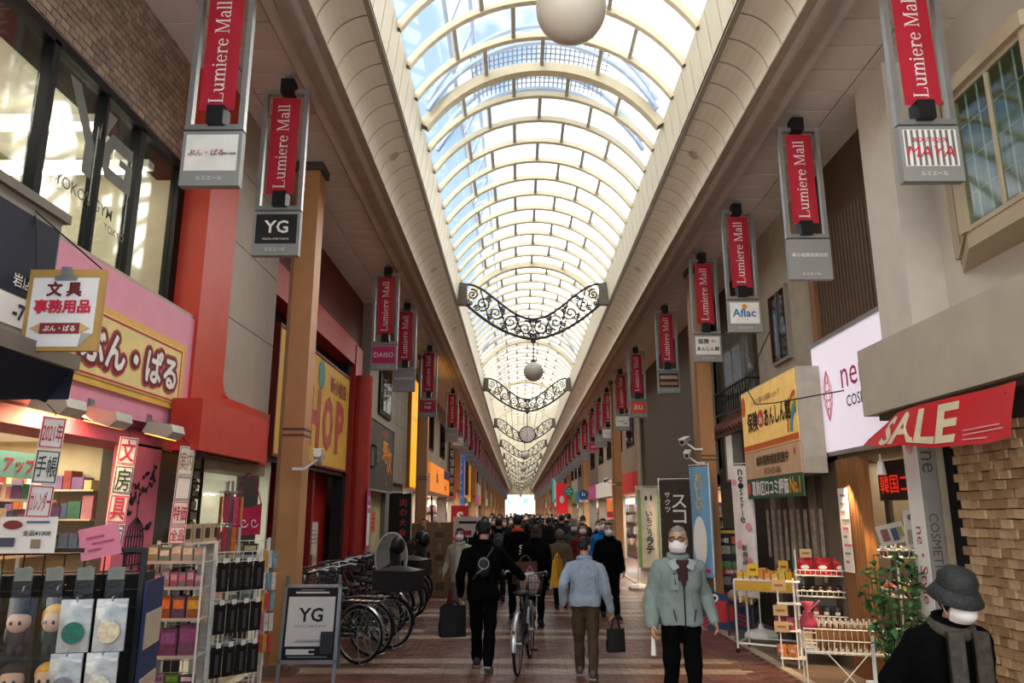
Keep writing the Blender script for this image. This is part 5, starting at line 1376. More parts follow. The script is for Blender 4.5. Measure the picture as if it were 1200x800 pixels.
    ws = [.104, .106, .1, .1, .11, .104, .068, .042]; ds = [.08, .081, .074, .073, .077, .07, .054, .042]
    o = len(b.v); n = 20
    rings = []
    for z, w, dd in zip(zs, ws, ds):
        r_ = []
        for i in range(n):
            g = 2*PI*i/n; cx_, sx_ = math.cos(g), math.sin(g)
            px = abs(cx_)**.8*(1 if cx_ > 0 else -1)*w*pf*wide; py = abs(sx_)**.8*(1 if sx_ > 0 else -1)*dd*pf
            if z <= .02: v = Pv + rot_x(-lean*.3) @ Vector((px*H, py*H-.004*H, z*H))
            else: v = T(px, py-.004, z)
            r_.append(v)
        rings.append(r_)
    for r_ in rings: b.v += [tuple(v) for v in r_]
    for i in range(len(rings)-1):
        for j in range(n): b.f.append((o+i*n+j, o+i*n+(j+1) % n, o+(i+1)*n+(j+1) % n, o+(i+1)*n+j)); b.m.append(0)
    b.f.append(tuple(o+j for j in range(n))[::-1]); b.m.append(0); b.f.append(tuple(o+(len(rings)-1)*n+j for j in range(n))); b.m.append(0)
    for s in (-1, 1):
        sh, el, wr = A[s]
        capsule(b, T(s*.03,-.004,.284), sh, .034*H, .037*H*pf); capsule(b, sh, el, .038*H*pf, .036*H*pf); capsule(b, el, wr-(wr-el)*.02, .038*H*pf, .029*H*pf)
    jk = link('coat' if hem < .42 else 'jacket', remesh(b, 'jacket', jm, vox, 3, .007+.004*puff, 13, int(H*100)), t)
    # collar ring
    cm = mat(collar, .8) if collar else jm
    cr = [T(.044*math.cos(g), .04*math.sin(g)+.008, .316-.008*math.sin(g)) for g in [2*PI*i/14 for i in range(14)]]
    MB().tube(cr, .02*H, 6, True).build('collar', cm, jk, True)
    # shoes
    sm = mat(shoe, .55, var=.1)
    for s in (-1, 1):
        hip, kn, an, fa = J[s]
        q = MB(); q.ball(0, .045*k, .035*k, .046*k, .125*k, .05*k, 12, 8); q.ball(0, -.03*k, .06*k, .042*k, .06*k, .055*k, 10, 6)
        for i, v in enumerate(q.v): q.v[i] = (v[0], v[1], max(v[2], 0.0))
        o_ = q.build('shoe', sm, t, True); o_.location = (an.x, an.y, an.z-ank); o_.rotation_euler = (max(-1.0, min(.3, fa*.9)) if an.z > ank+.02 else 0, 0, -s*.12)
        so = MB().box(-.04*k,.04*k,-.07*k,.16*k,-.004,.014).build('sole', mat('#8d8a86', .6) if hi else sm, o_)
    # hair
    hm = mat(hair, .55, var=.35, scale=50, bump=.5, bscale=90)
    if hair_style not in ('hat', 'hood'):
        q = MB(); o = 0; q.ball(0, -.012, .03, .082, .102, .098, 24, 16)
        for i, v in enumerate(q.v):
            x, y, z = v[0]/.082, (v[1]+.012)/.102, (v[2]-.03)/.098
            cut = (y > .15 and z < .6) or z < -.72 or (y > -.1 and z < -.15)
            if hair_style in ('long', 'bob'): cut = (y > .3 and z < .5 and abs(x) < .75) or (y > .45 and z < .55)
            if cut: v = (v[0]*.86, (v[1]+.012)*.86-.012, (v[2]-.03)*.86+.03)
            p = HP(*v); q.v[i] = tuple(p)
        if hair_style == 'long':
            for s in (-1, 0, 1): capsule(q, HP(s*.05, -.045+.01*abs(s), .0), HP(s*.062, -.06+.03*abs(s), -.2), .05*k, .035*k)
        if hair_style == 'bob':
            for s in (-1, 0, 1): capsule(q, HP(s*.052, -.04+.015*abs(s), .0), HP(s*.056, -.045+.02*abs(s), -.085), .05*k, .04*k)
        if hair_style == 'bun': q.ball(*HP(0,-.1,.06), .04*k)
        link('hair', q.mesh('hair', hm, True) if not hi else remesh(q, 'hair', hm, .008, 1, .004, 60), t)
    elif hair_style == 'hat':
        q = MB(); q.lathe([(.104,0),(.108,.03),(.104,.08),(.08,.125),(.04,.14),(.005,.143)], 20); q.lathe([(.10,.02),(.145,-.035),(.148,-.03),(.108,.035)], 20)
        for i, v in enumerate(q.v): q.v[i] = tuple(HP(v[0]*.95, v[1]*1.0-.016, v[2]+.034))
        q.build('hat', hm, t, True)
        q = MB(); q.ball(0,-.02,.0,.083,.098,.1,16,10)
        for i, v in enumerate(q.v):
            p = v if v[1] < .02 else (v[0]*.85, v[1]*.8, v[2]*.85); q.v[i] = tuple(HP(*p))
        q.build('hair', HAIRB, t, True)
    else:
        q = MB(); q.ball(0,-.02,.02,.1,.118,.122,18,12)
        for i, v in enumerate(q.v):
            p = (v[0]*.8, v[1]*.6, v[2]*.8) if v[1] > .06 and v[2] < .1 else v; q.v[i] = tuple(HP(*p))
        q.build('hood', hm, t, True)
    if mask:
        q = MB()
        def mk(u, v):
            a = (-1+2*u)*1.35; z = -.004-.09*v
            r_ = 1.0+.10*math.sin(v*PI)*math.cos(a)**2
            wv = .066+.010*(1-abs(2*v-1)); return HP(wv*math.sin(a)*1.06, .018+ (.072+.018*math.sin(v*PI))*max(math.cos(a), 0)**.8*r_ + .01, z+(.018 if abs(a) < .5 and v < .2 else 0)*math.cos(a*3))
        q.sheet(mk, 14, 8); q.build('mask', mat(mask, .75, var=.03), t, True)
        q = MB()
        for s in (-1, 1): q.tube([HP(s*.066,.03,-.0), HP(s*.082,-.012,.012), HP(s*.08,-.018,-.03), HP(s*.066,.03,-.075)], .0022*k, 4)
        q.build('ear_loop', MASKW, t)
    if not hi or True:
        q = MB(); w = MB()
        for s in (-1, 1):
            w.ball(*HP(s*.032,.071,.018), .013*k, .008*k, .007*k, 8, 6, M=Mh); q.ball(*HP(s*.032,.0775,.018), .006*k, .004*k, .006*k, 8, 6, M=Mh)
            q.tube([HP(s*.014,.083,.038), HP(s*.034,.083,.043), HP(s*.052,.074,.036)], .0035*k, 5)
        if not mask: q.tube([HP(-.022,.087,-.062), HP(0,.09,-.066), HP(.022,.087,-.062)], .004*k, 5)
        if hi: w.build('eyes', mat('#d9d2c8', .3), t, True)
        q.build('brows_and_pupils', HAIRB, t, True)
    if glasses:
        q = MB()
        for s in (-1, 1):
            q.tube([HP(s*.035+.026*math.cos(g), .092, .016+.02*math.sin(g)) for g in [2*PI*i/14 for i in range(14)]], (.0042 if hi else .003)*k, 5, True)
            q.tube([HP(s*.061,.09,.02), HP(s*.076,.06,.022), HP(s*.08,-.01,.012)], .0028*k, 5)
        q.tube([HP(-.01,.093,.02), HP(.01,.093,.02)], .0028*k, 5); q.build('glasses', mat('#2a1c16', .3), t)
    t['_j'] = 0
    del t['_j']
    return t, dict(T=T, HP=HP, A=A, J=J, H=H, k=k, jk=jk, P=Pv, RL=RL)

def tote(label, loc, rz, w=.3, h=.32, d=.08, col='#101012', strap=.25, cat='bag', nm='tote_bag', group=None):
    t = thing(nm, label, cat, loc, rz, group)   # loc = where the handles are held
    m = mat(col, .75, var=.15, bump=.2)
    MB().sheet(lambda u, v: ((-w/2+w*u)*(1-.12*v*0)+.01*math.sin(v*7), (d/2+.02*math.sin(u*PI))*(.35+.65*v)*(1), -strap-h*v), 8, 8).sheet(lambda u, v: ((-w/2+w*u), -(d/2+.02*math.sin(u*PI))*(.35+.65*v), -strap-h*v), 8, 8).sheet(lambda u, v: (-w/2+w*u, (-1+2*v)*(d/2+.02*math.sin(u*PI)), -strap-h), 8, 2).sheet(lambda u, v: (-w/2, (-1+2*v)*(d/2)*(.35+.65*u), -strap-h*u), 4, 2).sheet(lambda u, v: (w/2, (-1+2*v)*(d/2)*(.35+.65*u), -strap-h*u), 4, 2).build('pouch', m, t, True)
    for s in (-1, 1): MB().tube([(-w*.28,s*d*.17,-strap-.02),(-w*.15,s*d*.1,-strap*.35),(0,0,0),(w*.15,s*d*.1,-strap*.35),(w*.28,s*d*.17,-strap-.02)], .009, 5).build('handle', m, t)
    return t
def world_of(t, v):
    return Matrix.Translation(t.location) @ t.rotation_euler.to_matrix().to_4x4() @ v
def backpack(t, F, col, cat=True):
    m = mat(col, .6, var=.2, bump=.2)
    q = MB(); q.ball(0,0,0,.14,.085,.2,14,10)
    q.v = [tuple(F['T'](0, 0, 0) + F['RL'] @ Vector((v[0]*1.0, -.062*F['H']-.075+v[1], .17*F['H']+v[2]))) for v in q.v]
    p = q.build('backpack', m, t, True)
    s_ = MB()
    for s in (-1, 1): s_.tube([F['T'](s*.06,-.075,.27), F['T'](s*.065,.0,.305), F['T'](s*.065,.075,.2), F['T'](s*.07,-.02,.08)], .014, 5)
    s_.build('strap', m, p)
    z_ = MB().tube([F['T'](.06*math.cos(g), 0, .17+.06*math.sin(g)) + F['RL'] @ Vector((0,-.062*F['H']-.15,0)) for g in [PI*i/8 for i in range(9)]], .006, 4); z_.build('zip', GREY, p)

# -- man in grey fleece, walking towards the camera
m1, F1 = figure('grey haired man with glasses and white mask in a grey fleece jacket, walking closer', (1.42, 7.0, 0), PI+R(4), 1.64, legs=((.12,.05),(-.1,.12)), head=(R(-24), R(4)),
    arms={-1: (-.175,.03,-.015), 1: (.17,.06,-.03)}, top='#838f8a', bottom='#070708', hair='#8f8c88', mask='#e8dcd8', glasses=True, hi=True, puff=.14, wide=1.0, hem=.49, collar='#7f8c88', shoe='#2b2522')
T = F1['T']
MB().sheet(lambda u, v: T(-.03+.06*u, .083+.006*math.sin(u*PI), .285-.09*v*(1)), 6, 6).build('pullover', mat('#4a1f22', .8), F1['jk'])
q = MB(); q.v = []
MB().sheet(lambda u, v: T((-.036+.072*u)*(1-.72*v), .094+.004*math.sin(u*PI)+.006*v, .30-.13*v), 6, 8).build('open_front', mat('#3a1a1d', .85), F1['jk'])
MB().tube([T(0,.098,.2-.05*i) for i in range(6)], .006, 5).tube([T(.05,.096,.235), T(.045,.1,.175)], .005, 5).tube([T(-.06,.096,.05), T(-.048,.098,-.01)], .005, 5).tube([T(.06,.096,.05), T(.048,.098,-.01)], .005, 5).build('zip', BLACK, F1['jk'])
for s in (-1, 1):
    MB().add([T(s*.035,.088,.31), T(s*.078,.084,.29), T(s*.052,.1,.245), T(s*.02,.1,.262)], [(0,1,2,3)]).add([T(s*.035,.083,.31), T(s*.078,.079,.29), T(s*.052,.095,.245), T(s*.02,.095,.262)], [(3,2,1,0)]).build('lapel', mat('#9aa6a2', .85), F1['jk'])
    sh, el, wr = F1['A'][s]; MB().tube([wr-(wr-el)*.02, wr-(wr-el)*.10], .036, 10).build('cuff', mat('#22262a', .8), F1['jk'])
MB().add([T(.03,.102,.225),T(.075,.098,.225),T(.073,.098,.15),T(.032,.102,.15)], [(0,1,2,3)]).build('chest_pocket', mat('#83918d', .85), F1['jk'])
hl = world_of(m1, F1['A'][1][2]); hr = world_of(m1, F1['A'][1][2])
t = thing('folded_paper', 'rolled white paper held in the hand of the fleece man', 'paper', (hr.x, hr.y-.03, hr.z-.17)); MB().tube([(0,0,.1),(.0,0,-.07)], [.014,.024], 8).build('roll', PAPER, t)

# -- man in black pushing a bicycle
m2, F2 = figure('man all in black seen from behind, pushing a bicycle with one arm out', (-.42, 9.25, 0), R(-3), 1.70, legs=((.28,.06),(-.22,.35)), arms={-1: (-.16,.02,-.03), 1: (.27,.22,.06)}, top='#070708', bottom='#070708', hi=True, wide=1.08, hem=.46, shoe='#3a3d44', head=(0,R(8)), hair='#0f0d0d')
q = MB(); q.ball(0,0,0,.085,.05,.12,12,8); q.v = [tuple(F2['T'](.01,-.1,.16)+Vector(v)) for v in q.v]; sg_ = q.build('sling_bag', mat('#15151a', .5), m2, True)
MB().tube([F2['T'](-.06,-.095,.08), F2['T'](.0,-.105,.17), F2['T'](.07,-.07,.28), F2['T'](.06,.05,.29)], .014, 6).build('strap', mat('#1c1c20', .5), sg_)
MB().tube([F2['T'](.015+.035*math.cos(g),-.135,.185+.035*math.sin(g)) for g in [2*PI*i/12 for i in range(12)]], .004, 4, True).bar(F2['T'](-.03,-.137,.12),F2['T'](.01,-.137,.15),.012,.006).build('reflective_mark', mat('#b9b9b9', .5), sg_)
lh = world_of(m2, F2['A'][-1][2]); tote('black bag hanging from the left hand of the man in black', (lh.x-.09, lh.y+.02, lh.z-.07), .3, .3, .34, .12, '#070708', .06, nm='hand_bag')
# -- person in pale blue quilted jacket
m3, F3 = figure('short person in a pale blue quilted jacket and brown trousers, seen from behind', (.74, 8.85, 0), R(-6), 1.50, legs=((.2,.05),(-.16,.2)), arms={-1: (-.165,-.03,-.0), 1: (.185,.02,-.05)}, top='#98a4b1', bottom='#4c4030', hi=True, hem=.5, head=(R(-25),R(6)), puff=.08, wide=1.05, collar='#93a4b8', shoe='#55504a')
q = MB()
for k in range(4):
    for s in (-1, 1): q.tube([F3['T'](s*.02+s*.02*k, -.083+.012*k*.4, .27-.02*k), F3['T'](s*(.085), -.07, .2-.05*k), F3['T'](s*.105, -.02, .12-.04*k)], .0035, 4)
q.build('quilt_seams', mat('#8496ac', .8), F3['jk'])
hd_ = world_of(m3, F3['A'][1][2]); tote('black tote bag carried by the person in pale blue', (hd_.x+.05, hd_.y-.02, hd_.z-.07), .25, .2, .24, .06, '#070708', .13)
# -- old woman in black with felt hat, right foreground
m4, F4 = figure('stooped person in black coat, felt hat, white mask and checked scarf at lower right', (2.13, 4.05, 0), PI+R(12), 1.48, legs=((.2,.1),(-.1,.25)), lean=.14, head=(R(-4),R(14)), arms={-1: (-.18,.05,-.02), 1: (.19,.05,-.0)}, top='#070708', bottom='#070708', hair='#2b2d2b', hair_style='hat', mask='#ece2da', hi=True, puff=.2, wide=1.1, hem=.36)
T = F4['T']
SCF = mat('#4a443a', .9, var=.35, scale=30, bump=.4, bscale=60); SCF2 = mat('#453c33', .9, var=.4, scale=26, bump=.4, bscale=60)
sc1 = MB().tube([T(.056*math.cos(g), .05*math.sin(g)+.014, .296-.012*math.sin(g)) for g in [2*PI*i/16 for i in range(16)]], .034, 8, True).build('scarf', SCF, m4, True)
for sx, ln, m_ in ((-.045,.36,SCF2),(.05,.42,SCF)): MB().sheet(lambda u, v: T(sx-.035+.07*u, .085+.035*math.sin(v*PI*.5)+.012*math.sin(u*7), .30-ln*v), 6, 12).sheet(lambda u, v: T(sx-.035+.07*u, .075+.035*math.sin(v*PI*.5)+.012*math.sin(u*7), .30-ln*v), 6, 12).build('scarf_tail', m_, sc1, True)
hw = world_of(m4, F4['A'][-1][2]); tote('black handbag with looped straps held by the person in the felt hat', (hw.x+.04, hw.y+.02, hw.z+.02), .9, .26, .24, .1, '#121214', .16, nm='hand_bag')
# -- masked woman in cream cardigan
m5, F5 = figure('woman with long black hair and mask in a cream cardigan by the bicycles', (-.98, 12.95, 0), PI-R(8), 1.52, legs=((.12,.02),(-.12,.15)), arms={-1: (-.15,.06,.0), 1: (.17,.02,-.02)}, top='#b5a88e', bottom='#8f8272', hair_style='long', mask='#e9dede', hem=.42, collar='#c8bfae', shoe='#d0cac0')
MB().sheet(lambda u, v: F5['T'](-.03+.06*u, .082+.004*math.sin(u*PI), .29-.36*v), 4, 8).build('blouse', mat('#cfc6b6', .8), F5['jk'])
sx = world_of(m5, F5['A'][-1][2]); tote('black shoulder bag carried by the woman in cream', (sx.x+.12, sx.y, sx.z+.05), .4, .26, .3, .1, '#131315', .12, nm='shoulder_bag')
# -- person in black coat with glasses and mask
m6, F6 = figure('person in a black coat, glasses and mask walking towards the camera with a dark bag', (1.57, 13.6, 0), PI+R(8), 1.60, legs=((.2,.06),(-.14,.2)), top='#070708', bottom='#070708', mask='#dfd6d2', glasses=True, hem=.36, puff=.08, head=(R(-10),0), arms={1: (.17,.05,-.03)})
hb = world_of(m6, F6['A'][1][2]); tote('small dark bag held by the masked person in the black coat', (hb.x-.07, hb.y, hb.z-.06), .5, .24, .22, .08, '#0f0f11', .05)
m7, F7 = figure('person in a bright blue hooded coat walking behind the black coat', (1.62, 14.9, 0), PI, 1.66, legs=((-.1,.1),(.14,.02)), top='#1f6aa8', bottom='#22242a', mask='#e6e2de', hem=.46, puff=.06)
# -- woman with brown hair, dark coat, yellow bag
m8, F8 = figure('brown haired woman in a dark coat seen from behind, beside a yellow bag', (.28, 12.7, 0), R(-8), 1.58, legs=((.16,.02),(-.12,.2)), top='#070708', bottom='#070708', hair='#3a2417', hair_style='long', hem=.34, head=(0,R(10)))
q = tote('yellow cloth bag slung behind the brown haired woman', (.62, 12.62, 1.12), 1.2, .34, .42, .14, '#d8a022', .1, nm='cloth_bag')
tote('large brown and tan shopping bag carried by the brown haired woman', (.10, 12.4, 1.1), .35, .38, .34, .14, '#5a3a28', .1, nm='shopping_bag')
# -- person with brown padded jacket
m9, F9 = figure('person in a brown padded jacket and grey knitted cap seen from behind', (.78, 14.75, 0), R(-4), 1.45, legs=((.14,.02),(-.1,.15)), top='#6b5846', bottom='#15171c', hair='#6a5f52', hair_style='hood', hem=.46, puff=.14)
q = MB()
for k in range(6): q.tube([F9['T'](.098*math.cos(g), -.09*abs(math.sin(g)), -.02+.05*k) for g in [PI+PI*i/10 for i in range(11)]], .004, 4)
q.build('quilt_seams', mat('#4a3b2e', .8), F9['jk'])
# -- person with the orange collar
m10, F10 = figure('person in a black jacket with a bright orange collar, white lettering on the back', (-.02, 13.4, 0), R(2), 1.73, legs=((.1,.02),(-.14,.2)), top='#070708', bottom='#070708', collar='#e0472c', hem=.44)
q = MB(); vtext(q, 'S2', .05, 1.1, .1, .26, -.0); q.v = [tuple(Vector((v[0], F10['T'](0,-.088,0).y-.004, v[2]))) for v in q.v]; q.build('back_lettering', WHITE, F10['jk'])
# -- crouching person over the parked bicycles
m11, F11 = figure('person in a brown coat and black cap bending over the parked bicycles', (-2.5, 16.0, 0), R(-70), 1.6, legs=((.25,.3),(.1,.2)), lean=.85, head=(0,R(-10)), arms={-1: (-.1,.2,.05), 1: (.12,.2,.05)}, top='#3a2f26', bottom='#1a1a1a', mask='#d9d0c8', hair='#101010', hair_style='hood')
m12, F12 = figure('person in a tan coat standing by the black flag behind the bicycles', (-2.25, 18.4, 0), R(160), 1.62, top='#7a6448', bottom='#222', hair_style='short', hem=.4)
m13, F13 = figure('person with a grey backpack walking away left of the orange collar', (-.42, 16.2, 0), R(0), 1.66, legs=((.1,.02),(-.14,.2)), top='#17171a', bottom='#1a1a1f'); backpack(m13, F13, '#3b3e40')
m14, F14 = figure('person in black close behind the woman in cream', (-.72, 14.6, 0), R(10), 1.62, legs=((.1,.02),(-.14,.2)), top='#121214', bottom='#15151a', hair_style='bob', hem=.4)
m15, F15 = figure('person with a grey bucket hat in the crowd right of the padded jacket', (1.25, 17.6, 0), PI, 1.58, legs=((.1,.02),(-.1,.15)), top='#4a4640', bottom='#222', hair='#77705f', hair_style='hat', mask='#e6e2de')
m16, F16 = figure('person in a red and black coat beside the black coated walker', (1.28, 15.6, 0), PI, 1.56, legs=((.1,.02),(-.1,.15)), top='#7a2228', bottom='#1a1a1e', mask='#e6e2de', hair_style='bob')
# -- the crowd further down: a few base figures copied with other clothes
PAL_T = ['#141416', '#1b1a1e', '#26231f', '#101822', '#2e2a26', '#3b3a3a', '#1a1512', '#22262c', '#5a4c3c', '#070708']
bases = []
specs = [(PI, 1.62, 'short', '#e6e2de', 'masked, short haired'), (0, 1.66, 'short', None, 'short haired, turned away'), (PI, 1.55, 'long', '#e9dede', 'masked, long haired'), (0, 1.54, 'bob', None, 'bobbed hair, turned away'), (0, 1.7, 'short', None, 'with backpack, turned away'), (PI, 1.68, 'hood', '#e6e2de', 'masked, hooded')]
for i, (rz, h_, hs, mk_, nm_) in enumerate(specs):
    f, F_ = figure('%s person' % nm_, (0, -30, 0), rz, h_, legs=((.18,.04),(-.16,.22)) if i % 2 else ((-.16,.22),(.18,.04)), top='#17171%d' % i, bottom='#15151%d' % i, hair='#12100%d' % i, hair_style=hs, mask=mk_, group='walkers in the far crowd', hem=.4 if i in (2,3,5) else .47)
    if i == 4: backpack(f, F_, '#2a2c30')
    bases.append((f, F_))
rc = random.Random(11); placed = []
def ok(x, y): return all((x-a)**2+((y-b)*.6)**2 > .3 for a, b in placed)
CN = {'#141416':'black','#1b1a1e':'charcoal','#26231f':'dark brown','#101822':'navy','#2e2a26':'brown','#3b3a3a':'grey','#1a1512':'dark umber','#22262c':'slate','#5a4c3c':'tan','#070708':'jet black'}
first = set(); used = {}
WHICH = {2: ('nearer of two', 'further of two'), 3: ('nearest of three', 'middle of three', 'furthest of three')}
for k in range(84):
    for tr_ in range(12):
        y = 18.4 + (k/84.0)**1.6*75 + rc.uniform(-.6,.6); x = rc.uniform(-1.1 if y < 22 else -1.5, 2.2)
        if ok(x, y): break
    placed.append((x, y)); i = rc.randrange(6)
    f, F_ = bases[i]; jm_ = F_['jk'].material_slots[0].material; cl = rc.choice(PAL_T)
    if i not in first:
        f.location = (x, y, 0); first.add(i); cl = '#141416'; o = f
    else: o = dup(f, (x, y, 0), f.rotation_euler.z + rc.uniform(-.25,.25), swap={jm_: mat(cl, .9, var=.14, scale=8, bump=.4, bscale=22, spec=.08)}, scale=rc.uniform(.95,1.04))
    lab = '%s coat on a %s person, %s of the %s crowd' % (CN[cl], specs[i][4], 'left part' if x < -.2 else 'middle' if x < 1 else 'right part', 'nearer' if y < 26 else 'middle' if y < 45 else 'furthest')
    o['label'] = lab; used.setdefault(lab, []).append((y, o))
for lab, lst in used.items():
    if len(lst) in WHICH:
        for w_, (y, o) in zip(WHICH[len(lst)], sorted(lst, key=lambda q: q[0])): o['label'] = lab.replace(' of the ', ' of ').replace('coat on a ', 'coat, ').replace(' person', '') + ', ' + w_
# drop the scratch scene later in the script
# ================================================================ BICYCLES
TYRE = mat('#111112', .8); FRAMEB = mat('#15161a', .35, .3); SILV = mat('#b4b4b2', .3, .9)
def ring(r, rr, n=26, m=6, y=0, z=.33):
    mb = MB(); mb.tube([(0, y+r*math.cos(2*PI*i/n), z+r*math.sin(2*PI*i/n)) for i in range(n)], rr, m, True); return mb
BW = {}
def bike_parts():
    B = BW
    B['tyre'] = ring(.315, .018).mesh('tyre', TYRE, True); B['rim'] = ring(.292, .009, 26, 4).mesh('rim', SILV, True)
    q = MB()
    for k in range(20):
        a = 2*PI*k/20; q.tube([(.02*(1 if k % 2 else -1), .02*math.cos(a+1.2), .33+.02*math.sin(a+1.2)), (0, .29*math.cos(a), .33+.29*math.sin(a))], .0016, 3, caps=False)
    B['spokes'] = q.mesh('spokes', SILV)
    B['hub'] = MB().tube([(-.05,0,.33),(.05,0,.33)], .022, 8).mesh('hub', SILV)
    q = MB(); q.tube([(0,.32,.84),(0,-.02,.34)], .018, 8).tube([(0,.30,.74),(0,-.01,.36)], .016, 8).tube([(0,-.18,.78),(0,-.0,.30)], .016, 8)
    for s in (-1, 1): q.tube([(s*.02,0,.3),(s*.055,-.54,.33)], .010, 6).tube([(s*.02,-.15,.68),(s*.055,-.54,.33)], .009, 6)
    q.tube([(0,.30,.92),(0,.36,.70)], .02, 8); B['frame'] = q.mesh('frame', FRAMEB, True)
    q = MB()
    for s in (-1, 1): q.tube([(s*.03,.37,.69),(s*.055,.44,.52),(s*.055,.54,.33)], .010, 6)
    q.tube([(-.03,.37,.69),(.03,.37,.69)], .012, 6); B['fork'] = q.mesh('fork', SILV, True)
    B['handlebar'] = MB().tube([(0,.31,.9),(0,.31,1.0)], .012, 6).tube([(-.27,.12,1.03),(-.24,.24,1.05),(-.12,.32,1.02),(0,.32,1.0),(.12,.32,1.02),(.24,.24,1.05),(.27,.12,1.03)], .011, 6).mesh('handlebar', SILV, True)
    B['grip'] = MB().tube([(0,0,0),(0,.12,.015)], .017, 8).mesh('grip', TYRE)
    q = MB(); q.ball(0,-.24,.84,.10,.10,.035,12,8); q.ball(0,-.12,.85,.045,.12,.028,10,6); B['saddle'] = q.mesh('saddle', BLACK, True)
    B['seat_post'] = MB().tube([(0,-.165,.72),(0,-.205,.83)], .013, 6).mesh('seat_post', SILV)
    for nm, y, a0, a1 in (('mudguard', -.54, -5, 165), ('front_mudguard', .54, 20, 160)):
        q = MB(); n = 14
        q.sheet(lambda u, v, y=y, a0=a0, a1=a1: (-.03+.06*v, y+(.345+.01*math.sin(v*PI))*math.cos(R(180-(a0+(a1-a0)*u)) if y < 0 else R(a0+(a1-a0)*u)), .33+(.345+.01*math.sin(v*PI))*math.sin(R(a0+(a1-a0)*u))), n, 4); B[nm] = q.mesh('mudguard', SILV, True)
    q = MB().tube([(-.06,-.0,.3),(.06,0,.3)], .03, 10)
    q.bar((.06,0,.3),(.07,.12,.18),.02,.012).bar((-.06,0,.3),(-.07,-.12,.42),.02,.012); B['crank'] = q.mesh('crank', SILV)
    B['pedal'] = MB().cbox(0,0,0,.09,.07,.025).mesh('pedal', BLACK)
    B['chain_guard'] = MB().cbox(.05,-.26,.325,.012,.6,.09).mesh('chain_guard', mat('#2a2b2e', .4))
    q = MB()
    for s in (-1, 1): q.tube([(s*.06,-.2,.7),(s*.07,-.4,.72),(s*.07,-.78,.72)], .006, 5).tube([(s*.07,-.7,.72),(s*.06,-.54,.35)], .005, 5)
    for k in range(5): q.tube([(-.07,-.4-.09*k,.72),(.07,-.4-.09*k,.72)], .005, 5)
    B['rear_rack'] = q.mesh('rear_rack', SILV)
    q = MB()
    for s in (-1, 1): q.tube([(s*.05,-.54,.32),(s*.14,-.66,.02)], .008, 5)
    q.tube([(-.14,-.66,.02),(.14,-.66,.02)], .008, 5); B['stand'] = q.mesh('stand', SILV)
    q = MB()
    for k in range(9):
        t_ = -.17+.34*k/8; q.tube([(t_,.42,.98),(t_*.8,.46,.74)], .0035, 4).tube([(t_,.68,.98),(t_*.8,.62,.74)], .0035, 4)
    for k in range(7):
        u = k/6; q.tube([(-.17,.42+.26*u,.98),(-.136,.46+.16*u,.74)], .0035, 4).tube([(.17,.42+.26*u,.98),(.136,.46+.16*u,.74)], .0035, 4)
    for z, e in ((.98,1),(.90,.93),(.82,.87),(.74,.8)): q.tube([(-.17*e,.42+.04*(1-e)*5,z),(.17*e,.42+.04*(1-e)*5,z),(.17*e,.68-.06*(1-e)*5,z),(-.17*e,.68-.06*(1-e)*5,z)], .0045, 4, True)
    q.box(-.14,.14,.46,.62,.735,.74); B['basket'] = q.mesh('basket', mat('#4a4a48', .4, .5))
    B['lamp'] = MB().tube([(.06,.47,.58),(.06,.53,.58)], .03, 10).mesh('lamp', STEEL)
    B['reflector'] = MB().cbox(0,-.875,.5,.03,.012,.03).mesh('reflector', mat('#5a1414', .4))
bike_parts()
def bicycle(label, loc, rz, lean=0.0, frame=None, basket=True, rack=True, seat=None, group='bicycles parked along the left side', guard=None):
    t = thing('bicycle', label, 'bicycle', loc, rz, group); t.rotation_euler[1] = lean; B = BW
    for y in (-.54, .54):
        w = link('wheel', B['tyre'], t, (0, y, 0))
        for nm in ('rim', 'spokes', 'hub'): link(nm, B[nm], w)
    fr_ = link('frame', B['frame'], t)
    if frame:
        fr_.material_slots[0].link = 'OBJECT'; fr_.material_slots[0].material = frame
    for nm in ('fork', 'handlebar', 'saddle', 'seat_post', 'crank', 'chain_guard', 'stand', 'lamp', 'reflector'):
        if nm == 'stand' and group is None: continue
        link(nm, B[nm], t)
    for nm in ('mudguard', 'front_mudguard'):
        o = link('mudguard', B[nm], t)
        if guard: o.material_slots[0].link = 'OBJECT'; o.material_slots[0].material = guard
    for s in (-1, 1): link('grip', B['grip'], t, (s*.27, .02, 1.02))
    link('pedal', B['pedal'], t, (.11, .12, .17)); link('pedal', B['pedal'], t, (-.11, -.12, .43))
    if basket: link('basket', B['basket'], t)
    if rack: link('rear_rack', B['rear_rack'], t)
    if seat == 'child':
        q = MB().sheet(lambda u, v: ((-.17+.34*v), -.78-.06*math.sin(v*PI)*1+.05*u, .78+.5*u), 6, 8).sheet(lambda u, v: (-.17+.34*v, -.78+.34*u, .78-.0*u+.02*math.sin(v*PI)), 4, 6)
        for s in (-1, 1): q.sheet(lambda u, v, s=s: (s*.17, -.80+.34*v, .78+.32*u*(1-.6*v)), 4, 4)
        o = q.build('child_seat', mat('#17171a', .5), t, True); MB().ball(0,-.78,1.3,.15,.09,.13,12,8).build('head_rest', BLACK, o, True)
    if seat == 'box':
        o = MB().box(-.21,.21,-.92,-.36,.74,1.0).build('rear_box', mat('#141416', .5, bump=.2), t); MB().sheet(lambda u, v: (-.23+.46*v, -.94+.6*u, 1.0+.06*math.sin(u*PI)*math.sin(v*PI)), 6, 6).build('cover', mat('#2b3036', .4, bump=.3), o)
    return t
GUB = mat('#1c1d20', .4, .2)
rb = random.Random(5)
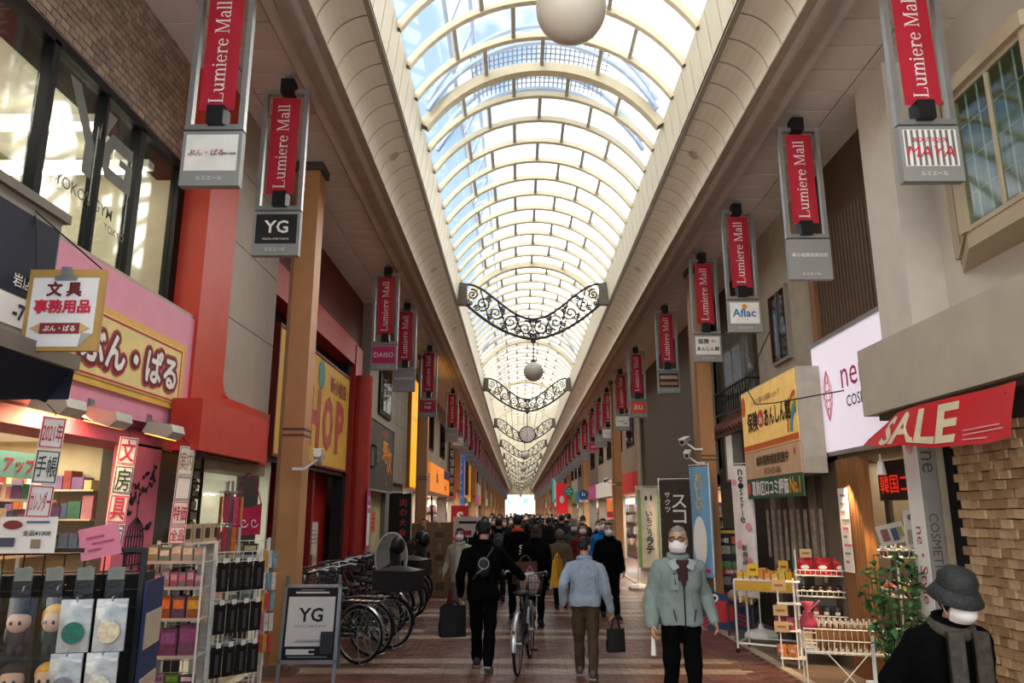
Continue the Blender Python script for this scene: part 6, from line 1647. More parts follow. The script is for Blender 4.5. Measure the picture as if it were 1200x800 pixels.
descr = ['nearest of the parked bicycles, silver mudguard, by the white sign board', 'second parked bicycle behind the nearest one', 'third parked bicycle with a black covered rear box', 'parked bicycle with a child seat, left of the tall oval cover', 'fifth in the parked row, dark with a wire basket', 'sixth in the parked row, dark with bare rear rack',
         'seventh in the parked row, beneath the crouching person', 'eighth in the parked row, with a rear box', 'ninth in the parked row, with a child seat', 'tenth in the parked row', 'eleventh in the parked row, near the black flag', 'last in the parked row before the cardboard boxes']
by_ = [9.72, 10.25, 10.78, 11.3, 11.8, 12.3, 12.8, 13.3, 13.8, 14.3, 14.85, 15.4]
for i, (y, dsc) in enumerate(zip(by_, descr)):
    bicycle('black bicycle, '+dsc, (-2.42+rb.uniform(-.12,.08)+(.12 if i in (2,8) else 0), y, 0), PI/2-R(20+rb.uniform(-4,4)), rb.uniform(-.03,.03), rb.choice([None, mat('#23262c', .35, .3), mat('#2c2f33', .35, .4), mat('#3a2622', .4, .3)]), i % 3 != 1, True, {2:'box',3:'child',7:'box',8:'child'}.get(i), guard=None if i in (0, 4) else GUB)
ov = thing('rain_hood', 'tall oval clear rain hood over a child seat among the bicycles', 'rain cover', (-1.92, 11.72, .8), R(15))
MB().tube([(.24*math.cos(a), .0, .3+.36*math.sin(a)) for a in [2*PI*i/24 for i in range(24)]], .012, 6, True).build('hoop', mat('#b9b6ae', .4), ov)
MB().sheet(lambda u, v: (.235*math.cos(v*2*PI)*u, .06*(1-u*u), .3+.355*math.sin(v*2*PI)*u), 5, 20).build('film', mat('#8a857a', .4, var=.25), ov, True)
MB().bar((0,0,-.06),(0,0,.0),.03).build('clamp', BLACK, ov)
push = bicycle('city bicycle with silver mudguards pushed by the man in black', (.06, 9.42, 0), R(-8), 0.0, mat('#2c2d30', .35, .4), True, False, None, group=None)
t = thing('basket_bag', 'patterned pale bag in the basket of the pushed bicycle', 'bag', (.14, 9.95, .76), R(-8)); q = MB(); q.ball(0,0,.12,.13,.09,.15,12,8); q.build('pouch', mat('#c9b0a8', .8, var=.45, scale=16), t, True); MB().tube([(-.05,0,.25),(0,0,.34),(.05,0,.25)], .008, 5).build('handle', mat('#b58a86', .8), t)

# ================================================================ SIGN BOARD AND LEFT RACKS
ab = thing('folding_sign_board', 'grey framed folding sign board with black two-letter logo by the tan pillar', 'sign', (-2.24, 8.42, 0), R(2))
fa = R(-9)
def tilt(o): o.rotation_euler = (R(-9), 0, 0); o.location = (0, 0, 0); return o
q = MB().box(-.31,-.275,0,.025,0,1.0).box(.275,.31,0,.025,0,1.0).box(-.31,.31,0,.025,.97,1.005).box(-.31,.31,0,.025,.2,.24); tilt(q.build('frame', STEEL, ab))
pn = tilt(MB().box(-.275,.275,.006,.016,.24,.97).build('black_panel', INK, ab)); MB().box(-.25,.25,.001,.005,.375,.875).build('white_panel', PAPER, pn)
write(pn, [('', PAPER, 0, .918, .36, .018, 0, 'r'), ('', GREY, 0, .945, .25, .01, 0, 'r'), ('YG', INK, 0, .69, .26, .15, .02), ("YOKO's GYM TOKYO", GREY, 0, .575, .34, .03, .005), ('', GREY, 0, .42, .3, .008, 0, 'r'), ('', GREY, 0, .435, .26, .006, 0, 'r'), ('', PAPER, -.08, .32, .3, .055, 0, 'r'), ('', INK, .06, .32, .1, .03, 0, 'r', 1), ('', GREY, 0, .27, .42, .012, 0, 'r')], -.002)
tilt(MB().box(.13,.26,-.03,.0,.3,.52).build('leaflet_box', mat('#3a3a38', .3), ab))
q = MB().box(-.3,-.27,.30,.325,0,1.0).box(.27,.3,.30,.325,0,1.0).box(-.3,.3,.30,.325,.3,.33); o = q.build('rear_frame', STEEL, ab); o.rotation_euler = (R(9),0,0); o.location = (0,.0,0.05)

PL = glass_mat('clear_film', (.93,.94,.95,1), .05)
def grid_panel(mb, x0, x1, z0, z1, y, st=.1, r=.004):
    n = max(1, int((x1-x0)/st)); m_ = max(1, int((z1-z0)/st))
    for i in range(n+1): x = x0+(x1-x0)*i/n; mb.tube([(x,y,z0),(x,y,z1)], r, 4, caps=False)
    for i in range(m_+1): z = z0+(z1-z0)*i/m_; mb.tube([(x0,y,z),(x1,y,z)], r, 4, caps=False)
# rack of plush charms
ra = thing('net_rack', 'black net display rack hung with plush charms at the lower left', 'display rack', (-2.6, 4.42, 0), R(12))
q = MB(); grid_panel(q, -.75, .42, .1, 1.52, .06); tag(q.build('net', BLACK, ra), kind='stuff')
q = MB()
for x in (-.75,.42): q.bar((x,.06,0),(x,.06,1.55),.03).bar((x,-.1,.015),(x,.45,.015),.03)
q.bar((-.75,.06,1.54),(.42,.06,1.54),.025); q.build('frame', BLACK, ra)
MB().box(-.73,.4,.1,.44,.05,1.4).build('back_stock', mat('#191717', .8, var=.4, scale=9), ra)
MB().box(.44,.455,.05,.46,.55,1.36).build('end_card', mat('#232f57', .6), ra)
q = MB()
for z in (.62,.98): q.box(.456,.462,.08,.44,z,z+.2)
q.build('end_labels', mat('#b9a994', .6), ra); write(ra, [], 0)
def charm(x, z, hair, lab, y=.0, face=True):
    t = thing('plush_charm', lab, 'plush charm', world_of(ra, Vector((x, y, z))), R(12)+rb.uniform(-.15,.15), 'bagged plush charms on the net rack')
    hd = MB().ball(0,-.02,.09,.042,.036,.044,12,8).build('head', mat('#cfa88a', .8), t, True)
    q = MB(); q.ball(0,-.012,.105,.048,.04,.046,12,8)
    for i, v in enumerate(q.v):
        if v[1] < -.03 and v[2] < .115: q.v[i] = (v[0]*.8, v[1]*.5, v[2])
    q.build('hair', mat(hair, .8, var=.3, scale=30, bump=.4), t, True)
    q = MB().ball(0,-.015,.03,.034,.026,.04,10,6)
    for s in (-1,1): q.ball(s*.035,-.02,.04,.014,.014,.03,6,4).ball(s*.016,-.02,-.01,.016,.016,.025,6,4)
    q.build('body', mat(rb.choice(['#2a2c33','#d6d0c8','#3a2c2c','#22332e','#c9c4ba','#4a3a4a']), .8), t, True)
    q = MB()
    for s in (-1,1): q.ball(s*.015,-.055,.088,.006,.004,.008,6,4)
    q.build('eyes', INK, hd)
    MB().sheet(lambda u, v: (-.07+.14*u, -.06-.012*math.sin(u*PI), -.04+.22*v), 4, 4).build('clear_bag', PL, t, True)
    MB().tube([(0,.04,.215),(0,-.02,.215),(0,-.025,.2)], .003, 4).build('hook', STEEL, t); t.scale = (1.45,)*3
    return t
hc_ = ['#2a2220', '#7a4a4e', '#1e1c20', '#d8a23a', '#33302e', '#1c1a1c', '#3a2a22']
rown = ['upper', 'middle', 'lower']
for r_, z in enumerate((1.04, .74, .46)):
    for c_ in range(5):
        h_ = '#d8a23a' if (c_ == 4 and r_ < 2) else hc_[(r_*4+c_*3) % 7]
        if h_ == '#d8a23a' and c_ != 4: h_ = '#241f1f'
        nm_ = {'#d8a23a': 'yellow', '#7a4a4e': 'dusty red'}.get(h_, 'dark')
        charm(-.68+c_*.175, z, h_, 'bagged plush charm with %s hair, %s row, %s from left on the net rack' % (nm_, rown[r_], ORD[c_]), -.03)
for c_ in range(7):
    t = thing('black_pouch', 'black packaged pouch hung in the top row of the net rack', 'packet', world_of(ra, Vector((-.66+c_*.16, .0, 1.30))), R(12), 'black pouches along the top of the net rack'); t['label'] = 'black packaged pouch in the top row of the net rack, %s from left' % ORD[c_]
    MB().box(-.05,.05,-.02,.0,-.06,.10).build('pouch', mat('#17171a', .4, var=.3, bump=.3), t); MB().box(-.045,.045,-.022,-.02,.08,.15).build('header_card', mat('#7d8378', .5, var=.3), t); MB().tube([(0,.06,.15),(0,-.03,.15)], .003, 4).build('hook', STEEL, t)
SIL = mat('#b9bab4', .3, .3, var=.25, scale=14, bump=.3, bscale=18)
for i, (x, z, c_, l) in enumerate(((.14,1.1,'#1f6a58','green check pattern, upper left of four'), (.32,1.1,'#d9c9a8','cream face print, upper right of four'), (.12,.82,'#7a7480','grey print, lower left of four'), (.30,.82,'#d0c8b4','cream print, lower right of four'), (.28,.54,'#c9a0a0','rosy print, bottom of the column'))):
    t = thing('zip_packet', 'silver zip packet with '+l, 'packet', world_of(ra, Vector((x, -.09, z))), R(12), 'silver zip packets on the net rack')
    MB().sheet(lambda u, v: (-.07+.14*u, -.012-.012*math.sin(u*PI)*math.sin(v*PI), -.08+.24*v), 6, 8).sheet(lambda u, v: (-.07+.14*(1-u), .0, -.08+.24*v), 1, 1).build('foil', SIL, t, True)
    MB().lathe([(.05,0),(.05,.002)], 16, 0, -.027, .01, M=Euler((PI/2,0,0)).to_matrix()).build('printed_patch', mat(c_, .6, var=.3, scale=40), t); MB().box(-.068,.068,-.016,-.012,.12,.135).build('zip_strip', mat('#d9dad6', .3), t); MB().tube([(0,.14,.17),(0,-.02,.17),(0,-.02,.15)], .003, 4).build('hook', STEEL, t); t.scale = (1.15,)*3
t = sign('price_card', 'white promotional card standing on the net rack', 'card', (-2.78, 4.36, 1.53), R(10), .3, .2, .006, PAPER, [('全品¥1000', INK, .05, .11, .16, .03, .02), ('', mat('#7a2a2a', .6), -.08, .155, .1, .05, 0, 'o'), ('', mat('#4a4a5a', .6), -.1, .06, .08, .05, 0, 'r'), ('', mat('#8a7a5a', .6), .05, .05, .05, .05, 0, 'r'), ('', mat('#3a5a8a', .6), .05, .17, .12, .012, 0, 'r')])
t = sign('price_card', 'pink handwritten card standing on the net rack', 'card', (-2.42, 4.5, 1.5), R(8), .22, .18, .006, mat('#e2889c', .7), [('', mat('#b04a6a', .6), -.02, .12, .1, .012, 0, 'r'), ('', mat('#b04a6a', .6), .02, .085, .12, .012, 0, 'r'), ('', mat('#b04a6a', .6), -.03, .05, .07, .012, 0, 'r')]); t.rotation_euler[1] = R(-12)

# white display shelves B and C, black packets, spinner
def display(label, loc, rz, w, d, zs, h=1.5, seed=0, skip=()):
    t = thing('display_rack', label, 'display rack', loc, rz)
    q = MB(); grid_panel(q, -w/2, w/2, .1, h, d, .09, .0035); tag(q.build('net', WHITE, t), kind='stuff')
    q = MB()
    for x in (-w/2, w/2): q.bar((x,d,0),(x,d,h+.02),.025).bar((x,0,.1),(x,0,h*.98),.014)
    q.build('frame', WHITE, t)
    for z in zs: MB().box(-w/2,w/2,0,d,z-.008,z).box(-w/2,w/2,-.006,0,z-.012,z+.014).build('shelf', mat('#b3aea4', .5), t)
    return t
GC = ['#c9b9a0', '#d9d0c4', '#b0587a', '#8f4a7a', '#d2622e', '#e0b03a', '#5a8a8a', '#a9a49a', '#d88aa0', '#4a3a6a', '#93b0a8', '#e6e0d6']
def dull(h): return '#%02x%02x%02x' % tuple(int((int(h[i:i+2],16)*.72+ 22)*.86) for i in (1,3,5))
def boxes_on(t, w, y, z, n, hr, label, cat='packet', group=None, cols=GC, seed=1, lean=0.0, dd=.06):
    r = random.Random(seed)
    for i in range(n):
        ww = w/n; c_ = dull(r.choice(cols)); h = r.uniform(*hr)
        p = thing('goods_packet', label+', '+ORD[i]+' from left', cat, world_of(t, Vector((-w/2+ww*(i+.5), y, z+.002))), t.rotation_euler.z + r.uniform(-.06,.06), group or label)
        MB().box(-ww*.44,ww*.44,0,dd,0,h).build('packet', mat(c_, .5, var=.35, scale=22), p)
        MB().box(-ww*.36,ww*.36,-.003,0,h*.45,h*.85).build('printed_label', mat(r.choice(cols), .55, var=.35, scale=30), p)
rB = display('white wire shelf rack of stationery between the net rack and black packets', (-2.8, 6.3, 0), R(4), .48, .3, (.42,.64,.92,1.16,1.36), 1.5)
boxes_on(rB, .46, .05, 1.36, 5, (.10,.16), 'card packet in the top row of the middle rack', seed=1, cols=['#d9c9a8','#c9b48a','#93b0a0','#e6d8cc','#cfa890'])
boxes_on(rB, .46, .05, 1.16, 7, (.10,.14), 'slim pink and mauve packet on the second shelf of the middle rack', seed=2, cols=['#d88aa0','#c9a0b0','#a9a0a8','#c96a8a'])
boxes_on(rB, .46, .05, .92, 4, (.15,.19), 'orange or yellow charm packet third shelf of the middle rack', seed=3, cols=['#d2622e','#e0b03a','#7a5a8a','#e07a3a'])
boxes_on(rB, .46, .05, .64, 3, (.2,.25), 'purple bag packet on the fourth shelf of the middle rack', seed=4, cols=['#9a4f8a','#a8688f','#8f5a9a'])
boxes_on(rB, .46, .05, .42, 4, (.06,.09), 'green or violet box on the bottom shelf of the middle rack', seed=5, cols=['#6aa03a','#7a4a9a','#d9d0c4'])
rD = thing('net_rack', 'white net panel hung with black packets beside the middle rack', 'display rack', (-2.42, 6.78, 0), R(48))
q = MB(); grid_panel(q, -.22, .22, .1, 1.42, .05, .08, .0035); tag(q.build('net', WHITE, rD), kind='stuff'); MB().bar((-.22,.05,0),(-.22,.05,1.42),.02).bar((.22,.05,0),(.22,.05,1.42),.02).bar((-.22,-.12,.01),(-.22,.2,.01),.02).bar((.22,-.12,.01),(.22,.2,.01),.02).build('frame', WHITE, rD)
for r_, z in enumerate((1.1,.76,.42)):
    for c_ in range(4):
        p = thing('black_packet', 'black carded packet in the %s row of the white net panel' % rown[r_], 'packet', world_of(rD, Vector((-.165+c_*.11, -.01, z))), R(48), 'black packets on the white net panel'); p['label'] = 'black carded packet, %s row, %s from left on the white net panel' % (rown[r_], ORD[c_])
        MB().box(-.05,.05,-.012,.0,0,.24).build('packet', mat('#151517', .35, var=.3, bump=.2), p); MB().box(-.014,.014,-.02,-.012,.03,.18).build('tool', mat('#55565a', .3, .5), p); MB().tube([(0,.05,.25),(0,-.02,.25),(0,-.02,.22)], .003, 4).build('hook', STEEL, p)
        MB().box(-.02,.02,-.034,-.03,.235,.275).build('price_tag', PAPER, p)
rC = display('white wire rack of small goods beside the tan pillar', (-2.93, 7.95, 0), R(4), .5, .4, (.35,.62,.88,1.1,1.32), 1.46)
boxes_on(rC, .48, .05, 1.32, 3, (.1,.14), 'pale framed card on the top shelf of the far white rack', seed=11, cols=['#d9c98a','#c9b9a0','#3a3230'])
boxes_on(rC, .48, .05, 1.1, 5, (.1,.16), 'bright small packet second shelf of the far rack', seed=12, cols=['#e0b03a','#c94a4a','#8a7a5a','#4a4038'])
boxes_on(rC, .48, .05, .88, 3, (.12,.16), 'card packet beside the red price card on the far rack', seed=13, cols=['#e6e0d6','#2a2624','#93b0a8'])
sign('price_card', 'white price card with a red number fifty on the far rack', 'card', tuple(world_of(rC, Vector((-.08,-.03,.9)))), R(4), .16, .13, .004, PAPER, [('50', REDP, -.005, .07, .09, .06, .01), ('', REDP, 0, .025, .1, .01, 0, 'r')])
bs = thing('mesh_basket', 'small white plastic basket on the far rack', 'basket', tuple(world_of(rC, Vector((-.04,.0,.625)))), R(4))
q = MB()
for z in (0,.05,.1,.15): q.box(-.14,.14,-.004,.0,z,z+.02).box(-.14,.14,.16,.164,z,z+.02).box(-.14,-.136,0,.16,z,z+.02).box(.136,.14,0,.16,z,z+.02)
q.build('bands', WHITE, bs); q = MB()
for k in range(8):
    x = -.14+k*.038; q.box(x,x+.012,-.004,.0,0,.17).box(x,x+.012,.16,.164,0,.17)
q.build('slats', WHITE, bs)
boxes_on(rC, .46, .05, .35, 5, (.1,.2), 'pale blue or white packet at the foot of the far rack', seed=15, cols=['#9ab8c0','#d9d0c4','#c9d4d4'])
sp = thing('packet_strip', 'hanging strip of colourful packets on the end of the far white rack', 'packet strip', (-2.6, 8.1, 0), R(40))
MB().bar((0,.02,0),(0,.02,1.5),.02).build('upright', WHITE, sp)
for i, z in enumerate((1.2,.98,.78,.58,.38)):
    for j in (-1,0,1): MB().box(j*.05-.022,j*.05+.022,-.03-.008*j,-.015-.008*j,z,z+.17).build('packet', mat(rb.choice(['#c94a4a','#3f8a8a','#d9d0c4','#e0a03a','#7aa0b0','#c96a8a']), .45, var=.3, scale=20), sp)
sn = thing('pen_spinner', 'spinner of hanging bright pen packets above the racks', 'display rack', (-2.74, 7.3, 0), 0)
MB().tube([(0,0,0),(0,0,2.05)], .014, 6).lathe([(.16,0),(.16,.02),(.02,.04)], 14).build('post', STEEL, sn)
for k in range(16):
    a = k*2*PI/8; z = 1.78 if k < 8 else 1.5
    MB().cbox(.1*math.cos(a), .1*math.sin(a), z, .045, .012, .24, rot=(0,0,a+PI/2)).build('pen_packet', mat(rb.choice(['#8f9ba0','#d26a2e','#c94a5a','#4a9a6a','#5a7ab0','#c9c4ba','#e0a83a']), .35, var=.3, scale=20), sn)
q = MB()
for k in range(8):
    a = k*2*PI/8; q.tube([(0,0,1.93),(.13*math.cos(a),.13*math.sin(a),1.95)], .004, 4).tube([(0,0,1.64),(.13*math.cos(a),.13*math.sin(a),1.65)], .004, 4)
q.build('hook', STEEL, sn)
# photo frames along the ledge at the back
lg = thing('back_shelf', 'long shelf behind the racks set with photo frames', 'shelf', (-3.0, 7.35, 1.46), PI/2)
MB().box(-.62,.42,0,.2,0,.02).build('board', WHITE, lg); MB().box(-.6,-.56,.02,.18,-1.46,0).build('leg', WHITE, lg); MB().box(.36,.40,.02,.18,-1.46,0).build('leg', WHITE, lg)
for i in range(5):
    p = thing('framed_photo', 'cream framed dark photo on the back shelf behind the racks, %s from the near end' % ORD[i], 'picture', world_of(lg, Vector((-.5+i*.22, .03, .021))), PI/2, 'photo frames on the back shelf')
    MB().box(-.095,.095,0,.02,0,.17).build('frame', mat('#cdb893', .5), p); MB().box(-.05,.05,-.003,0,.035,.13).build('picture', mat('#4a3c34', .6, var=.5, scale=30), p)
tb = thing('tote_bag', 'crimson cloth bag with a white scroll print hanging at the gym entrance', 'bag', (-2.95, 8.35, 1.98), R(60))
MB().sheet(lambda u, v: (-.2+.4*u, .02*math.sin(u*9)-.0, -.12-.34*v-.05*math.sin(u*PI)*(1-v)), 10, 6).build('cloth', mat('#b8204a', .8, var=.2), tb, True)
q = MB()
for s, x in ((1,-.06),(-1,.08)): q.tube([(x+.05*math.cos(a)*(.3+a/7), -.024, -.33+.05*math.sin(a)*(.3+a/7)) for a in [i*.5 for i in range(13)]], .006, 4)
q.build('scroll_print', PAPER, tb); MB().tube([(-.18,0,-.13),(-.1,.0,.12),(-.02,.01,.2)], .008, 4).tube([(.18,0,-.13),(.08,.0,.12),(-.02,.01,.2)], .008, 4).build('strap', mat('#a31b40', .8), tb)
# cardboard boxes, black pole and flag on the left, red flag, cones
def carton(loc, s, rz, lab):
    t = thing('cardboard_box', lab, 'box', loc, rz, 'cardboard boxes by the left pillar'); a, b, c_ = s
    MB().box(-a/2,a/2,-b/2,b/2,0,c_).build('carton', mat('#8a6a48', .8, var=.1), t); MB().box(-a/2-.002,a/2+.002,-.03,.03,c_-.001,c_+.002).box(-.03,.03,-b/2-.002,-b/2,c_*.75,c_).build('tape', mat('#a98a60', .4), t); MB().box(-.09,.09,-b/2-.003,-b/2,c_*.25,c_*.5).build('label', mat('#5f4630', .8), t); return t
for i, (x, y, z, s_, l) in enumerate(((-1.72,17.0,0,(.62,.5,.62),'cardboard box lowest in the tall stack'), (-1.72,17.0,.625,(.6,.5,.5),'cardboard box in the middle of the tall stack'), (-1.74,17.0,1.13,(.58,.48,.42),'cardboard box topmost of the tall stack'), (-2.35,19.3,0,(.6,.5,.9),'cardboard box lower of the stack left of the pillar'), (-2.35,19.3,.905,(.6,.5,.6),'cardboard box upper of the stack left of the pillar'), (-1.95,19.8,0,(.5,.5,1.2),'tall cardboard box right behind the pillar'))): carton((x,y,z), s_, rb.uniform(-.2,.2), l)
def nobori(label, loc, rz, w, h, z0, face, rows, side=1, base=True, band=None):
    t = thing('street_flag', label, 'flag', loc, rz)
    MB().tube([(-side*w/2-.02,0,0.02),(-side*w/2-.02,0,z0+h+.05)], .012, 6).tube([(-side*w/2-.02,0,z0+h+.03),(side*w/2,0,z0+h+.03)], .008, 6).build('pole', WHITE, t)
    MB().sheet(lambda u, v: (-w/2+w*u, .025*math.sin(u*6+v*3), z0+h*v), 8, 12).build('cloth', face, t, True)
    q = MB()
    for k in range(6): q.tube([(-side*w/2-.02,-.012,z0+h*k/5), (-side*w/2+.01*side,-.0,z0+h*k/5)], .006, 4)
    q.build('loop', WHITE, t)
    write(t, rows, -.034)
    if base:
        b = MB(); b.lathe([(.24,0),(.25,.05),(.2,.1),(.05,.14),(.03,.2)], 8, -side*w/2-.02, 0, 0); b.build('water_base', WHITE, t)
    return t
nobori('black flag with dark red characters behind the bicycles', (-2.75, 17.9, 0), R(20), .55, 1.15, 1.05, mat('#15120f', .8), [('肉の大衆', mat('#a83a3a', .6), .05, 1.65, .16, .9, .02, 'v')], -1)
nobori('red flag with a white letter S by the far left pillar', (-2.05, 26.8, 0), R(10), .62, 1.2, .8, mat('#b8242c', .7), [('S', PAPER, 0, 1.6, .36, .4, .03), ('C', PAPER, 0, 1.1, .36, .4, .03)])
nobori('white and green flag with black characters in mid distance right', (3.12, 18.5, 0), R(-8), .56, 1.85, .5, mat('#d9d0bc', .7), [('', mat('#7fa05a', .6), -.23, 1.4, .08, 1.8, 0, 'r'), ('', mat('#7fa05a', .6), .24, 1.4, .07, 1.8, 0, 'r'), ('いちごう', INK, 0, 1.5, .14, .62, .02, 'v'), ('ラテ', INK, 0, 1.0, .26, .4, .03, 'v'), ('', INK, -.06, 2.1, .06, .12, 0, 'o'), ('', INK, .06, 2.1, .05, .14, 0, 'o')], 1)
nobori('brown flag with white katakana beside the right pillar', (2.98, 14.4, 0), R(-14), .66, 1.8, .55, mat('#3f3128', .75), [('スコーン', PAPER, .02, 1.55, .26, 1.1, .01, 'v'), ('サクッ', PAPER, -.19, 1.95, .1, .4, .01, 'v')], 1)
nobori('pale blue flag with yellow characters tied at the right pillar', (2.98, 12.62, 0), R(-50), .42, 1.75, .75, mat('#6f9cbc', .7), [('おいしい', YEL, .0, 2.1, .16, .6, .02, 'v'), ('', PAPER, -.02, 1.3, .26, .8, 0, 'o'), ('', REDP, 0, .85, .3, .05, 0, 'r')], -1, False)
nobori('white flag with black text and pink hearts on a white water base', (3.36, 11.55, 0), R(-42), .34, 1.9, .55, mat('#ddd0c8', .7), [('ne・Style', INK, 0, 2.0, .1, .8, .01, 'v'), ('', mat('#d88a9c', .6), .08, 1.55, .1, .12, 0, 'o'), ('', mat('#d88a9c', .6), -.08, 1.3, .09, .11, 0, 'o'), ('', mat('#d88a9c', .6), .07, 1.05, .1, .12, 0, 'o'), ('', mat('#d88a9c', .6), -.1, 2.2, .08, .1, 0, 'o'), ('新商品', INK, 0, 1.15, .1, .3, .01, 'v')], -1)
t = thing('black_pole', 'thin black pole leaning by the left pillar behind the bicycles', 'pole', (-2.2, 20.2, 0)); MB().tube([(0,0,0),(-.1,0,2.2)], .02, 6).build('shaft', BLACK, t); MB().lathe([(.14,0),(.14,.04),(.03,.06)], 12).build('foot', BLACK, t)
t = thing('traffic_cone', 'red traffic cone at the feet of the woman in cream', 'cone', (-1.3, 15.4, 0)); MB().lathe([(.12,.03),(.02,.45)], 14).build('cone', mat('#a8281e', .6), t); MB().box(-.17,.17,-.17,.17,0,.03).build('base', BLACK, t)
t = sign('notice_board', 'white notice board with red strip beside the cardboard boxes', 'sign', (-1.42, 21.5, 1.1), 0, .8, .55, .04, PAPER, [('', REDP, -.1, .12, .4, .12, 0, 'r'), ('', INK, 0, .4, .5, .06, 0, 'r')]); MB().bar((0,.03,-1.1),(0,.03,.1),.03).build('stand', STEEL, t)

# ================================================================ RIGHT SIDE GOODS
lr = thing('leaflet_rack', 'leaflet rack with black header behind the crab board', 'display rack', (3.6, 13.25, 0), R(-14))
MB().box(-.36,.36,.05,.1,.1,1.35).build('back_board', mat('#4a4640', .6), lr); hd_ = MB().box(-.37,.37,-.02,.05,1.22,1.5).build('header', INK, lr)
write(lr, [('新小岩', PAPER, -.16, 1.3, .26, .1, .03), ('', mat('#d8502c', .5), .17, 1.3, .3, .12, 0, 'r'), ('', YEL, 0, 1.44, .6, .05, 0, 'r')], -.024)
for r_ in range(4):
    MB().box(-.36,.36,-.04,.05,.25+r_*.25,.27+r_*.25).box(-.36,.36,-.05,-.045,.27+r_*.25,.33+r_*.25).build('shelf', BLACK, lr)
    for c_ in range(4): MB().box(-.33+c_*.17,-.18+c_*.17,-.02,.02,.275+r_*.25,.46+r_*.25).build('leaflet', mat(rb.choice(['#b0aaa0','#8a857c','#c9c4ba','#5f8a5a','#a8443a']), .6, var=.35, scale=20), lr)
MB().box(-.34,-.31,.05,.3,0,.12).box(.31,.34,.05,.3,0,.12).build('foot', BLACK, lr)
sign('rack_label', 'red strip label across the leaflet rack', 'card', tuple(world_of(lr, Vector((.02,-.07,.74)))), R(-14), .52, .1, .004, mat('#b02a26', .5), [('体験予約', PAPER, 0, .05, .4, .06, .02)])
crab = thing('crab_board', 'cut-out board of a red crab on dark blue standing by the leaflet rack', 'cut-out board', (3.25, 12.3, 0), R(-10))
NAV = mat('#1e3a66', .5)
outl = [(-.42,.08),(-.3,.0),(.35,.0),(.42,.15),(.4,.38),(.46,.5),(.3,.55),(.2,.52),(.1,.58),(-.05,.5),(-.2,.55),(-.3,.68),(-.46,.72),(-.5,.55),(-.44,.4),(-.46,.25)]
MB().prism(outl, lambda a, b: (a,0,b), lambda a, b: (a,.03,b)).build('board', NAV, crab)
q = MB()
def disc(mb, x, z, rx, rz_, y=-.004, n=18, mi=0): mb.prism([(x+rx*math.cos(2*PI*i/n), z+rz_*math.sin(2*PI*i/n)) for i in range(n)], lambda a, b: (a,y,b), lambda a, b: (a,y+.004,b), mi)
disc(q, -.1, .26, .24, .16); disc(q, -.4, .56, .09, .13); disc(q, -.41, .38, .05, .1)
for k in range(3): q.bar((.14,-.006,.22-.06*k),(.3,-.006,.18-.07*k),.03,.006,up=(0,1,0)); q.bar((-.3,-.006,.2-.06*k),(-.4,-.006,.14-.05*k),.03,.006,up=(0,1,0))
q.build('crab', mat('#c4202a', .5), crab)
q = MB()
for x in (-.2,.08): disc(q, x, .46, .055, .06, -.006)
q.build('eye_whites', PAPER, crab); q = MB()
for x in (-.2,.08): disc(q, x, .46, .022, .028, -.009)
q.build('pupils', INK, crab); q = MB(); q.tube([(.3+.08*(a/9)*math.cos(a), -.006, .4+.08*(a/9)*math.sin(a)) for a in [i*.6 for i in range(16)]], .012, 5); q.build('shell_spiral', mat('#d8a060', .5), crab)
MB().bar((0,.03,.3),(0,.3,0),.03).build('strut', WOOD, crab)
# yellow bin table
tbk = thing('bin_table', 'white tubular bin table piled with yellow packets', 'table', (3.28, 10.35, 0), R(-32))
q = MB()
for x in (-.38,.38):
    for y in (-.26,.26): MB().tube([(x,y,.05),(x,y,.9)], .014, 6).build('leg', WHITE, tbk); MB().ball(x,y,.03,.03).build('castor', BLACK, tbk)
q.tube([(-.38,-.26,.12),(.38,-.26,.12),(.38,.26,.12),(-.38,.26,.12)], .012, 6, True).tube([(-.38,-.26,.9),(.38,-.26,.9),(.38,.26,.9),(-.38,.26,.9)], .012, 6, True); q.build('rail', WHITE, tbk)
q = MB(); 
for k in range(16): x = -.38+.76*k/15; q.tube([(x,-.26,.76),(x,-.26,.9)], .003, 4).tube([(x,.26,.76),(x,.26,.9)], .003, 4).tube([(x,-.26,.76),(x,.26,.76)], .003, 4)
for k in range(10): y = -.26+.52*k/9; q.tube([(-.38,y,.76),(-.38,y,.9)], .003, 4).tube([(.38,y,.76),(.38,y,.9)], .003, 4)
tag(q.build('wire_basket', WHITE, tbk), kind='stuff'); MB().box(-.37,.37,-.25,.25,.765,.775).build('base_board', WHITE, tbk)
MB().box(-.36,.36,-.268,-.262,.775,.885).build('yellow_front_card', mat('#d9a83a', .6), tbk)
for i in range(8):
    for j in range(3):
        p = thing('yellow_packet', 'orange and yellow packet standing in the bin table', 'packet', world_of(tbk, Vector((-.32+i*.09, -.17+j*.15, .777))), R(-32)+rb.uniform(-.1,.1), 'packets in the bin table'); p['label'] = 'yellow or orange packet in the bin table, %s row, %s from left' % (('front','middle','back')[j], ORD[i])
        MB().box(-.036,.036,-.03,.03,0,rb.uniform(.2,.27)).build('packet', mat(rb.choice(['#f0b83a','#e8b030','#f0a050','#e8c060']), .5, var=.2), p); MB().box(-.028,.028,-.033,-.03,.05,.15).build('printed_label', mat(rb.choice(['#e8c84a','#e6dccb']), .5), p)
def card(lab, loc, rz, w, h, c_, stem=.12):
    t = thing('price_card', lab, 'card', loc, rz); MB().box(-w/2,w/2,0,.004,stem,stem+h).build('card', mat(c_, .6), t); MB().bar((0,.004,0),(0,.004,stem+.02),.006).build('stem', WHITE, t); MB().box(-w*.3,w*.3,-.002,0,stem+h*.4,stem+h*.6).build('print', mat('#8a5a3a', .6), t); return t
wv = lambda x, y, z: tuple(world_of(tbk, Vector((x,y,z))))
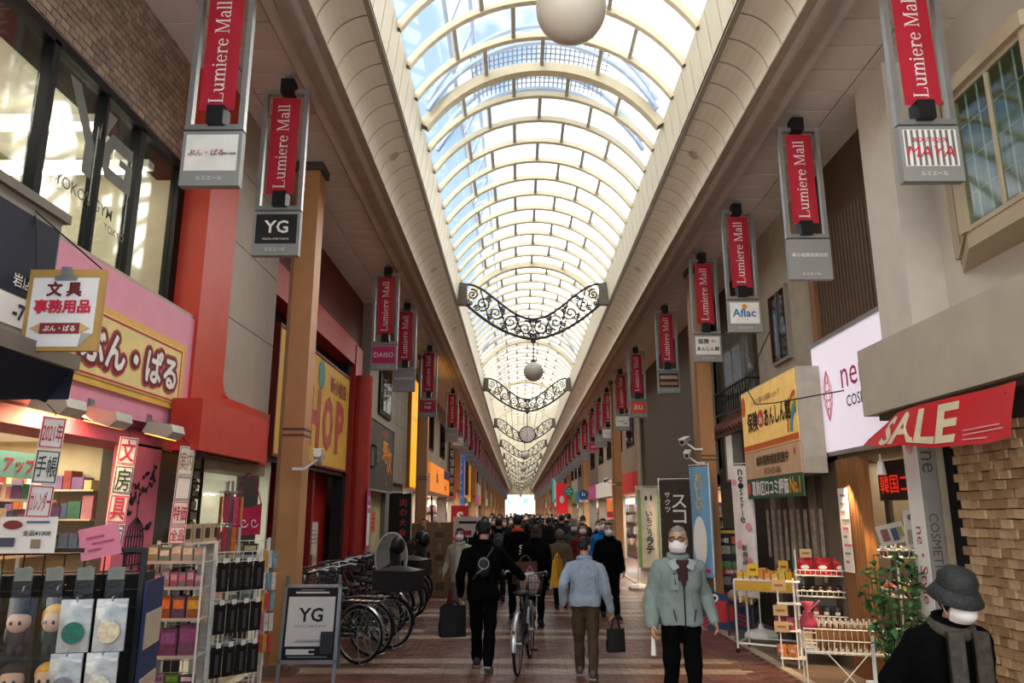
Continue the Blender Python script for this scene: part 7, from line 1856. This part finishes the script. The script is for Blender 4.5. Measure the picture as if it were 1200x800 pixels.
card('yellow price card tilted over the bin table', wv(-.12,-.28,.88), R(-20), .13, .15, '#eac024', .08); card('round topped yellow card standing on the bin table', wv(.18,.1,.92), R(-20), .12, .16, '#e0a828', .06); card('green card at the right end of the bin table', wv(.36,.15,.9), R(-25), .13, .2, '#1f8a5a', .08)
t = card('orange price card clipped to the snack rack', (3.94, 9.35, .98), R(-10), .16, .1, '#e0702e', .0); card('tan price card above the snack rack', (3.52, 9.6, 1.22), R(-10), .14, .1, '#c9a878', .0)
# chair with yellow bag behind the table
ch = thing('folding_chair', 'small chair holding grey and yellow plush cushions behind the bin table', 'chair', (3.32, 11.75, 0), R(-30))
MB().box(-.2,.2,-.2,.2,.42,.45).build('seat', mat('#3a2f28', .6), ch); MB().box(-.2,.2,.17,.2,.45,.85).build('backrest', mat('#3a2f28', .6), ch)
for x in (-.18,.18):
    for y in (-.18,.18): MB().bar((x,y,0),(x,y,.42),.03).build('leg', mat('#4a3a2c', .6), ch)
for i, (x, z, c_, l) in enumerate(((-.08,.55,'#8f7a66','grey brown'), (.08,.53,'#d29a2e','yellow'), (0,.72,'#c8743a','orange'))):
    p = thing('cushion', '%s plush cushion on the small chair' % l, 'cushion', world_of(ch, Vector((x,-.02,z-.1))), R(-30)); MB().ball(0,0,.1,.14,.11,.1,12,8).build('pad', mat(c_, .85, bump=.3), p, True); MB().bar((.08,-.11,.1),(.08,-.115,.02),.03,.004).build('tag', PAPER, p)
# snack rack
sr = thing('snack_rack', 'white wire rack with red snack bags on top, against the door leaves', 'display rack', (3.7, 9.55, 0), R(-22))
q = MB()
for x in (-.32,.32): q.bar((x,.2,0),(x,.2,1.3),.02).bar((x,-.2,0),(x,.1,1.1),.016)
q.build('frame', WHITE, sr)
for z in (.2,.5,.78,1.02): 
    q = MB(); q.tube([(-.32,-.16,z+.06),(.32,-.16,z+.06)], .006, 4).box(-.32,.32,-.15,.2,z-.008,z)
    for k in range(12): q.tube([(-.32+.64*k/11,-.16,z),(-.32+.64*k/11,-.16,z+.06)], .003, 4)
    q.build('shelf', WHITE, sr)
MB().box(-.3,.3,.12,.15,.5,.78).build('grey_back', mat('#8a857c', .6), sr)
for i in range(3):
    for j in range(2):
        p = thing('snack_bag', 'glossy red snack bag with white print on the top shelf of the snack rack', 'snack bag', world_of(sr, Vector((-.2+i*.2, -.06+.1*j, 1.022+.0*j))), R(-22)+rb.uniform(-.1,.1), 'red snack bags on the snack rack'); p['label'] = 'red snack bag on top of the snack rack, %s row, %s from left' % (('front','back')[j], ORD[i])
        MB().sheet(lambda u, v: (-.09+.18*u, -.045*math.sin(u*PI)**.7*math.sin(v*PI)**.6, (.2 if j else .17)*v), 8, 8).sheet(lambda u, v: (.09-.18*u, .045*math.sin(u*PI)**.7*math.sin(v*PI)**.6, (.2 if j else .17)*v), 8, 8).build('bag', mat('#b81a22', .3, var=.25, scale=20), p, True); MB().ball(0,-.043,.09,.05,.006,.025,10,6).build('printed_patch', PAPER, p)
def bags(t, n, z, y, cols, lab, w=.6, h=.17, grp=None):
    for i in range(n):
        p = thing('snack_bag', lab+', '+ORD[i]+' from left', 'snack bag', world_of(t, Vector((-w/2+w*(i+.5)/n, y, z))), t.rotation_euler.z+rb.uniform(-.15,.15), grp or lab)
        ww = w/n*.46
        MB().sheet(lambda u, v: (-ww+2*ww*u, -.035*math.sin(u*PI)**.7*math.sin(v*PI)**.6, h*v), 6, 6).sheet(lambda u, v: (ww-2*ww*u, .035*math.sin(u*PI)**.7*math.sin(v*PI)**.6, h*v), 6, 6).build('bag', mat(rb.choice(cols), .35, var=.35, scale=18), p, True); MB().box(-ww*.5,ww*.5,-.038,-.033,h*.4,h*.6).build('printed_patch', mat('#c9bca8', .5), p)
bags(sr, 6, .782, -.06, ['#2a1c18','#3a2218','#17130f'], 'dark brown snack bag on the second shelf of the snack rack', h=.12); bags(sr, 5, .502, -.06, ['#191715','#6a1f1c','#2a2a2c'], 'black or maroon snack bag on the third shelf of the snack rack'); bags(sr, 5, .202, -.06, ['#c96a2e','#d9a83a','#7a3a22'], 'orange snack bag on the bottom shelf of the snack rack')
# wire bin of brown packets
wbn = thing('wire_bin', 'white folding wire bin full of brown sweets packets', 'display bin', (3.42, 8.45, 0), R(-16))
q = MB()
W_, D_ = .4, .26
for z in (.36,.47,.58): q.tube([(-W_,-D_,z),(W_,-D_,z),(W_,D_,z),(-W_,D_,z)], .006, 4, True)
for k in range(15): x = -W_+2*W_*k/14; q.tube([(x,-D_,.58),(x,-D_,.34),(x,D_,.34),(x,D_,.58)], .003, 4)
for k in range(9): y = -D_+2*D_*k/8; q.tube([(-W_,y,.58),(-W_,y,.34),(W_,y,.34),(W_,y,.58)], .003, 4)
tag(q.build('wire_basket', WHITE, wbn), kind='stuff')
for s in (-1,1):
    MB().tube([(s*W_,-D_,.36),(s*W_,-D_-.02,.02)], .008, 5).build('leg', WHITE, wbn); MB().tube([(s*W_,D_,.36),(s*W_,D_,.02)], .008, 5).build('leg', WHITE, wbn)
    MB().tube([(s*.2,-D_,.36),(-s*.1,-D_,.02)], .006, 5).build('cross_leg', WHITE, wbn)
MB().tube([(-W_,-D_-.02,.02),(W_,-D_-.02,.02)], .006, 4).build('rail', WHITE, wbn)
for i in range(11):
    for j in range(2):
        p = thing('sweets_packet', 'brown sweets packet with crimped pale top in the wire bin', 'packet', world_of(wbn, Vector((-.24+i*.058, -.12+j*.2, .35))), R(-16)+R(75)+rb.uniform(-.08,.08), 'brown packets in the wire bin'); p['label'] = 'brown sweets packet in the wire bin, %s row, %s from left' % (('front','back')[j], ORD[i])
        MB().sheet(lambda u, v: (-.07+.14*u, -.018*math.sin(u*PI)*math.sin(v*PI), .24*v), 5, 6).sheet(lambda u, v: (.07-.14*u, .018*math.sin(u*PI)*math.sin(v*PI), .24*v), 5, 6).build('packet', mat('#a07448', .4, var=.35, scale=14), p, True)
        MB().sheet(lambda u, v: (-.05+.1*u, .01*math.sin(u*14), .235+.06*v+.012*math.sin(u*9)), 7, 2).build('crimped_top', mat('#d9d2c2', .4), p)
q = thing('pink_cloth', 'pink and red wrapped parcel at the left end of the wire bin', 'parcel', world_of(wbn, Vector((-.34,-.1,.55))), R(-16)); MB().lathe([(.08,0),(.09,.08),(.03,.2),(.07,.28)], 10).build('wrap', mat('#c2445a', .6, var=.35), q, True); MB().bar((.0,-.04,.18),(.12,-.06,.3),.05,.01).build('ribbon', mat('#d88a9a', .6), q)
for i, (z, l) in enumerate(((.86,'upper'), (.58,'middle'), (.4,'lower'))): card('tan price card on the left post of the snack stand, %s one' % l, (3.06, 9.3, z), R(-15), .16, .12, '#b89a6c', 0.0)
st_ = thing('snack_stand', 'slim white wire stand at the left of the wire bin', 'display rack', (3.12, 9.35, 0), R(-20)); MB().tube([(-.06,0,0),(-.06,0,1.0)], .01, 5).tube([(.12,0,0),(.12,0,1.0)], .01, 5).build('post', WHITE, st_)
for z in (.1,.4,.7,.95): MB().box(-.08,.2,-.02,.2,z,z+.008).build('shelf', WHITE, st_)
bags(st_, 2, .41, .08, ['#c9643a','#a83a5a'], 'small pink snack bag on the slim stand', .24, .14); bags(st_, 2, .11, .08, ['#d9a83a','#c97a3a'], 'small orange snack bag on the slim stand', .24, .14)
# tiered stand with capped bottles
ts = thing('tiered_stand', 'white spiral tiered stand with capped bottles left of the plant', 'display rack', (3.78, 7.84, 0), 0)
MB().tube([(0,0,0),(0,0,1.45)], .012, 6).lathe([(.16,0),(.16,.02),(.02,.05)], 16).build('post', WHITE, ts)
for z in (.55,.95,1.32):
    q = MB()
    for r__, dz in ((.16,0),(.17,.07),(.11,0),(.06,0)): q.tube([(r__*math.cos(2*PI*i/20), r__*math.sin(2*PI*i/20), z+dz) for i in range(20)], .005, 4, True)
    for k in range(10): a = 2*PI*k/10; q.tube([(0,0,z),(.16*math.cos(a),.16*math.sin(a),z),(.17*math.cos(a),.17*math.sin(a),z+.07)], .003, 4)
    q.build('wire_tier', WHITE, ts)
for k in range(9):
    a = 2*PI*k/9; p = thing('small_bottle', 'small bottle with white cap on the top tier of the stand', 'bottle', (3.78+.13*math.cos(a), 7.84+.13*math.sin(a), 1.326), 0, 'bottles on the tiered stand'); p['label'] = 'small white capped bottle on the top tier of the stand, %s round from the right' % ORD[k]
    MB().lathe([(.022,0),(.024,.06),(.01,.075)], 8).build('body', mat(rb.choice(['#3a5a3a','#5a4a3a','#7a2a2a']), .3), p, True); MB().lathe([(.014,.074),(.014,.1),(.012,.102)], 8).build('cap', WHITE, p)
for k in range(8):
    a = 2*PI*k/8; p = thing('sweet_bag', 'orange and pink sweet bag on the middle tier of the stand', 'snack bag', (3.78+.11*math.cos(a), 7.84+.11*math.sin(a), .955), a, 'bags on the tiered stand'); p['label'] = 'tied sweet bag on the middle tier of the stand, %s round from the right' % ORD[k]; MB().ball(0,0,.06,.05,.03,.06,8,6).build('bag', mat(rb.choice(['#d9802e','#e0a040','#d88a9a','#c9502e']), .4, var=.3, scale=20), p, True); MB().ball(0,0,.125,.012,.012,.02,6,4).build('knot', PAPER, p)
sign('photo_card', 'tilted photo card of people above the tiered stand', 'card', (3.76, 7.8, 1.45), R(-10), .26, .2, .006, mat('#b9b0a4', .6), [('', mat('#7a4a4a', .6), -.06, .1, .07, .12, 0, 'r'), ('', mat('#3a4a6a', .6), .03, .09, .06, .12, 0, 'r'), ('', mat('#8a7a4a', .6), .09, .1, .05, .1, 0, 'r')]).rotation_euler[1] = R(-14)
sign('photo_card', 'upright white card with a rainbow arch above the plant', 'card', (3.9, 7.72, 1.42), R(-10), .13, .36, .006, PAPER, [('', mat('#8a7a6a', .6), 0, .29, .06, .06, 0, 'o'), ('', mat('#b0a090', .6), 0, .1, .09, .14, 0, 'r')])
# leafy plant in front of the post
pp = thing('leafy_plant', 'leafy green potted plant in front of the white sign post', 'plant', (3.38, 7.15, 0), 0)
MB().lathe([(.13,0),(.17,.26),(.18,.3),(.15,.3),(.14,.26)], 16).build('pot', mat('#4a3a30', .7), pp); MB().lathe([(.14,.25),(.01,.27)], 12).build('soil', mat('#2a2018', .9), pp)
q = MB(); rl = random.Random(8); stems = MB()
for s in range(13):
    a = rl.uniform(0, 2*PI); tip = Vector((.27*math.cos(a)*rl.uniform(.3,1), .2*math.sin(a), rl.uniform(.95,1.56))); p0 = Vector((.04*math.cos(a), .04*math.sin(a), .26)); mid = (p0+tip)/2+Vector((.05*math.cos(a),.05*math.sin(a),.08))
    stems.tube([p0, mid, tip], .006, 5)
    for k in range(18):
        u = .25+.75*k/17; c0 = p0*(1-u)**2+mid*2*u*(1-u)+tip*u*u
        d = Vector((rl.uniform(-1,1), rl.uniform(-1,1), rl.uniform(-.5,.5))).normalized(); L_ = rl.uniform(.08,.14); sdv = d.cross(Vector((0,0,1))).normalized()*L_*.34; up = Vector((0,0,L_*.12))
        lf = MB().add([c0, c0+d*L_*.35+sdv-up*.3, c0+d*L_*.75+sdv*.7-up*.5, c0+d*L_-up*1.5, c0+d*L_*.75-sdv*.7-up*.5, c0+d*L_*.35-sdv-up*.3, c0+d*L_*.5+up], [(0,1,6),(1,2,6),(2,3,6),(3,4,6),(4,5,6),(5,0,6)])
        lf.build('leaf', mat(rl.choice(['#2f5a2c','#3a6a34','#244a26','#4a7a44']), .4, var=.2), pp)
stems.build('stem', mat('#4a5a34', .7), pp)
ez = thing('easel_stand', 'white wooden easel bars in front of the potted plant', 'easel', (3.42, 7.5, 0), R(-12))
for x in (-.12,.12): MB().bar((x,0,0),(x*.8,.05,.62),.03).build('leg', WHITE, ez)
MB().bar((-.2,-.01,.22),(.22,-.01,.22),.03).build('cross_bar', WHITE, ez)
fm_ = thing('door_mat', 'grey door mat in front of the insurance shop', 'mat', (3.55, 11.3, 0), R(-8)); MB().lathe([(.5,0),(.48,.015)], 24).build('pad', mat('#5f5a50', .9, bump=.3), fm_)
try: bpy.data.scenes.remove(TMP)
except Exception: pass
